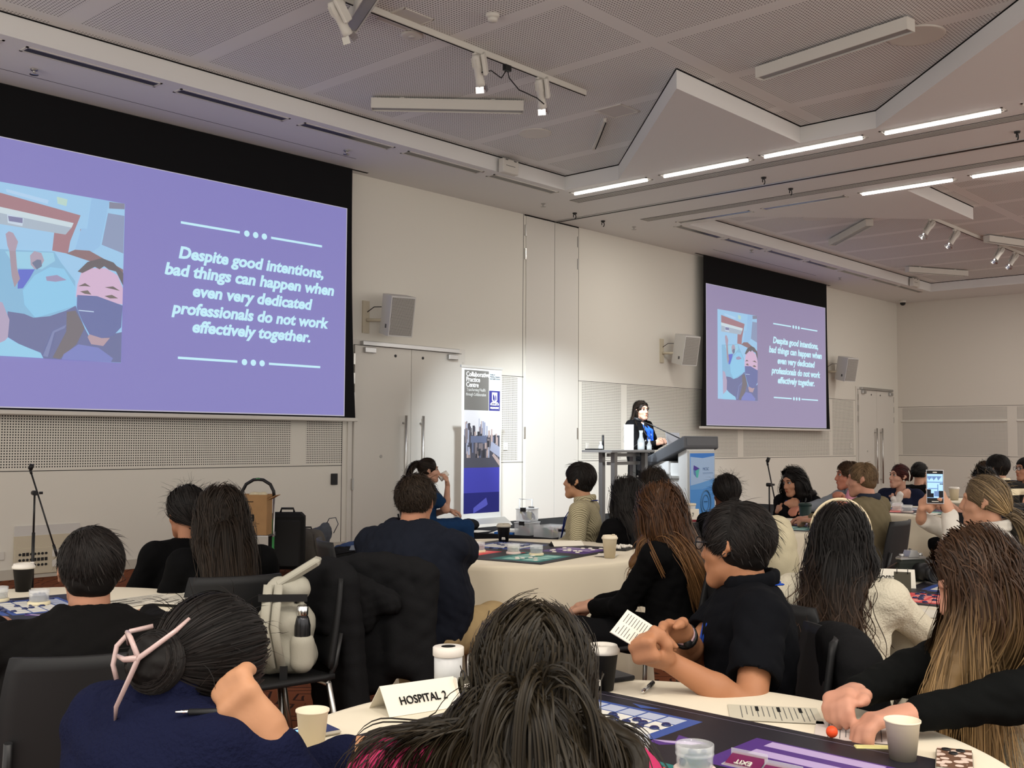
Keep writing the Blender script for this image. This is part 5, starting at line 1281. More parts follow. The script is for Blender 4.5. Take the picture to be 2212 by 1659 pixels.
        K = opt.get('K', 30); lens = (L + .1 * tp) * (.84 + .2 * rnd.rand(ng))
        bk = opt.get('back', .3)
        def steer(P, t):
            q = (P - hc) @ HR / el; near = (np.linalg.norm(q, axis=1) < 1.45) & (q[:, 2] > -.25)
            v = -(P - hc) / .1 * (.3 * near)[:, None]
            if not opt.get('front'):
                v += -HR[:, 1][None] * (bk * near * (q[:, 1] > -.4))[:, None]
                lo = (P - C) @ HR; fc = (lo[:, 1] > .035 * s) & (lo[:, 2] < .075 * s) & (lo[:, 2] > -.13 * s)
                v += (HR[:, 0][None] * np.sign(lo[:, :1]) * .5 - HR[:, 1][None] * .4) * fc[:, None]
            lo = P - C; x = lo @ I['Rt']; low = (lo[:, 2] < -.06 * s)
            v -= I['Rt'][None] * (np.sign(x) * opt.get('gather', .12) * (np.abs(x) > .08 * s) * low)[:, None]
            if not opt.get('front'): v -= I['F'][None] * (.1 * low)[:, None]
            return v
        G = flow(r0 + nrm * (.001 + .006 * rnd.rand(ng))[:, None], dl, lens, K, col + body + mm, opt.get('stiff', .7), 1.0, rnd, opt.get('jit', .0), steer)
        S_ = clump(G, per, opt.get('rad', .009) * s, rnd, opt.get('tight', .7), opt.get('wave', 0), opt.get('freq', 3), opt.get('strag', .03))
        q = (S_ - hc) @ HR / el; k0 = np.linalg.norm(q, axis=2); ins = (k0 < 1.0) & (k0 > 1e-6); S_[ins] = hc + ((q[ins] / k0[ins][:, None] * 1.005) * el) @ HR.T
        tubes(S_, opt.get('r', .002) * s, 'hair_strands', m, o, rnd, .25, C - U_ * .1)
    if style in ('bun', 'pony', 'clip'):
        n = opt.get('n', 1500); u = roots(n, -.72); n = len(u); r0 = hc + (u * el) @ HR.T; nrm = (u / el) @ HR.T; nrm /= np.linalg.norm(nrm, axis=1)[:, None]
        tp = opt.get('tie', (0, -.125, .0)); T = hd(*tp); K = 14
        d0 = T - r0; d0 = d0 - nrm * np.sum(d0 * nrm, 1)[:, None]
        def steer(P, t): v = T - P; return v / (np.linalg.norm(v, axis=1)[:, None] + 1e-6) * .5
        lens = np.linalg.norm(T - r0, axis=1) * 1.12
        G = flow(r0 + nrm * .002, d0, lens, K, col, .9, .0, rnd, .03, steer)
        G += rnd.randn(n, 1, 3) * .004 * s
        tubes(G, opt.get('r', .0024) * s, 'hair_strands', m, o, rnd, .4, hc)
        if style == 'bun':
            r = opt.get('bun', .045) * s; bp = [ell(T + HR @ np.array((0, -.02, 0)) * s, np.array((r, r * .8, r)), HR)]
            shade0(solid('bun', bp, m, o, .006, k=.01, wr=.006, seed=seed, wl=.03))
            ph = rnd.rand(260, 1) * 6.28; t = np.linspace(0, 1, 12); a = ph + t * 3; z = (rnd.rand(260, 1) - .5) * 1.7
            rr = r * 1.05 * np.sqrt(np.clip(1 - (z * .8) ** 2, .1, 1)); Q = np.stack([rr * np.cos(a), np.broadcast_to(z * r * .6 - .02 * s, a.shape), rr * np.sin(a)], -1) @ HR.T + T
            tubes(Q, .0024 * s, 'hair_strands', m, o, rnd, .4, T)
        if style == 'pony':
            L = opt.get('len', .25); ng = opt.get('guides', 30); r0 = T + rnd.randn(ng, 3) * .008; d0 = np.tile(HR @ np.array(opt.get('out', (0, -1, .1))), (ng, 1)) + rnd.randn(ng, 3) * .12
            G = flow(r0, d0, L * (.8 + .3 * rnd.rand(ng)), 22, [(ell(hc, el * .95, HR), .004)] + body, .82, 1.0, rnd, .02)
            tubes(clump(G, 14, .012 * s, rnd, .5, opt.get('wave', 0), 2, .03), .0024 * s, 'ponytail', m, o, rnd)
            MB().tube([T + HR @ np.array((.018 * math.cos(a), -.004, .018 * math.sin(a))) * s for a in np.linspace(0, 6.28, 14)[:-1]], .007 * s, 6, closed=True).build('hair_tie', M['black'], o)
    if opt.get('wisps'):
        n = opt['wisps']; u = roots(n, -.4); r0 = hc + (u * el) @ HR.T; nrm = (u / el) @ HR.T
        G = flow(r0, nrm / np.linalg.norm(nrm, axis=1)[:, None] * .5 + rnd.randn(len(u), 3) * .5, .04 + .05 * rnd.rand(len(u)), 9, col, .85, .6, rnd, .12)
        tubes(G, .0006 * s, 'flyaway_hair', m, o, rnd)
# ================================================================== the people (positions in metres)
ASIAN, PALE, TAN, BROWN = (196, 146, 112), (214, 164, 138), (186, 128, 96), (120, 76, 54)
BLK = (11, 11, 12); U3 = np.array((0, 0, 1.))
pp = {}
pp['blackL'] = person('person in black pullover, short black hair, back turned, at the left edge table', (1.48, 3.01, 1.125), 64, (4, -4, 2), .1, sk=(186, 132, 104), w=1.22, shirt=(17, 16, 16), hair=('mop', 'black', dict(len=.06, mess=.3, lift=.3, n=2600, nape=-.085, vol=.006)), collar='turtle', seed=2, wr=.009, vox=.007,
    R=dict(w=(1.85, 3.35, .80), d=(.3, 1, -.1), n=-U3), L=dict(w=(1.42, 3.5, .80), d=(.3, 1, 0), n=-U3))
pp['curly'] = person('person in black top with frizzy dark low ponytail, beside the long-haired woman at left', (2.78, 4.7, 1.15), 78, (4, -3, 0), .1, female=True, sk=TAN, shirt=BLK, hair=('pony', 'black', dict(tie=(0, -.11, -.05), len=.34, wave=.012, wisps=260, vol=.006)), seed=3)
pp['longhair'] = person('woman in black with long straight dark hair, back turned, left of the cardboard box', (2.615, 4.125, 1.17), 68, (0, -2, 0), .12, female=True, sk=ASIAN, shirt=BLK, hair=('long', 'dark', dict(len=.66, back=.3, guides=340, per=16, rad=.010, strag=.04, r=.0016, vol=.004, half=1.4, gather=.15)), seed=4)
pp['claw'] = person('woman in navy jumper resting her cheek on her hand, hair held by a claw clip', (1.10, 1.69, 1.085), 10, (16, -18, 14), .17, .0, female=True, sk=(206, 150, 112), shirt=(22, 25, 48), kind='knit', hair=('bun', 'black', dict(tie=(-.02, -.115, .0), bun=.05, wisps=60, n=5200, vol=.008, r=.0012)), seed=5, vox=.006, hvox=.005, w=1.05, collar='turtle', hunch=.09, shoulders=.145,
    R=dict(w=(1.04, 1.475, .91), d=(-.50, .45, .74), n=(.74, .67, .1), pole=(.6, -.4, -1.5), curls=(.75, .7, .65, .6), thumb=.5), L=dict(w=(1.34, 1.62, .80), d=(.6, -.8, 0), n=-U3))
pp['bigman'] = person('heavy-set man in dark T-shirt and beige trousers, back turned', (3.40, 3.71, 1.22), 22, (6, -3, 0), .06, sk=(200, 140, 108), w=1.5, shirt=(25, 28, 37), sleeve='short', pants=(168, 146, 108), hair=('short', 'dark', dict(len=.06, mess=.6, lift=1.3, n=2200, nape=.0, hug=.2, vol=.004)), seed=6, wr=.011, vox=.008, splay=.25, kneef=.47,
    R=dict(w=(4.02, 3.9, .82), d=(.5, .9, 0), n=-U3, pole=(.5, -.6, -.9)), L=dict(w=(3.72, 4.12, .8), d=(.9, .3, 0), n=-U3, pole=(.2, .1, -1)), shoulders=.165)
pp['drink'] = person('woman in teal scrubs drinking from a white cup, sitting left of the banner', (7.56, 8.07, 1.19), -25, (-8, 2, 0), .05, female=True, sk=PALE, shirt=(26, 52, 84), sleeve='short', pants=(30, 58, 96), hair=('pony', 'dark', dict(tie=(0, -.1, .07), len=.3, out=(0, -1, .4))), seed=7, vox=.006, faceon=True, collar='v',
    R=dict(w=(7.72, 7.95, .915), d=(-.1, .12, 1), n=(-.84, .54, 0), pole=(.3, -.2, -1), curl=.55, thumb=.4), L=dict(w=(7.74, 7.97, .66), d=(.6, -.6, -.1), n=-U3))
pp['striped'] = person('man in beige striped shirt at the far side of the middle table', (5.80, 4.65, 1.23), 118, (-12, 4, 0), .02, sk=ASIAN, shirt=(186, 176, 146), kind='stripe', hair=('mop', 'black', dict(len=.075, mess=.12, lift=.2, n=2200, nape=-.07, vol=.008)), collar='shirt', lanyard=(26, 40, 110), seed=8, vox=.008,
    R=dict(w=(5.62, 4.86, .62), d=(-.8, .2, 0), n=-U3), L=dict(w=(5.55, 4.72, .62), d=(-.8, .2, 0), n=-U3))
pp['dark1'] = person('woman in black with long straight black hair, directly left of the auburn-haired woman', (5.69, 4.18, 1.135), 75, (0, -4, 0), .1, female=True, sk=ASIAN, shirt=BLK, hair=('long', 'black', dict(len=.5, back=.25, guides=220, per=10, rad=.013, vol=.006)), seed=9)
pp['dark2'] = person('woman with dark shoulder-length hair, only her head seen in front of the lectern', (6.31, 4.39, 1.19), 60, (0, 0, 0), .1, female=True, sk=ASIAN, shirt=BLK, hair=('long', 'dark', dict(len=.36, back=.25, guides=180, per=9, rad=.013)), seed=10)
pp['auburn'] = person('woman in black cardigan with long auburn hair, turned left toward the stage', (4.17, 2.868, 1.185), 104, (-30, 2, 0), .08, female=True, sk=PALE, shirt=(10, 10, 11), hair=('long', 'auburn', dict(len=.52, back=.35, guides=280, per=13, rad=.012, strag=.04)), seed=11, vox=.008, wr=.008,
    L=dict(w=(4.06, 3.18, .60), d=(-.2, 1, -.3), n=-U3), R=dict(w=(4.16, 3.24, .60), d=(-.2, 1, -.2), n=-U3))
pp['glasses'] = person('man with glasses in black polo shirt holding a folded leaflet', (2.83, 1.67, 1.20), 128, (-36, -2, 3), .02, -.0, sk=(190, 132, 96), w=1.16, shirt=(15, 16, 20), sleeve='short', hunch=.025, hair=('mop', 'black', dict(len=.07, mess=.3, lift=.5, n=3600, nape=-.075, vol=.01, dir=(.3, .8, .1))), collar='shirt', lanyard=(40, 78, 176), seed=12, vox=.007, hvox=.005, wr=.009,
    L=dict(w=(2.335, 1.585, .83), d=(-1, .05, .22), n=(.05, .25, .9), pole=(.2, -.9, -1.2), curl=1.0, thumb=.95), R=dict(w=(2.56, 1.68, .86), d=(-1, .1, .16), n=(-.2, -.75, -.6), pole=(.3, .6, -1), curls=(.25, .65, .8, .9), thumb=.35))
pp['dkback'] = person('person in black with dark curly tied hair below the lectern panel', (6.58, 3.96, 1.145), 55, (5, 0, 0), .08, female=True, sk=BROWN, shirt=BLK, hair=('bun', 'black', dict(tie=(0, -.1, -.06), bun=.042, wisps=340, vol=.008)), seed=13)
pp['lady'] = person('woman with long black hair and blue lanyard, arms folded, looking down', (8.72, 4.58, 1.15), 176, (-14, -14, 0), .02, female=True, sk=(196, 142, 112), shirt=(15, 15, 17), collar='turtle', lanyard=(44, 84, 178), hair=('long', 'black', dict(len=.5, back=.35, guides=220, per=11, rad=.012, wave=.006)), seed=14, vox=.006, faceon=True, gaze=1,
    R=dict(w=(8.61, 4.56, .84), d=(.8, -1, 0), n=(.9, 0, -.2), curl=.9), L=dict(w=(8.58, 4.6, .79), d=(.8, 1, 0), n=(.9, 0, -.2), curl=.9))
pp['curlyman'] = person('curly-haired man in grey hoodie and pink scarf, half hidden by the olive jacket', (8.87, 4.11, 1.215), 150, (-22, 0, 0), .05, sk=(196, 128, 104), shirt=(128, 134, 142), hair=('curly', 'brown', dict(len=.05, lift=.8, mess=.5, nape=-.04)), seed=15, collar='turtle', faceon=True,
    L=dict(w=(8.48, 3.98, .86), d=(-.1, .1, 1), n=(-.9, .3, 0), pole=(.3, -.4, -1), curl=.8), R=dict(w=(8.4, 4.4, .8), d=(-1, 0, 0), n=-U3))
pp['suit'] = person('man in olive jacket with short sandy hair, back turned, at the table by the lectern', (7.51, 3.38, 1.235), 92, (14, -2, 0), .06, sk=(208, 152, 126), w=1.18, shirt=(108, 98, 76), hair=('short', 'sandy', dict(len=.05, mess=.15, lift=.25, n=2000, nape=-.055)), seed=16, wr=.009,
    R=dict(w=(7.62, 3.85, .8), d=(0, 1, 0), n=-U3), L=dict(w=(7.44, 3.72, .8), d=(.3, 1, 0), n=-U3, pole=(0, -.5, -1)))
I = pp['suit']; ring = [cap(I['nb'] + (I['Rt'] * math.sin(a) * .066 - I['F'] * math.cos(a) * .062) + U3 * .012, I['nb'] + (I['Rt'] * math.sin(a + .45) * .066 - I['F'] * math.cos(a + .45) * .062) + U3 * .03, .016) for a in np.linspace(0, 6.28, 15)]
solid('collar', ring, cloth((44, 50, 62)), I['o'], .007, k=.02)
pp['hairband'] = person('woman in cream knitted jumper with long wavy dark hair and a pale hairband', (3.71, 1.75, 1.15), 14, (12, -2, 0), .06, female=True, sk=BROWN, shirt=(206, 198, 178), kind='knit', pants=(30, 24, 22), hair=('long', 'wavy', dict(len=.6, back=.3, guides=300, per=12, rad=.009, wave=.024, freq=2.6, strag=.06, vol=.004, half=1.2, spread=0, gather=.3)), seed=17, vox=.007, wr=.009, hem=.0, kneef=.45,
    R=dict(w=(3.93, 1.74, .80), d=(.1, 1, .1), n=(-.9, 0, .1), pole=(.0, -1, -.5), curl=.5), L=dict(w=(4.1, 2.0, .80), d=(1, 0, 0), n=-U3))
pp['scrubs'] = person('woman in navy scrubs over white sleeves, dark red tied hair', (11.15, 4.59, 1.145), 190, (-42, 4, 0), .02, female=True, sk=(214, 162, 138), shirt=(28, 32, 52), collar='v', sleeve='short', hair=('bun', 'red', dict(tie=(0, -.11, -.0), bun=.04)), seed=18, vox=.006, faceon=True,
    R=dict(w=(11.04, 4.54, .84), d=(.8, -1, .0), n=(1, 0, 0), curl=.9), L=dict(w=(11.02, 4.6, .79), d=(.8, 1, .0), n=(1, 0, 0), curl=.9))
I = pp['scrubs']; wa = []
for sg, S, E, Wt, d, n, sp in I['arms']: wa += [cap(S + (E - S) * .5, E, .052), cap(E, Wt, .05, .036)]
solid('undershirt_sleeves', wa[:2] , cloth((226, 220, 214)), I['o'], .009, k=.03, wr=.006); solid('undershirt_sleeves', wa[2:], cloth((226, 220, 214)), I['o'], .009, k=.03, wr=.006)
pp['blk'] = person('woman in black with black hair in a bun, facing away toward the far corner', (11.9, 4.66, 1.155), 0, (-12, -2, 0), .05, female=True, sk=(214, 160, 132), shirt=(14, 14, 15), hair=('bun', 'black', dict(tie=(0, -.1, .03), bun=.04)), seed=19)
pp['pink'] = person('woman in pink top with long straight dark hair, back turned in the foreground', (1.33, 1.165, 1.105), 46, (-4, -24, 0), .2, .08, female=True, sk=(206, 156, 126), shirt=(176, 52, 94), hair=('long', 'olive', dict(len=.6, guides=520, per=24, rad=.008, back=.1, half=1.1, gather=.1, spread=.0, strag=.05, r=.0014, K=34, part=.12, thick=.009)), hunch=.065, nbo=(-.045, 0), shoulders=.165, seed=20, vox=.006, wr=.008,
    R=dict(w=(1.6, .96, .79), d=(.6, .5, 0), n=-U3), L=dict(w=(1.48, 1.22, .79), d=(.6, .0, 0), n=-U3))
pp['rightg'] = person('woman in black cardigan, very long brown hair fading to blond, at right', (2.767, .995, 1.15), 158, (-42, -26, 4), .15, female=True, sk=(218, 158, 132), shirt=(13, 14, 14), hair=('long', 'ombre', dict(len=.55, guides=460, per=22, rad=.010, front=1, half=2.1, gather=.2, spread=.0, strag=.05, r=.0015, K=34)), seed=21, nbo=(0, -.07), vox=.007, hvox=.005, wr=.009,
    L=dict(w=(2.225, 1.03, .775), d=(-.75, .62, -.12), n=(-.1, -.1, -1), pole=(-.7, -.7, -.5), curls=(.5, .42, .4, .45), thumb=.35, spread=.2), R=dict(w=(2.29, 1.15, .785), d=(-.9, -.05, .1), n=(-.2, -.35, -.9), pole=(.4, .9, -.7), curls=(.42, .5, .58, .66), thumb=.25))
I = pp['rightg']; solid('inner_top', [(p[0], p[1] + I['F'] * .025, p[2] + I['F'] * .025, p[3] - .005, p[4] - .02, p[5], p[6]) for p in I['torso'][1:3]] + [(p[0], p[1] + I['F'] * .03, p[2], p[3]) for p in I['torso'][-2:]], cloth((214, 206, 182), 'knit'), I['o'], .009, k=.04)
pp['blond'] = person('woman with fair ponytail in white top holding up a phone to film', (5.41, 1.81, 1.225), 112, (-12, 0, 0), .05, female=True, sk=(214, 160, 130), shirt=(206, 200, 190), hair=('pony', 'blond', dict(tie=(.0, -.115, -.055), len=.34, wisps=120, out=(.3, -1, -.2), n=2200)), seed=22, vox=.007, hvox=.006, collar='turtle',
    L=dict(w=(5.09, 1.86, 1.075), d=(-.45, .25, .8), n=(-.2, .95, .1), pole=(-.1, -.3, -1), curls=(.5, .9, 1.0, 1.1), thumb=.5), R=dict(w=(5.08, 1.99, 1.03), d=(-.5, -.25, .85), n=(.2, -.9, .2), pole=(.8, .4, -.8), curls=(.6, .9, 1, 1), thumb=.5))
pp['hood'] = person('person in dark top with straight black hair, looking left just behind the raised phone', (9.56, 3.21, 1.165), 125, (6, -4, 0), .05, female=True, sk=(206, 154, 130), shirt=(30, 31, 38), sleeve='short', hair=('long', 'black', dict(len=.3, back=.2, guides=170, per=10, rad=.013)), seed=23, faceon=True,
    L=dict(w=(9.2, 3.35, .86), d=(-.5, .6, .2), n=(.1, .6, -.6), curl=.8), R=dict(w=(9.3, 3.5, .86), d=(-.6, -.3, .2), n=(.1, -.6, -.6), curl=.8))
pp['strip2'] = person('man with full black hair and a cream-banded dark jumper, farthest right group', (10.69, 3.45, 1.265), 60, (14, 0, 0), .06, sk=(210, 160, 134), shirt=(30, 28, 26), kind='band', hair=('mop', 'black', dict(len=.08, mess=.2, lift=.3, vol=.01, nape=-.05)), seed=24, collar='shirt')
pp['band'] = person('person with brown hair and white hairband, between the raised phone and the black-haired man', (11.24, 3.74, 1.195), 150, (0, 0, 0), .05, female=True, sk=PALE, shirt=(40, 38, 40), hair=('long', 'brown', dict(len=.32, back=.25, guides=150, per=9, rad=.013)), seed=25)
pp['farR'] = person('man with glasses and patterned scarf cut by the right picture edge', (12.24, 3.66, 1.225), 160, (-14, 0, 0), .03, sk=(196, 140, 112), shirt=(24, 26, 36), hair=('short', 'black', dict(len=.05, mess=.2, nape=-.05)), seed=26, faceon=True,
    L=dict(w=(11.95, 3.55, .80), d=(-.8, .3, 0), n=-U3), R=dict(w=(11.95, 3.9, .80), d=(-.8, -.3, 0), n=-U3))
pp['pres'] = person('person standing at the lectern in black jacket with a blue scarf', (11.32, 8.06, 1.9), -92, (-14, 2, 0), .02, stand=1.17, female=True, sk=(224, 172, 146), w=1.12, shirt=(14, 14, 15), legs=False, hair=('long', 'dark', dict(len=.42, back=.5, guides=220, per=11, rad=.007, half=1.4, thick=.015, spread=.0)), seed=27, vox=.006, faceon=True, hem=.42, collar='v',
    R=dict(w=(11.25, 7.78, 1.36), d=(.7, -.4, .25), n=(.1, .6, -.3), pole=(-.6, .5, -1), curl=.7), L=dict(w=(11.5, 7.84, 1.37), d=(-.5, -.6, .2), n=(-.2, .6, -.4), pole=(.8, .4, -1), curl=.7))
I = pp['pres']; P = I['P']
solid('dress', [cap(P + U3 * .1, P - U3 * .42, .15, .2, .8, I['Rt'])], cloth((22, 22, 24), 'flower'), I['o'], .009, wr=.012, planes=[(P - U3 * .5, (0, 0, -1))])
solid('dress_front', [cap(I['nb'] + I['F'] * .08 - U3 * .04, I['ch'] + I['F'] * .135 - U3 * .02, .035, .05), cap(I['ch'] + I['F'] * .135 - U3 * .02, P + I['F'] * .15, .05, .07)], cloth((22, 22, 24), 'flower'), I['o'], .008, k=.02)
for sg in (-1, 1): solid('scarf', [cap(I['nb'] + I['Rt'] * sg * .05 - U3 * .0, I['ch'] + I['F'] * .165 + I['Rt'] * sg * .03 + U3 * .04, .022, .026), cap(I['ch'] + I['F'] * .165 + I['Rt'] * sg * .03 + U3 * .04, I['ch'] + I['F'] * .18 + I['Rt'] * sg * .02 - U3 * .1, .026, .03)], cloth((40, 88, 190)), I['o'], .007, k=.02, wr=.004)
tg = []
for sg in (-1, 1): tg += [cap(P + I['Rt'] * sg * .09 - U3 * .3, np.array((*(P + I['Rt'] * sg * .09)[:2], ZS + .46)), .075, .056), cap(np.array((*(P + I['Rt'] * sg * .09)[:2], ZS + .46)), np.array((*(P + I['Rt'] * sg * .08 - I['F'] * .02)[:2], ZS + .09)), .056, .04)]
solid('tights', tg, cloth((18, 18, 20)), I['o'], .012)
for sg in (-1, 1):
    a_ = np.array((*(P + I['Rt'] * sg * .085)[:2], ZS)); solid('shoe', [cap(a_ + U3 * .05 - I['F'] * .05, a_ + U3 * .04 + I['F'] * .15, .042, .036, .8, I['Rt'])], M['shoe'], I['o'], .012, planes=[(a_ + U3 * .003, (0, 0, -1))])
I = pp['curlyman']; solid('scarf', [cap(I['nb'] - I['Rt'] * .08 + I['F'] * .07, I['ch'] - I['Rt'] * .12 + I['F'] * .14, .045, .05), cap(I['ch'] - I['Rt'] * .12 + I['F'] * .14, I['ch'] - I['Rt'] * .2 + I['F'] * .12 - U3 * .12, .05, .045)], cloth((206, 140, 160)), I['o'], .01, k=.03, wr=.008)
I = pp['farR']
for sg in (-1, 1): solid('scarf', [cap(I['nb'] + I['Rt'] * sg * .05, I['ch'] + I['F'] * .16 + I['Rt'] * sg * .05 - U3 * .05, .03, .035)], cloth((40, 40, 42), 'stripe'), I['o'], .009, wr=.006)
def glasses(I, col):
    hd, s, o = I['hd'], I['s'], I['o']; m = MB()
    for sg in (-1, 1):
        m.tube([hd(sg * .033 + .024 * math.cos(a), .108 - abs(.024 * math.cos(a) + .0) * .12, .008 + .019 * math.sin(a)) for a in np.linspace(0, 6.28, 20)[:-1]], .0019, 6, closed=True)
        m.tube([hd(sg * .056, .104, .012), hd(sg * .077, .06, .012), hd(sg * .081, .01, .01), hd(sg * .08, -.014, -.008)], .0022, 6)
    m.tube([hd(-.01, .109, .012), hd(0, .112, .015), hd(.01, .109, .012)], .002, 6); g = m.build('glasses', col, o)
    l = MB()
    for sg in (-1, 1): l.lathe([(0, .0), (.022, .0)], hd(sg * .033, .107, .008), 16, R=I['HR'] @ rotm(-1.571, 0, 0))
    l.build('lens', M['clear'], g)
glasses(pp['glasses'], M['black']); glasses(pp['bigman'], M['black']); glasses(pp['farR'], M['black'])
# small worn things
I = pp['claw']; hd = I['hd']; m = MB(); T = np.array((-.02, -.115, 0))
q = lambda x, y, z: hd(T[0] + x, T[1] + y, T[2] + z)
m.tube([q(.035, -.03, .085), q(.03, -.045, .06), q(.012, -.064, .02), q(.0, -.07, 0), q(-.006, -.062, -.03), q(-.02, -.045, -.085), q(-.028, -.02, -.11)], [.0028, .0042, .0046, .005, .0046, .004, .0024], 8)
m.tube([q(0, -.07, 0), q(-.03, -.07, .025), q(-.055, -.05, .03), q(-.068, -.015, .01)], [.0048, .0044, .004, .0026], 8)
m.tube([q(0, -.07, 0), q(-.025, -.068, -.01), q(-.05, -.055, -.01)], [.006, .005, .0035], 8)
m.tube([q(-.06, .02, .05), q(-.085, -.0, .03), q(-.092, -.01, 0), q(-.08, -.015, -.03), q(-.065, -.01, -.05)], .0045, 8)
m.build('claw_clip', M['clip'] if 'clip' in M else mat('pink_grey_clip', srgb(186, 160, 156), .15, .6), I['o'])
I = pp['scrubs']; hd = I['hd']; MB().tube([hd(-.07, -.06, .07), hd(-.088, -.07, .02), hd(-.08, -.07, -.05)], .006, 6).build('hair_clip', M['paper2'], I['o']); MB().sph(hd(-.084, .0, -.042), .008, 8).build('earring', M['paper2'], I['o'])
I = pp['hairband']; hd = I['hd']; MB().tube([hd(.104 * math.cos(a), .012, .036 + .118 * math.sin(a)) for a in np.linspace(-.05, 3.19, 24)], .0075, 8, flat=.6).build('hairband', M['cream'], I['o'])
I = pp['band']; hd = I['hd']; MB().tube([hd(.092 * math.cos(a), .01, .034 + .105 * math.sin(a)) for a in np.linspace(-.05, 3.19, 20)], .007, 8).build('hairband', M['paper2'], I['o'])
I = pp['glasses']
W_ = I['arms'][1][3]; E_ = I['arms'][1][2]; u = unit(W_ - E_)
ringat = lambda p, d, r, t, n=18: [p + r * (math.cos(a) * unit(np.cross(d, (0, 0, 1.))) + math.sin(a) * unit(np.cross(d, np.cross(d, (0, 0, 1.))))) for a in np.linspace(0, 6.28, n)[:-1]]
MB().tube(ringat(W_ - u * .035, u, .032, 0), .006, 6, closed=True).tube(ringat(W_ - u * .045, u, .032, 0), .006, 6, closed=True).sph(W_ - u * .04 + np.array((-.02, -.024, -.012)), (.016, .012, .018), 10).build('wristwatch', M['black'], I['o'])
MB().tube(ringat(W_ - u * .016, u, .029, 0), .003, 6, closed=True).tube(ringat(W_ - u * .022, u, .029, 0), .003, 6, closed=True).build('wristband', mat('wristband', srgb(190, 160, 170), .5), I['o'])
I = pp['lady']
# badge on scrubs
I = pp['scrubs']; MB().sph(I['ch'] + I['F'] * .13 + I['Rt'] * .06 + U3 * .0, (.018, .018, .012), 10).build('badge', M['paper2'], I['o'])

# ------------------------------------------------------------------ chairs under the sitters
for k, lb in dict(blackL='under the person in the black pullover at left', curly='under the person with the frizzy ponytail', longhair='under the long-haired woman, carrying the grey backpack', claw='under the woman in the navy jumper', bigman='under the heavy-set man, draped with a black jacket', drink='left of the banner, under the woman drinking', striped='under the man in the striped shirt', dark1='under the woman left of the auburn hair', dark2='under the woman in front of the lectern', auburn='under the auburn-haired woman, with a coat over it', glasses='under the man with glasses', dkback='under the person with curly tied hair', lady='under the woman with folded arms and lanyard', curlyman='under the man in the grey hoodie', suit='under the man in the olive jacket', hairband='under the woman with the pale hairband', scrubs='under the woman in navy scrubs', blk='under the woman with the black bun', pink='under the woman in pink', rightg='under the woman with brown-to-blond hair', blond='under the woman filming with a phone', hood='under the person behind the raised phone', strip2='under the man with the banded jumper', band='under the person with the white hairband', farR='under the man with scarf and glasses').items():
    I = pp[k]; F = I['F']; F = np.array((.87, -.5, 0)) if k == 'hairband' else F; P = I['P'] + F * (.03 if I['w'] < 1.4 else .02); chair(P[0], P[1], math.degrees(math.atan2(F[1], F[0])), 'black stacking chair ' + lb)
# ================================================================== things on the tables
def on(z=ZT): return z
def cup(c, z, rt, rb, h, lb, m='cuppaper', lid=None, sleeve=None, mark=None, ang=0):
    o = empty('paper_cup', (*c, z), lb, 'cup', 'paper cups'); p = (*c, z)
    MB().lathe([(rb - .003, .004), (rb, 0), (rt, h), (rt + .002, h + .001), (rt + .002, h - .003), (rt - .0015, h - .002), (rb - .002, .006), (0, .006)], p, 32).build('cup_body', M[m], o)
    if lid:
        MB().lathe([(rt + .001, h - .004), (rt + .0045, h - .004), (rt + .0045, h + .006), (rt + .001, h + .009), (rt - .002, h + .017), (rt - .006, h + .018), (rt - .009, h + .012), (0, h + .012)], p, 32).build('lid', M[lid], o)
        a = MB(); a.box((c[0] + (rt - .006) * math.cos(ang), c[1] + (rt - .006) * math.sin(ang), z + h + .019), (.012, .012, .004)).build('sip_tab', M[lid], o)
    if mark:
        u = np.array((-math.sin(ang), math.cos(ang), 0)); n = np.array((math.cos(ang), math.sin(ang), 0)); r = rb + (rt - rb) * .3
        text('mark', mark, np.array((*c, z + h * .18)) + n * (r + .0015), u, (0, 0, 1), h * .3, M['cupwhite'], o, off=.001)
    return o
M['cuppaper'] = mat('cream_paper', srgb(232, 220, 196), .6); M['cupblack'] = mat('black_card', (.012, .011, .011), .6); M['cupwhite'] = mat('white_lid', srgb(226, 220, 210), .4); M['lidgrey'] = mat('grey_lid', srgb(176, 170, 156), .45)
CA = math.pi + .72     # direction from the tables back to the camera
cup((1.415, 1.865), ZT, .034, .026, .078, 'empty cream paper cup in front of a phone on the nearest table')
cup((2.195, .905), ZT, .035, .026, .082, 'empty cream paper cup beside the black sleeve at lower right')
cup((2.26, 1.735), ZT, .041, .029, .1, 'black coffee cup with white lid, half behind the dark hair on the nearest table', 'cupblack', 'cupwhite', None, 'm', CA - .5)
cup((1.97, 4.62), ZT, .042, .03, .1, 'black coffee cup with white lid on the table at the left edge', 'cupblack', 'cupwhite', None, None)
cup((5.03, 4.66), ZT, .042, .03, .1, 'black coffee cup with grey lid on the far side of the middle table', 'cupblack', 'lidgrey', None, 'm', CA)
cup((4.78, 3.62), ZT, .041, .03, .108, 'cream coffee cup with cream lid at the near right of the middle table', 'cuppaper', 'cuppaper')
cup((4.72, 2.12), ZT, .04, .03, .1, 'white paper cup on the right table behind the knitted sleeve', 'cuppaper', 'cupwhite')
cup((12.25, 4.42), ZT, .055, .042, .13, 'white patterned paper cup on the farthest table', 'cuppaper', 'cupwhite')
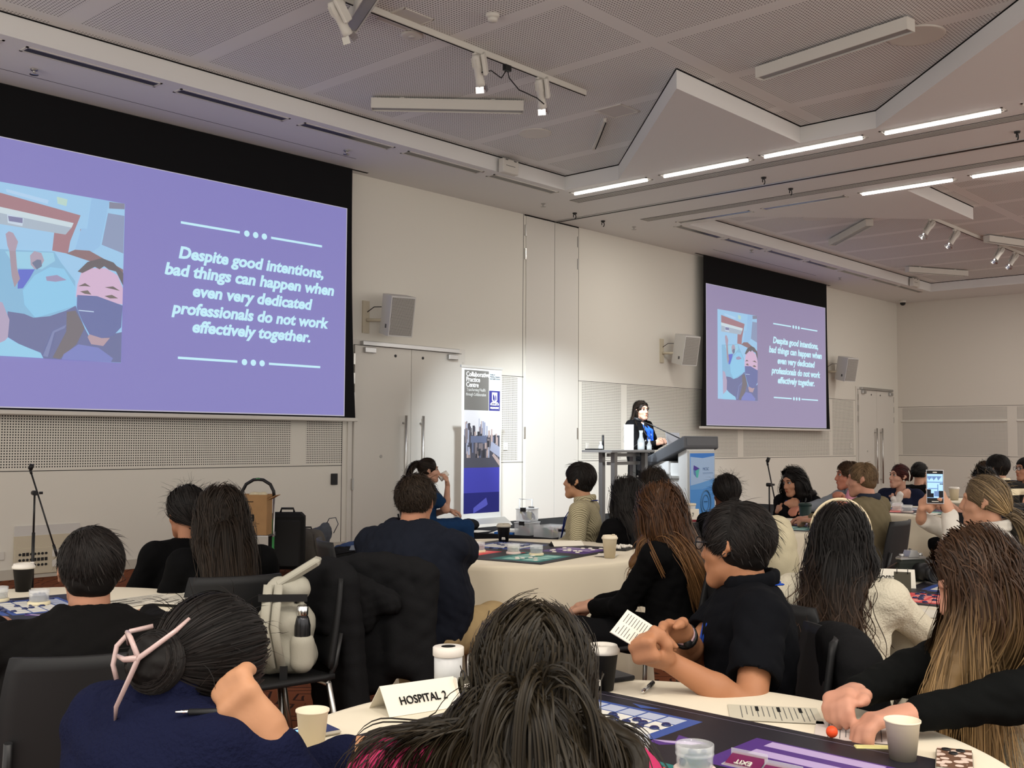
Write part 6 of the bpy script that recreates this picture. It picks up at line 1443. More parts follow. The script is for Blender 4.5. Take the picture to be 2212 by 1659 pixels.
def jar(c, z, lb, what, r=.036, h=.058, lidm='jarlid', n=42, up=True, fill=None):
    o = empty('plastic_jar', (*c, z), lb, 'jar', 'clear plastic jars'); p = (*c, z)
    MB().lathe([(0, 0), (r + .005, 0), (r + .006, .002), (r + .006, .011), (r + .003, .013), (0, .013)], p, 30).build('lid', M[lidm], o)
    MB().lathe([(r - .001, .012), (r, .016), (r, h * .62), (r + .002, h * .64), (r + .002, h * .72), (r + .001, h * .74), (r + .002, h * .8), (r + .002, h), (r - .001, h), (r - .001, h * .62), (r - .0015, .016)], p, 30).build('jar_body', M['clear'], o)
    if what:
        rs = random.Random(int(c[0] * 1000 + c[1] * 77)); b = MB()
        for i in range(n):
            a = rs.random() * 6.28; q = (r - .008) * math.sqrt(rs.random()); zz = z + .016 + (fill or h * .42) * rs.random()
            b.sph((c[0] + q * math.cos(a), c[1] + q * math.sin(a), zz), (.0068, .0068, .0048), 8)
        k = b.build('glass_beads', M[what], None); tag(k, ('clear' if what == 'bead' else 'dark blue') + ' glass beads inside the ' + lb.replace('clear plastic jar', 'jar')[:70], 'beads', None, 'stuff')
M['jarlid'] = mat('pinkish_lid', srgb(226, 204, 196), .4); M['creamlid'] = mat('cream_lid', srgb(226, 214, 180), .45)
M['bead'] = mat('clear_glass_bead', (.8, .76, .6), .06, .8, alpha=.7); M['bluebead'] = mat('blue_glass_bead', (.012, .022, .10), .1, .7)
ZM = ZT + .0028
jar((1.79, 1.3), ZM, 'clear plastic jar of clear beads on the big mat', 'bead')
jar((1.815, 1.165), ZM, 'clear plastic jar of blue beads at the bottom edge of the picture', 'bluebead')
jar((1.85, 4.19), ZM, 'clear plastic jar of blue beads on the left edge table', 'bluebead', lidm='creamlid')
jar((1.77, 4.38), ZM, 'clear plastic jar of clear beads cut by the left picture edge', 'bead', lidm='creamlid')
jar((4.46, 4.33), ZM, 'clear plastic jar nearest the man in beige trousers', 'bluebead', lidm='creamlid')
jar((4.53, 4.12), ZM, 'clear plastic jar between two others on the middle table', 'bead', lidm='jarlid')
jar((4.57, 3.98), ZM, 'clear plastic jar rightmost of the three on the middle table', 'bluebead', lidm='creamlid')
jar((7.25, 3.92), ZM, 'clear plastic jar on the table before the woman with a lanyard', None, lidm='creamlid', r=.04)
jar((9.95, 4.12), ZM, 'clear plastic jar with pinkish lid before the woman in scrubs', 'bead', r=.05, h=.07)
jar((9.75, 3.95), ZM, 'clear plastic jar left of the pinkish-lidded jar on the rear table', 'bluebead', r=.05, h=.07)
jar((12.1, 3.6), ZM, 'clear plastic jar on the farthest table at the right picture edge', 'bead', r=.06, h=.08)
o = empty('tall_tub', (1.95, 2.0, ZT), 'tall frosted plastic tub with white lid behind the HOSPITAL 2 sign', 'tub')
MB().lathe([(.034, .002), (.036, 0), (.037, .1), (.035, .1), (.033, .004), (0, .004)], (1.95, 2.0, ZT), 30).build('tub_body', M['frost'], o)
MB().lathe([(.0395, .097), (.0405, .098), (.0405, .118), (.038, .12), (0, .12)], (1.95, 2.0, ZT), 30).build('lid', M['cupwhite'], o)
MB().lathe([(.018, .1205), (0, .1208)], (1.95, 2.0, ZT), 20, sx=1.1).build('sticker', M['ink'], o)
o = empty('tall_tub', (7.6, 4.93, ZT), 'frosted plastic tub with cream lid beside the HOSPITAL 7 sign', 'tub')
MB().lathe([(.05, .002), (.06, .12), (.057, .12), (.048, .006), (0, .006)], (7.6, 4.93, ZT), 24).build('tub_body', M['frost'], o); MB().lathe([(.063, .115), (.063, .13), (0, .132)], (7.6, 4.93, ZT), 24).build('lid', M['cuppaper'], o)
tent((1.80, 1.955), -.245, .206, .062, 'HOSPITAL 2', 'folded white sign reading HOSPITAL 2 on the nearest table', .03)
tent((7.38, 4.83), -.9, .24, .1, 'HOSPITAL 7', 'folded white sign reading HOSPITAL 7 below the lectern', .05)
tent((4.75, 2.0), -1.1, .2, .08, 'HOSPITAL 5', 'folded white sign reading HOSPITAL 5 beside the camera', .04)
tag(MB().box((7.4, 4.84, ZT + .008), (.3, .22, .016), 0, rotm(0, 0, -.9)).build('red_folder', flat(srgb(120, 40, 52))), label='dark red folder lying under the HOSPITAL 7 sign', cat='folder')
def flip(c, rz, lb, txt, z=ZT, h=.062, w=.052):
    o = empty('flip_card_stand', (*c, z), lb, 'card stand'); R = rotm(0, 0, rz); T_ = np.array((*c, z))
    V = [(-w / 2, -.03, 0), (w / 2, -.03, 0), (w / 2, -.004, h), (-w / 2, -.004, h), (-w / 2, .03, 0), (w / 2, .03, 0), (w / 2, .004, h), (-w / 2, .004, h)]
    MB(T_, R).add(V, [(0, 1, 2, 3), (4, 7, 6, 5), (0, 3, 7, 4)[:0] or (3, 2, 6, 7)]).build('cards', M['olive'], o).modifiers.new('s', 'SOLIDIFY').thickness = .004
    MB(T_, R).add([(-w / 2 - .012, -.034, 0), (-w / 2 - .012, -.006, h), (-w / 2 - .012, .006, h), (-w / 2 - .012, .034, 0)], [(0, 1, 2, 3)]).build('side_fold', M['paper2'], o).modifiers.new('s', 'SOLIDIFY').thickness = .002
    for sx in (-.32, .32): MB(T_, R).tube([(sx * w, .012 * math.cos(a), h + .004 + .012 * math.sin(a)) for a in np.linspace(0, 6.28, 16)[:-1]], .0018, 6, closed=True).build('ring', M['black'], o)
    if txt:
        u = R @ np.array((1, 0, 0)); v = unit(R @ np.array((0, .026, h))); q = T_ + R @ np.array((0, -.03, 0)) + v * h * .68 + np.cross(u, v) * .005
        textw('lettering', txt, q, u, v, .011, M['cupwhite'], o, w * .8, off=.0003)
        f = MB(); k = q - v * h * .3
        f.sph(k + v * .008, .003, 8); f.prism([(-.006, -.01), (.006, -.01), (.002, .004), (-.002, .004)], k, u, v, .0008); f.build('figure_icon', M['cupwhite'], o)
M['olive'] = mat('dark_olive_card', srgb(66, 62, 48), .5)
flip((1.925, 1.9), -.35, 'small flip-card stand reading ARRIVALS beside the tall tub', 'ARRIVALS')
flip((4.63, 1.9), -1.2, 'dark flip-card stand beside the HOSPITAL 5 sign', None, h=.085, w=.07)
def phone(c, rz, z, lb, face='screen', w=.072, l=.148):
    o = empty('mobile_phone', (*c, z), lb, 'phone', 'phones on tables'); R = rotm(0, 0, rz)
    MB((*c, z), R).box((0, 0, .0045), (l, w, .009), 0, None, .004).build('phone_body', M['phonecase'], o)
    if face == 'screen':
        MB((*c, z), R).box((0, 0, .0094), (l - .008, w - .008, .0008)).build('screen', flat(srgb(34, 44, 88), .3, .5), o)
        text('screen_lettering', 'VUN', np.array((*c, z + .0102)) + R @ np.array((-.02, .012, 0)), R @ np.array((-1, 0, 0)), R @ np.array((0, -1, 0)), .04, mat('lit_lettering', (.3, .6, 1), .5, emit=.8, ecol=srgb(130, 200, 255)), o, off=.002)
    else:
        MB((*c, z), R).box((0, 0, .0094), (l - .004, w - .004, .0008)).build('case_back', M['floral'], o)
        for dx, dy in ((.055, .016), (.055, -.012), (.03, .002)): MB((*c, z), R).lathe([(.009, .009), (.009, .0125), (.0065, .013), (0, .0125)], (dx, dy, 0), 16).build('camera_lens', M['black'], o)
    return o
M['phonecase'] = mat('clear_grey_case', srgb(168, 160, 146), .35)
M['floral'] = mat('floral_case', srgb(120, 92, 76), .35); _nt = M['floral'].node_tree; _v = nd(_nt, 'ShaderNodeTexVoronoi'); _v.inputs['Scale'].default_value = 45; _tc = nd(_nt, 'ShaderNodeTexCoord'); _nt.links.new(_tc.outputs['Object'], _v.inputs['Vector'])
_r = nd(_nt, 'ShaderNodeValToRGB'); _r.color_ramp.interpolation = 'CONSTANT'; _r.color_ramp.elements[0].color = (*srgb(226, 204, 190), 1); _r.color_ramp.elements[1].position = .45; _r.color_ramp.elements[1].color = (*srgb(110, 82, 66), 1); _nt.links.new(_v.outputs['Distance'], _r.inputs['Fac']); _nt.links.new(_r.outputs['Color'], _nt.nodes['Principled BSDF'].inputs['Base Color'])
phone((1.455, 1.945), -.17, ZT, 'phone with lit dark blue screen behind the cream cup on the nearest table')
phone((2.25, .82), .35, ZT, 'phone in floral case, face down at the lower right corner', 'back')
phone((4.06, 1.3), .6, ZT, 'phone lying under the red tumbler on the right table', 'back')
tag(MB().box((2.36, 1.81, ZT + .006), (.14, .11, .012), 0, rotm(0, 0, -.3), .003).build('notebook', flat((.012, .013, .016), .4)), label='small dark notebook beside the black coffee cup on the nearest table', cat='notebook')
o = empty('pen', (2.34, 1.645, ZT), 'clear and black ballpoint pen lying on the nearest tablecloth', 'pen')
pa, pb = np.array((2.285, 1.625, ZT + .006)), np.array((2.395, 1.668, ZT + .006)); L_ = pb - pa
MB().tube([pa, pa + L_ * .12, pa + L_ * .2], [.002, .0055, .0055], 10).build('tip', M['chrome'], o); MB().tube([pa + L_ * .2, pa + L_ * .62], .0055, 10).build('barrel', M['clear'], o); MB().tube([pa + L_ * .62, pb], .0058, 10).build('grip', M['black'], o)
tag(MB().tube([pa + L_ * .2, pa + L_ * .6], .002, 6).build('ink_refill', M['black'], o) and o, None)
for i, (x, y) in enumerate(((2.04, 1.53), (2.06, 1.55), (2.03, 1.49), (2.06, 1.48), (2.05, 1.455), (2.02, 1.445), (1.98, 1.49), (1.94, 1.46), (2.07, 1.405), (2.03, 1.41), (1.96, 1.56))):
    tag(MB().lathe([(.0, .003), (.005, .0035), (.0085, .0055), (.0115, .003), (.0115, 0), (0, 0)], (x, y, ZM), 16).build('game_token', M['bluebead']), label='small dark blue glass token on the white grid of the big mat', cat='game token', group='blue tokens on the big mat')
rs = random.Random(5)
def tokens(cx, cy, rz, a0, a1, b0, b1, n, m, lb, gp, r=.014):
    R = rotm(0, 0, rz); p = None
    for i in range(n):
        q = R @ np.array((a0 + (a1 - a0) * rs.random(), b0 + (b1 - b0) * rs.random(), 0))
        if p is None:
            p = MB().lathe([(.0, .006), (r * .6, .006), (r, .003), (r, 0), (0, 0)], (0, 0, 0), 10).build('game_token', M[m]); c = p
        else: c = p.copy(); COL.objects.link(c)
        c.location = (cx + q[0], cy + q[1], ZM); tag(c, lb, 'game token', gp)
tokens(4.68, 4.22, .17, .02, .36, .08, .36, 16, 'bluebead', 'dark token on the far field of the middle mat', 'dark tokens on the middle mat')
tokens(4.68, 4.22, .17, .05, .38, -.36, -.15, 14, 'cupwhite', 'white token on the right field of the middle mat', 'white tokens on the middle mat')
tokens(4.68, 4.22, .17, -.38, -.14, -.36, -.2, 8, 'cupwhite', 'white token on the teal field of the middle mat', 'white tokens on the teal field')
tokens(1.62, 3.98, -.15, .02, .34, .1, .4, 24, 'bluebead', 'dark token on the blue mat at the left edge', 'tokens on the left mat', .012)
tokens(4.72, 1.52, .1, -.34, -.06, .06, .34, 20, 'bluebead', 'dark token on the red field by the camera', 'tokens on the red field', .012)
tokens(7.55, 4.1, .2, -.2, .3, -.3, .3, 12, 'cupwhite', 'white token on the mat before the woman with a lanyard', 'tokens on the lanyard table mat', .016)
# acrylic holders with event cards
for i, (x, y, rz, t) in enumerate(((1.93, 1.12, -1.5, 'EXIT'), (1.905, 1.03, -1.5, 'EVENT'))):
    o = empty('card_holder', (x, y, ZM), f'clear holder with a purple card reading {t} at the bottom of the picture', 'card holder', 'clear card holders'); R = rotm(0, 0, rz)
    MB((x, y, ZM), R).box((0, 0, .006), (.075, .055, .002), 0, rotm(.35, 0, 0)).build('card', flat(srgb(108, 30, 76), .4), o)
    MB((x, y, ZM), R).box((0, .02, .012), (.08, .002, .024)).box((0, 0, .001), (.08, .05, .002)).build('clear_base', M['clear'], o)
    text('lettering', t, np.array((x, y, ZM + .0085)) + R @ np.array((0, -.002, .0)), R @ np.array((-1, 0, 0)), R @ np.array((0, -1, -.35)), .018, M['cupwhite'], o)
tag(MB().sph((2.225, 1.075, ZT + .02), .013, 14).build('orange_ball', flat(srgb(236, 84, 44), .35)), label='small orange ball between the fingers of the long-haired woman', cat='ball')
tag(MB().box((2.23, .985, ZT + .003), (.075, .022, .005), 0, rotm(0, 0, -.9), .002).build('sticky_flag_pad', flat(srgb(214, 206, 140))), label='small pale yellow pad on the sheet beside the cream cup at lower right', cat='note pad')
# leaflet in the hands of the man with glasses
c0, c1, c2, c3 = (np.array(q) for q in ((2.186, 1.654, .912), (2.27, 1.60, .85), (2.36, 1.614, .885), (2.284, 1.672, .955)))
u = unit(c3 - c0); v = unit(c0 - c1); w_, h_ = np.linalg.norm(c3 - c0), np.linalg.norm(c0 - c1); c1 = c0 - v * h_
lf = MB().prism([(0, 0), (w_, 0), (w_, h_), (0, h_)], c1, u, v, .0012).prism([(.004, -.004), (w_, -.002), (w_ - .002, h_ - .002), (.002, h_)], c1 - np.cross(u, v) * .004, u, v, .001)
for i in range(11):
    y = h_ * (.9 - i * .075); lf.prism([(w_ * .08, y), (w_ * (.45 if i % 4 else .3), y), (w_ * (.45 if i % 4 else .3), y + .0018), (w_ * .08, y + .0018)], c1 + np.cross(u, v) * .0013, u, v, .0002, 1); lf.prism([(w_ * .54, y), (w_ * .9, y), (w_ * .9, y + .0018), (w_ * .54, y + .0018)], c1 + np.cross(u, v) * .0013, u, v, .0002, 1)
tag(lf.build('leaflet', [M['paper2'], M['print']]), label='folded printed leaflet held by the man with glasses', cat='leaflet')
# papers further back
sheet((2.2, 4.02), .3, .21, .1, ZT, 'printed sheet on the left table, left one of two', name='printed_sheet'); sheet((2.3, 3.86), .3, .21, .45, ZT + .012, 'printed sheet with grey picture on the left table, by the claw clip', heads=4)
tag(MB().box((2.3, 3.84, ZT + .005), (.25, .18, .009), 0, rotm(0, 0, .45), .003).build('tablet', M['black']), label='black tablet under the printed sheet on the left table', cat='tablet')
sheet((5.08, 4.3), .24, .18, .3, ZT, 'pale sheet beside the folded paper on the middle table', col=M['paper']); sheet((4.86, 3.7), .16, .12, .5, ZM, 'small pale card beside the cream coffee cup', lines=0, heads=0, col=M['paper2'])
tag(MB((5.13, 4.22, ZT), rotm(0, 0, -.5)).add([(-.1, -.05, 0), (.1, -.05, 0), (.1, 0, .03), (-.1, 0, .03), (-.1, .06, .0), (.1, .06, .0)], [(0, 1, 2, 3), (3, 2, 5, 4)]).build('folded_paper', M['paper2']), label='folded white paper standing on the middle table', cat='paper')
tag(MB().box((5.2, 3.86, ZT + .004), (.18, .14, .008), 0, rotm(0, 0, .3)).build('black_tray', M['black']), label='small black tray of white beads by the auburn hair', cat='tray')
b = MB()
for i in range(40): b.sph((5.2 + (rs.random() - .5) * .14, 3.86 + (rs.random() - .5) * .1, ZT + .012 + rs.random() * .01), .009, 6)
tag(b.build('white_beads', M['cupwhite']), 'white beads heaped on the small black tray', 'beads', None, 'stuff')
sheet((10.5, 4.15), .5, .3, .1, ZT, 'white sheet on the rear table by the tumbler', lines=0, heads=0, col=M['paper2']); sheet((9.7, 3.75), .3, .2, .2, ZM, 'white sheet near the edge of the rear table', lines=0, heads=0, col=M['paper2'])
sheet((7.75, 4.35), .3, .21, .1, ZT, 'white sheet before the woman with folded arms', lines=0, heads=0, col=M['paper2']); sheet((4.1, 1.6), .2, .15, .3, ZT, 'white sheet near the edge of the right table', lines=0, heads=0, col=M['paper2'])
sheet((12.35, 4.1), .4, .3, .2, ZT, 'white sheet on the farthest table', lines=0, heads=0, col=M['paper2'])
def tumbler(c, lb, m, r=.04, h=.16, straw=True, z=ZT, m2=None):
    o = empty('tumbler', (*c, z), lb, 'tumbler'); p = (*c, z)
    MB().lathe([(0, 0), (r * .8, 0), (r * .82, .004), (r, h), (r - .003, h), (0, h - .004)], p, 26).build('tumbler_body', m, o)
    MB().lathe([(r + .002, h - .012), (r + .002, h + .004), (r * .8, h + .012), (0, h + .012)], p, 26).build('lid', m2 or m, o)
    if straw: MB().tube([np.array(p) + (0, 0, h), np.array(p) + (.012, 0, h + .05)], .006, 8).build('straw', M['black'], o)
tumbler((7.91, 4.03), 'dark green tumbler with straw before the woman with a lanyard', flat(srgb(34, 52, 48), .5), .05, .15)
tumbler((10.75, 4.1), 'dark green tumbler with red foot behind the raised phone', flat(srgb(40, 56, 50), .5), .05, .16, False)
tumbler((4.02, 1.37), 'red tumbler with black lid behind the long brown hair', flat(srgb(150, 30, 40), .35), .05, .15, False, m2=M['black'])
# camera on the right table
o = empty('camera', (5.0, 2.01, ZT), 'black and silver camera with long lens standing on the right table', 'camera'); R = rotm(0, 0, -.75 + math.pi / 2 - .75); T_ = (5.0, 2.01, ZT)
R = rotm(0, 0, -.55)
MB(T_, R).box((0, 0, .05), (.15, .06, .1), 0, None, .012).build('camera_body', flat(srgb(36, 40, 36), .6), o)
MB(T_, R).box((0, 0, .108), (.14, .05, .018), 0, None, .006).prism([(-.03, 0), (.03, 0), (.018, .03), (-.018, .03)], (0, .025, .115), (1, 0, 0), (0, 0, 1), .05).lathe([(.013, 0), (.013, .014), (0, .014)], (.05, 0, .117), 16).lathe([(.012, 0), (.012, .012), (0, .012)], (-.05, 0, .117), 16).build('top_plate', M['alu'], o)
MB(T_, R).lathe([(0, .0), (.038, 0), (.038, .03), (.041, .035), (.041, .08), (.037, .085), (.037, .1), (.043, .105), (.043, .125), (.036, .126), (.034, .118), (0, .112)], (.02, -.03, .052), 28, R=rotm(math.pi / 2, 0, 0)).build('lens', M['black'], o)
MB(T_, R).tube([(-.075, 0, .09), (-.12, .02, .06), (-.14, .03, .01), (-.1, .08, .008)], .008, 6, flat=.3).build('strap', flat(srgb(60, 44, 34)), o)
tag(MB().box((10.6, 4.5, ZT + .02), (.3, .2, .04)).build('pencil_tray', M['clear']), label='clear tray on the rear table', cat='tray')
# the phone held up to film, and the cup being drunk from
o = empty('raised_phone', (5.0, 1.9, 1.11), 'phone held up in portrait, its bright screen showing the room', 'phone')
pc = np.array((5.01, 1.895, 1.19)); n_ = unit(np.array((-.93, -.34, -.08))); u = unit(np.cross((0, 0, 1.), n_)); v = np.cross(n_, u); Rm = np.stack([u, v, n_], 1)
MB(pc, Rm).box((0, 0, 0), (.076, .158, .01), 0, None, .005).build('phone_body', flat(srgb(196, 196, 200), .3), o)
MB(pc, Rm).box((0, 0, .0055), (.07, .152, .001)).build('glass_front', M['black'], o)
sc = MB(pc, Rm); sc.box((0, .004, .0063), (.068, .112, .0006), 0)
for k, (x0, x1, y0, y1, mi) in enumerate(((-.034, -.018, -.05, -.012, 1), (-.018, -.006, -.05, -.03, 1), (.016, .034, -.05, -.018, 1), (-.004, .016, -.045, -.02, 2), (-.03, .01, -.01, -.006, 2), (-.034, .034, .02, .024, 2), (.01, .014, -.02, .012, 2), (.02, .034, .012, .016, 1), (-.034, .0, .04, .043, 2))): sc.box(((x0 + x1) / 2, (y0 + y1) / 2, .0068 + k * .00005), (x1 - x0, y1 - y0, .0003), mi)
for a in range(3): sc.prism([(-.034 + a * .02, .05), (-.01 + a * .02, .05), (-.026 + a * .02, .03)], (0, 0, .0066), (1, 0, 0), (0, 1, 0), .0003, 2)
sc.build('screen', [mat('phone_screen_light', (.2, .2, .2), .3, emit=1.2, ecol=srgb(150, 200, 250)), flat((.01, .012, .02)), mat('phone_screen_mid', (.1, .1, .1), .3, emit=.8, ecol=srgb(96, 140, 200))], o)
MB(pc, Rm).box((0, .068, .0066), (.018, .005, .0006)).build('camera_island', M['cupwhite'], o); MB(pc, Rm).box((0, -.068, .0066), (.03, .003, .0006)).build('home_bar', M['cupwhite'], o)
I = pp['drink']; hm = I['hd'](0.0, .118, -.066); Rc = I['HR'] @ rotm(-1.0, 0, 0)
o = empty('drinking_cup', hm, 'white paper cup held to the mouth of the woman in teal scrubs', 'cup')
MB(hm + I['HR'] @ np.array((0, .035, .01)), Rc @ rotm(math.pi, 0, 0) if False else Rc).lathe([(.03, .05), (.042, -.05), (.039, -.05), (.028, .046), (0, .046)], (0, 0, 0), 20).build('cup_body', M['cupwhite'], o)

# ================================================================== by the left wall
def mic_stand(p, lb, top, boom=None):
    o = empty('microphone_stand', p, lb, 'microphone stand', 'microphone stands'); x, y, z = p
    MB().tube([(x, y, z + .02), (x, y, z + .55)], .014, 10).tube([(x, y, z + .55), (x, y, z + .9)], .009, 10).build('pole', M['blackmetal'], o)
    MB().lathe([(0, 0), (.12, 0), (.12, .012), (.03, .03), (0, .03)], p, 24).build('base', M['blackmetal'], o)
    MB().tube([(x, y - .03, z + .9), (x, y + .03, z + .9)], .022, 10).tube([(x + .03, y - .02, z + .9), (x + .06, y - .03, z + .9)], .012, 8).build('clutch', M['black'], o)
    a, b = np.array(boom[0]), np.array(boom[1]); MB().tube([a, b], .008, 8).build('boom', M['blackmetal'], o)
    MB().tube([a + (b - a) * .86, b], .013, 8).build('counterweight', M['black'], o)
    u = unit(a - b); MB().tube([a, a + u * .04], .012, 8).tube([a + u * .04, a + u * .08 + (.02, -.02, .01)], .02, 10).build('microphone_clip', M['black'], o)
mic_stand((4.15, 9.55, 0), 'black boom microphone stand in front of the socket panel at left', 1.08, ((4.13, 9.58, 1.07), (4.3, 9.4, .34)))
mic_stand((10.95, 6.02, 0), 'black microphone stand to the right of the lectern, before the small screen', 1.1, ((10.94, 6.03, 1.12), (11.02, 5.95, .55)))
o = empty('hand_trolley', (6.3, 9.3, 0), 'upright luggage trolley with black curved handle beside the suitcase', 'trolley')
e = unit(np.array((.24, -.28, 0))); cx = np.array((6.27, 9.22, 0)); hw = .165
for sg in (-1, 1): MB().tube([cx + e * sg * hw + (0, 0, .05), cx + e * sg * hw + (0, 0, .8)], .012, 8).build('side_rail', M['alu'], o)
MB().tube([cx + e * -hw + (0, 0, .8), cx - e * hw * .97 + (0, 0, .86), cx - e * hw * .75 + (0, 0, .93), cx - e * hw * .3 + (0, 0, .975), cx + (0, 0, .98), cx + e * hw * .3 + (0, 0, .975), cx + e * hw * .75 + (0, 0, .93), cx + e * hw * .97 + (0, 0, .86), cx + e * hw + (0, 0, .8)], .017, 10).build('handle', M['black'], o)
nn = np.cross((0, 0, 1), e)
MB(cx, np.stack([e, nn, (0, 0, 1)], 1)).box((0, .02, .43), (.36, .03, .04)).box((0, -.1, .425), (.34, .25, .012)).build('platform', M['alu'], o)
g = flat(srgb(60, 150, 80), .4); MB(cx, np.stack([e, nn, (0, 0, 1)], 1)).box((.15, .01, .5), (.03, .03, .16)).box((0, .0, .445), (.05, .035, .04)).box((.165, .0, .3), (.02, .03, .2)).box((0, 0, .985), (.04, .03, .012)).build('green_brackets', g, o)
MB().tube([cx + e * .16 + (0, 0, .28), cx + e * -.05 + nn * -.1 + (0, 0, .03)], .012, 8).tube([cx + e * -.08 + (0, 0, .42), cx + e * .02 + (0, 0, .1)], .01, 8).build('braces', M['alu'], o)
for sg in (-1, 1): MB(cx + e * sg * .2 + (0, 0, .07), np.stack([e, nn, (0, 0, 1)], 1)).lathe([(0, -.02), (.07, -.02), (.07, .02), (0, .02)], (0, 0, 0), 20, R=rotm(0, math.pi / 2, 0)).build('wheel', M['black'], o)
o = empty('cardboard_box', (6.27, 9.1, .44), 'brown cardboard box with open flap standing on the trolley', 'box')
Rb = np.stack([e, nn, (0, 0, 1)], 1); q = MB(cx - nn * .12 + (0, 0, .435), Rb)
q.box((0, -.1, .2), (.3, .006, .4)).box((0, .1, .2), (.3, .006, .4)).box((-.15, 0, .2), (.006, .2, .4)).box((.15, 0, .2), (.006, .2, .4)).box((0, 0, .003), (.3, .2, .006)).box((.19, .0, .37), (.1, .2, .006), 0, rotm(0, -.5, 0)).box((-.2, .0, .38), (.1, .2, .006), 0, rotm(0, .3, 0))
q.build('carton', M['card'], o)
q = MB(cx - nn * .12 + (0, 0, .435), Rb); q.box((-.0, -.1045, .17), (.05, .002, .07)).box((.0, -.1045, .05), (.05, .002, .085)).box((-.02, -.1045, .33), (.07, .002, .008))
for i in range(5): q.box((-.03 + .04 * (i % 2), -.1045, .125 - i * .012), (.16 - .02 * i, .001, .003))
q.build('print', M['ink'], o)
q = MB(cx - nn * .12 + (0, 0, .435), Rb); q.lathe([(.007, 0), (0, .0)], (0, -.106, .185), 12, R=rotm(1.57, 0, 0)).lathe([(.007, 0), (0, .0)], (0, -.106, .155), 12, R=rotm(1.57, 0, 0)).lathe([(.008, 0), (0, .0)], (0, -.106, .065), 12, R=rotm(1.57, 0, 0)); q.build('print_dots', M['card'], o)
tag(solid('crumpled_paper', [ell(cx - nn * .1 + np.array((0, 0, .83)), (.07, .05, .03)), ell(cx - nn * .1 + e * .08 + np.array((0, 0, .83)), (.04, .04, .03))], mat('cream_tissue', srgb(214, 202, 170), .9), None, .007, wr=.012, wl=.05), label='crumpled cream paper sticking out of the cardboard box', cat='paper')
o = empty('suitcase', (6.62, 9.2, 0), 'tall black soft suitcase standing between the trolley and the grey backpack', 'suitcase')
MB((6.62, 9.2, 0), rotm(0, 0, -.75)).box((0, 0, .34), (.36, .24, .58), 0, None, .04).build('shell', mat('black_nylon', (.016, .016, .016), .8, .1, bump=.2, bscale=500), o)
MB((6.62, 9.2, 0), rotm(0, 0, -.75)).box((0, -.13, .32), (.3, .03, .48), 0, None, .014).build('front_pocket', mat('black_nylon_pocket', (.022, .022, .022), .8, .1, bump=.2, bscale=500), o)
for sx in (-.14, .14):
    for sy in (-.08, .08): MB((6.62, 9.2, 0), rotm(0, 0, -.75)).lathe([(0, -.012), (.03, -.012), (.03, .012), (0, .012)], (sx, sy, .03), 14, R=rotm(0, 1.571, 0)).build('wheel', M['black'], o)
MB((6.62, 9.2, 0), rotm(0, 0, -.75)).tube([(-.07, 0, .63), (-.06, 0, .67), (.06, 0, .67), (.07, 0, .63)], .012, 8).build('top_handle', M['black'], o)
def pack(name, lb, c, h, w, d, rz, m, m2, seed, extra=None):
    o = empty(name, (*c, 0), lb, 'backpack'); R = rotm(0, 0, rz); q = lambda x, y, z: np.array((*c, 0)) + R @ np.array((x, y, z))
    solid('bag_body', [ell(q(0, 0, h * .45), (w * .5, d * .5, h * .46), R), cap(q(-w * .3, 0, h * .16), q(w * .3, 0, h * .16), d * .46), cap(q(-w * .22, 0, h * .7), q(w * .22, 0, h * .7), d * .4)], m, o, .011, k=.06, wr=.012, seed=seed, wl=.14, planes=[((0, 0, .004), (0, 0, -1))])
    solid('front_pocket', [ell(q(0, -d * .42, h * .3), (w * .38, d * .2, h * .24), R)], m2, o, .011, wr=.006, seed=seed, planes=[((0, 0, .006), (0, 0, -1))])
    MB().tube([q(-.04, 0, h * .88), q(-.03, 0, h * .97), q(.03, 0, h * .97), q(.04, 0, h * .88)], .009, 8).build('top_loop', M['black'], o)
    for sx in (-1, 1): MB().tube([q(sx * w * .2, -d * .36, h * .82), q(sx * w * .28, -d * .52, h * .55), q(sx * w * .36, -d * .5, h * .2)], .014, 8, flat=.35).build('strap', m2, o)
    return o, q
gp_, gq = mat('grey_canvas', srgb(96, 92, 86), .9, .1, bump=.2, bscale=200), mat('grey_canvas_dark', srgb(84, 80, 74), .9, .1)
pack('backpack', 'grey canvas backpack on the floor between the suitcase and the blue bag', (7.0, 9.35), .46, .36, .24, -.75, gp_, gq, 3)
o = empty('tote_bag', (7.22, 9.5, 0), 'small grey bag with raised loop handle behind the grey backpack', 'bag'); cc = np.array((7.22, 9.5, 0))
solid('bag_body', [ell(cc + (0, 0, .2), (.14, .11, .22)), ell(cc + (.07, -.07, .36), (.08, .06, .12))], mat('blue_grey_canvas', srgb(88, 92, 100), .9, .1), o, .011, k=.05, wr=.012, wl=.12, planes=[((0, 0, .004), (0, 0, -1))])
MB().tube([cc + (.07, -.07, .44), cc + (.1, -.1, .52), cc + (.15, -.15, .53), cc + (.17, -.17, .46), cc + (.14, -.13, .36)], .014, 8, flat=.35).build('loop_handle', mat('grey_webbing', srgb(80, 84, 90), .9), o)
o = empty('duffel_bag', (7.5, 9.15, 0), 'blue and black bag lying open on the floor by the wall', 'bag'); cc = np.array((7.5, 9.15, 0)); e2 = unit(np.array((.67, -.74, 0)))
solid('bag_body', [cap(cc - e2 * .18 + (0, 0, .09), cc + e2 * .18 + (0, 0, .09), .13, .12)], mat('black_canvas', (.02, .02, .021), .9, .1), o, .011, k=.05, wr=.014, wl=.14, planes=[((0, 0, .004), (0, 0, -1))])
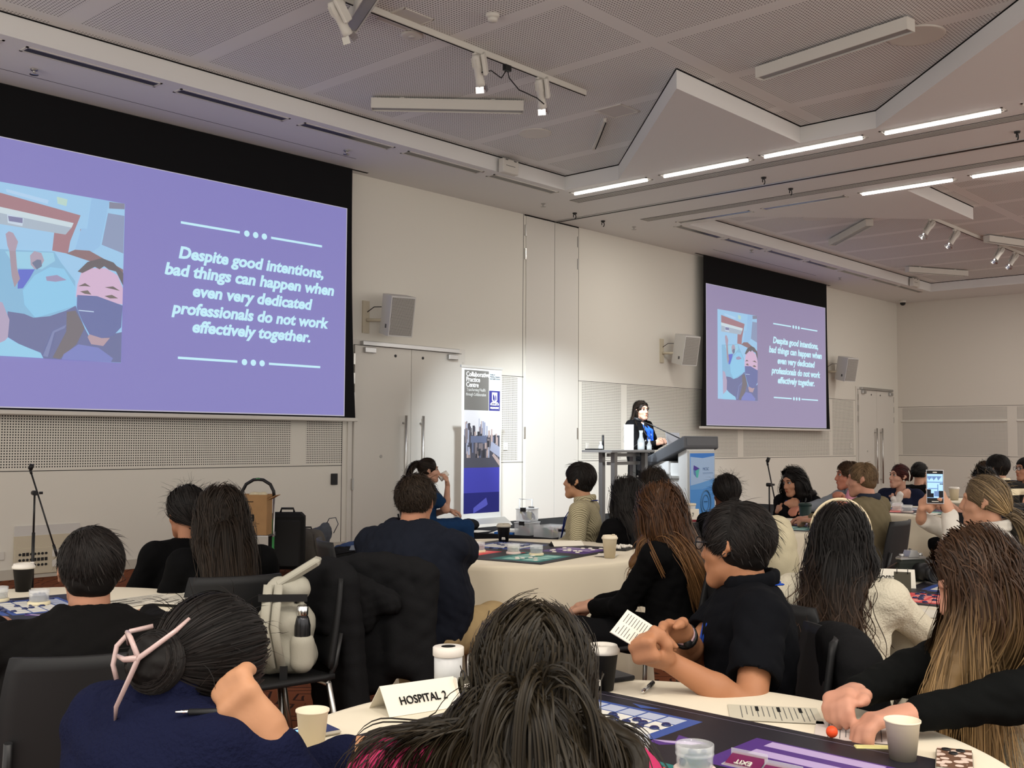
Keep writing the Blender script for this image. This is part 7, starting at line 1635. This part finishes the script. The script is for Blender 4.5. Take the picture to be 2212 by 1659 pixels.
nb2 = np.cross((0, 0, 1), e2); solid('blue_flap', [cap(cc - e2 * .2 + nb2 * .06 + (0, 0, .17), cc + e2 * .05 + nb2 * .06 + (0, 0, .24), .06), cap(cc + e2 * .05 + nb2 * .06 + (0, 0, .24), cc + e2 * .25 + nb2 * .02 + (0, 0, .13), .06, .05)], mat('blue_cloth', srgb(70, 88, 128), .9, .1), o, .011, k=.05, wr=.014, wl=.12)
MB().tube([cc - e2 * .2 - nb2 * .1 + (0, 0, .14), cc - nb2 * .13 + (0, 0, .19), cc + e2 * .14 - nb2 * .15 + (0, 0, .12), cc + e2 * .2 - nb2 * .16 + (0, 0, .02)], .018, 8, flat=.3).build('strap', M['black'], o)
MB().prism([(-.06, 0), (.09, 0), (.06, .06), (-.04, .05)], cc - nb2 * .1 + (0, 0, .19), e2, (0, 0, 1), .004).build('white_lining', flat(srgb(150, 158, 172)), o)

# ------------------------------------------------------------------ chairs without sitters, coats and bags on chairs
chair(3.93, 4.67, -28, 'empty black stacking chair between the long-haired woman and the heavy-set man')
chair(2.50, 3.63, 172, 'black stacking chair carrying the pale roll-top backpack and a black coat')
chair(8.45, 3.2, 150, 'empty black stacking chair just right of the man in the olive jacket')
chair(12.0, 2.95, 100, 'empty black stacking chair at the right picture edge beyond the fair ponytail')
o = empty('roll_top_backpack', (2.6, 3.52, .46), 'pale grey roll-top backpack with a bottle, standing on a chair at left', 'backpack'); c = np.array((2.56, 3.56, .463)); R = rotm(0, 0, -.75); q = lambda x, y, z: c + R @ np.array((x, y, z))
pg = mat('pale_grey_cloth', srgb(178, 174, 160), .75, .2, bump=.1, bscale=200)
solid('bag_body', [cap(q(-.055, 0, .075), q(.055, 0, .075), .075), cap(q(-.05, 0, .2), q(.05, 0, .2), .07), cap(q(-.03, 0, .33), q(.05, 0, .34), .05)], pg, o, .009, k=.05, wr=.009, wl=.12, planes=[((0, 0, .464), (0, 0, -1))])
MB(q(.05, 0, .4), R @ rotm(0, -.55, 0)).box((0, 0, 0), (.2, .1, .035), 0, None, .014).build('roll_top', pg, o)
MB(q(.0, -.085, .31), R).box((0, 0, 0), (.19, .012, .028)).build('buckle_strap', M['black'], o)
for sx in (-.06, -.02): MB().tube([q(sx, -.07, .36), q(sx - .01, -.1, .2), q(sx + .02, -.1, .04)], .02, 8, flat=.3).build('shoulder_strap', pg, o)
MB(q(.01, -.105, .02), R).box((0, 0, 0), (.03, .01, .06)).build('strap_buckle', M['black'], o)
solid('side_pocket', [cap(q(.075, -.06, .06), q(.075, -.06, .13), .048)], pg, o, .008, planes=[(q(0, 0, .16), (0, 0, 1))])
o = empty('water_bottle', q(.075, -.065, .1), 'steel and black water bottle in the side pocket of the pale backpack', 'bottle')
MB().lathe([(0, 0), (.03, 0), (.032, .01), (.032, .1), (.026, .125), (.02, .14), (0, .14)], q(.075, -.062, .1), 20).build('bottle_body', mat('dark_steel_bottle', (.05, .05, .055), .25, .5, .8), o); MB().lathe([(.021, .138), (.022, .142), (.022, .175), (.018, .178), (0, .178)], q(.075, -.062, .1), 18).build('cap', M['chrome'], o)
def drape(name, lb, c, face, m, w=.42, top=.86, drop=.45, th=.03, seed=1, sl=True, tuck=.0):
    """garment hung over a chair back at c (chair centre), chair facing `face`"""
    f = math.radians(face); F = np.array((math.cos(f), math.sin(f), 0)); Rr = np.array((F[1], -F[0], 0)); b = np.array((*c, 0)) - F * .31; Z = np.array((0, 0, 1.))
    pr = []
    for i in range(13):
        a = -1 + i / 6; x = a * w * .5; dz = .03 * a * a; out = -F * (.015 + .012 * math.sin(i * 1.3 + seed))
        pr.append(cap(b + Rr * x + Z * (top - dz), b + Rr * x * 1.12 + out * 1.6 - F * .03 + Z * (top - drop * (.88 + .12 * math.cos(i * .8 + seed))), th * 1.1, th * 1.25))
        pr.append(cap(b + Rr * x + F * .035 + Z * (top - dz), b + Rr * x + F * .05 + Z * (top - drop * .35), th * .8, th * .5))
    if sl:
        for sg in (-1, 1): pr.append(cap(b + Rr * sg * w * .5 + Z * (top - .08), b + Rr * sg * w * .62 - F * .03 + Z * (top - drop * 1.15), th * 1.5, th * 1.2))
    o = solid(name, pr, m, None, .01, k=.06, wr=.012, seed=seed, wl=.2); return tag(o, lb, 'jacket')
bkc = mat('black_wool', (.012, .012, .013), .95, .06, bump=.2, bscale=250)
I = pp['bigman']; drape('jacket', 'black hooded jacket hung over the chair of the heavy-set man', I['P'][:2] + I['F'][:2] * .02, 22, bkc, .44, .84, .5, .034, 2, False)
solid_hood = solid('hood', [cap(I['P'] - I['F'] * .36 - I['Rt'] * .12 + U3 * .28, I['P'] - I['F'] * .38 + I['Rt'] * .1 + U3 * .2, .055, .05), ell(I['P'] - I['F'] * .39 - I['Rt'] * .02 + U3 * .17, (.08, .06, .1))], bkc, None, .009, k=.05, wr=.016, wl=.1); tag(solid_hood, 'crumpled hood of the black jacket on the back of the heavy-set man\'s chair', 'hood')
drape('coat', 'long black coat draped over the chair with the pale backpack', (2.50, 3.63), 172, bkc, .28, .84, .6, .032, 5, False)
I = pp['auburn']; drape('coat', 'black wool coat over the chair of the auburn-haired woman', I['P'][:2], math.degrees(math.atan2(I['F'][1], I['F'][0])), bkc, .44, .86, .5, .034, 7)
I = pp['dark1']; drape('coat', 'black coat on the chair left of the auburn-haired woman', I['P'][:2], 75, bkc, .42, .84, .4, .03, 8)
drape('jacket', 'pale beige jacket hung on a chair between the auburn hair and the man with glasses', (4.95, 3.02), 120, mat('beige_cotton', srgb(196, 186, 158), .9, .1, bump=.15, bscale=200), .4, .93, .6, .045, 9); chair(4.95, 3.02, 120, 'black stacking chair under the pale beige jacket')
I = pp['glasses']; drape('jacket', 'black jacket over the chair of the man with glasses', I['P'][:2], 128, bkc, .46, .8, .42, .03, 10, False)
pack('small_backpack', 'small black backpack on the floor under the middle table edge', (4.35, 4.0), .34, .28, .18, -.7, mat('black_pack', (.014, .014, .015), .8, .1), mat('black_pack_pocket', (.02, .02, .02), .8, .1), 9)
# ------------------------------------------------------------------ loose things on the stage edge
def crate(c, w, d, h, rz, lb, seed, lid=True):
    o = empty('storage_box', c, lb, 'storage box', 'clear storage boxes on the stage'); R = rotm(0, 0, rz); t = .006
    MB(c, R).box((0, -d / 2, h / 2), (w, t, h)).box((0, d / 2, h / 2), (w, t, h)).box((-w / 2, 0, h / 2), (t, d, h)).box((w / 2, 0, h / 2), (t, d, h)).box((0, 0, t / 2), (w, d, t)).build('tub', M['clear'], o)
    if lid: MB(c, R).box((0, 0, h + .005), (w + .02, d + .02, .012), 0, None, .004).build('lid', M['frost'], o); MB(c, R).box((-w / 2 - .008, 0, h), (.012, .07, .045)).box((w / 2 + .008, 0, h), (.012, .07, .045)).build('clips', M['black'], o)
    r = random.Random(seed); b = MB(c, R); cols = [(226, 220, 214), (40, 60, 120), (150, 40, 50), (30, 30, 34), (190, 180, 60), (60, 130, 120)]
    for i in range(14): b.box(((r.random() - .5) * w * .75, (r.random() - .5) * d * .7, .02 + r.random() * h * .55), (.03 + .04 * r.random(),) * 2 + (.02,), r.randrange(6), rotm(r.random(), r.random(), r.random()))
    tag(b.build('small_supplies', [flat(srgb(*q)) for q in cols]), 'jumble of small supplies inside the ' + lb[:60], 'supplies', None, 'stuff')
crate((9.42, 8.35, ZS), .24, .2, .14, .2, 'lower clear storage box of the stack on the stage edge', 1); crate((9.42, 8.35, ZS + .16), .22, .18, .14, .3, 'upper clear storage box of the stack on the stage edge', 2)
crate((9.45, 8.0, ZS), .34, .26, .13, .1, 'open clear storage box full of supplies nearest the man in the striped shirt', 3, False)
crate((9.75, 8.12, ZS), .3, .24, .1, -.3, 'clear storage box behind the open one on the stage', 4, False)
for i, (x, y) in enumerate(((9.3, 7.72), (9.42, 7.66), (9.36, 7.58))):
    o = empty('supply_jar', (x, y, ZS), 'small clear jar with black lid on the stage edge, ' + ('left of its row', 'middle of its row', 'right of its row')[i], 'jar', 'small jars on the stage edge')
    MB().lathe([(0, 0), (.04, 0), (.04, .09), (.036, .09), (.036, .004), (0, .004)], (x, y, ZS), 18).build('jar_body', M['clear'], o); MB().lathe([(.042, .085), (.042, .11), (0, .11)], (x, y, ZS), 18).build('lid', M['black'], o)
o = empty('handled_caddy', (9.56, 8.42, ZS), 'clear plastic caddy with a loop handle behind the stacked boxes', 'caddy')
MB((9.62, 8.55, ZS), rotm(0, 0, .4)).box((0, 0, .12), (.03, .14, .24)).build('tray', M['frost'], o); MB((9.62, 8.55, ZS), rotm(0, 0, .4)).tube([(0, -.08, .2), (0, -.08, .4), (0, .08, .4), (0, .08, .2)], .012, 8).build('handle', M['frost'], o)
sheet((9.45, 8.75), .4, .28, .5, ZS + .002, 'loose white sheet lying on the stage edge by the banner', lines=0, heads=0, col=M['paper2']); sheet((9.3, 9.05), .3, .21, .2, ZS + .002, 'white sheet on the stage corner nearest the woman drinking', lines=0, heads=0, col=M['paper2'])
tag(MB().box((9.4, 8.62, ZS + .012), (.32, .24, .022), 0, rotm(0, 0, .3)).build('document_folder', flat(srgb(50, 110, 190))), label='bright blue folder on the stage edge under white papers', cat='folder')
tag(MB().box((9.43, 8.58, ZS + .035), (.3, .22, .02), 0, rotm(0, 0, .5)).build('paper_stack', M['paper2']), label='stack of white paper on the bright blue folder', cat='paper')
tag(solid('dark_bag', [ell(np.array((9.4, 9.3, ZS + .06)), (.16, .1, .08))], bkc, None, .012, wr=.01, planes=[((0, 0, ZS + .002), (0, 0, -1))]), label='dark crumpled bag on the stage corner left of the banner foot', cat='bag')
I = pp['claw']; hw_ = I['arms'][1]; pc0 = hw_[3] + unit(hw_[4]) * .06; o = empty('pen', pc0, 'black pen held under the chin of the woman with the claw clip', 'pen')
e = np.array((-.62, .60, .0)); MB().tube([pc0 + e * -.01, pc0 + e * .11], .0052, 8).build('barrel', M['black'], o); MB().tube([pc0 + e * .11, pc0 + e * .135], [.004, .0025], 8).build('tip', M['chrome'], o)
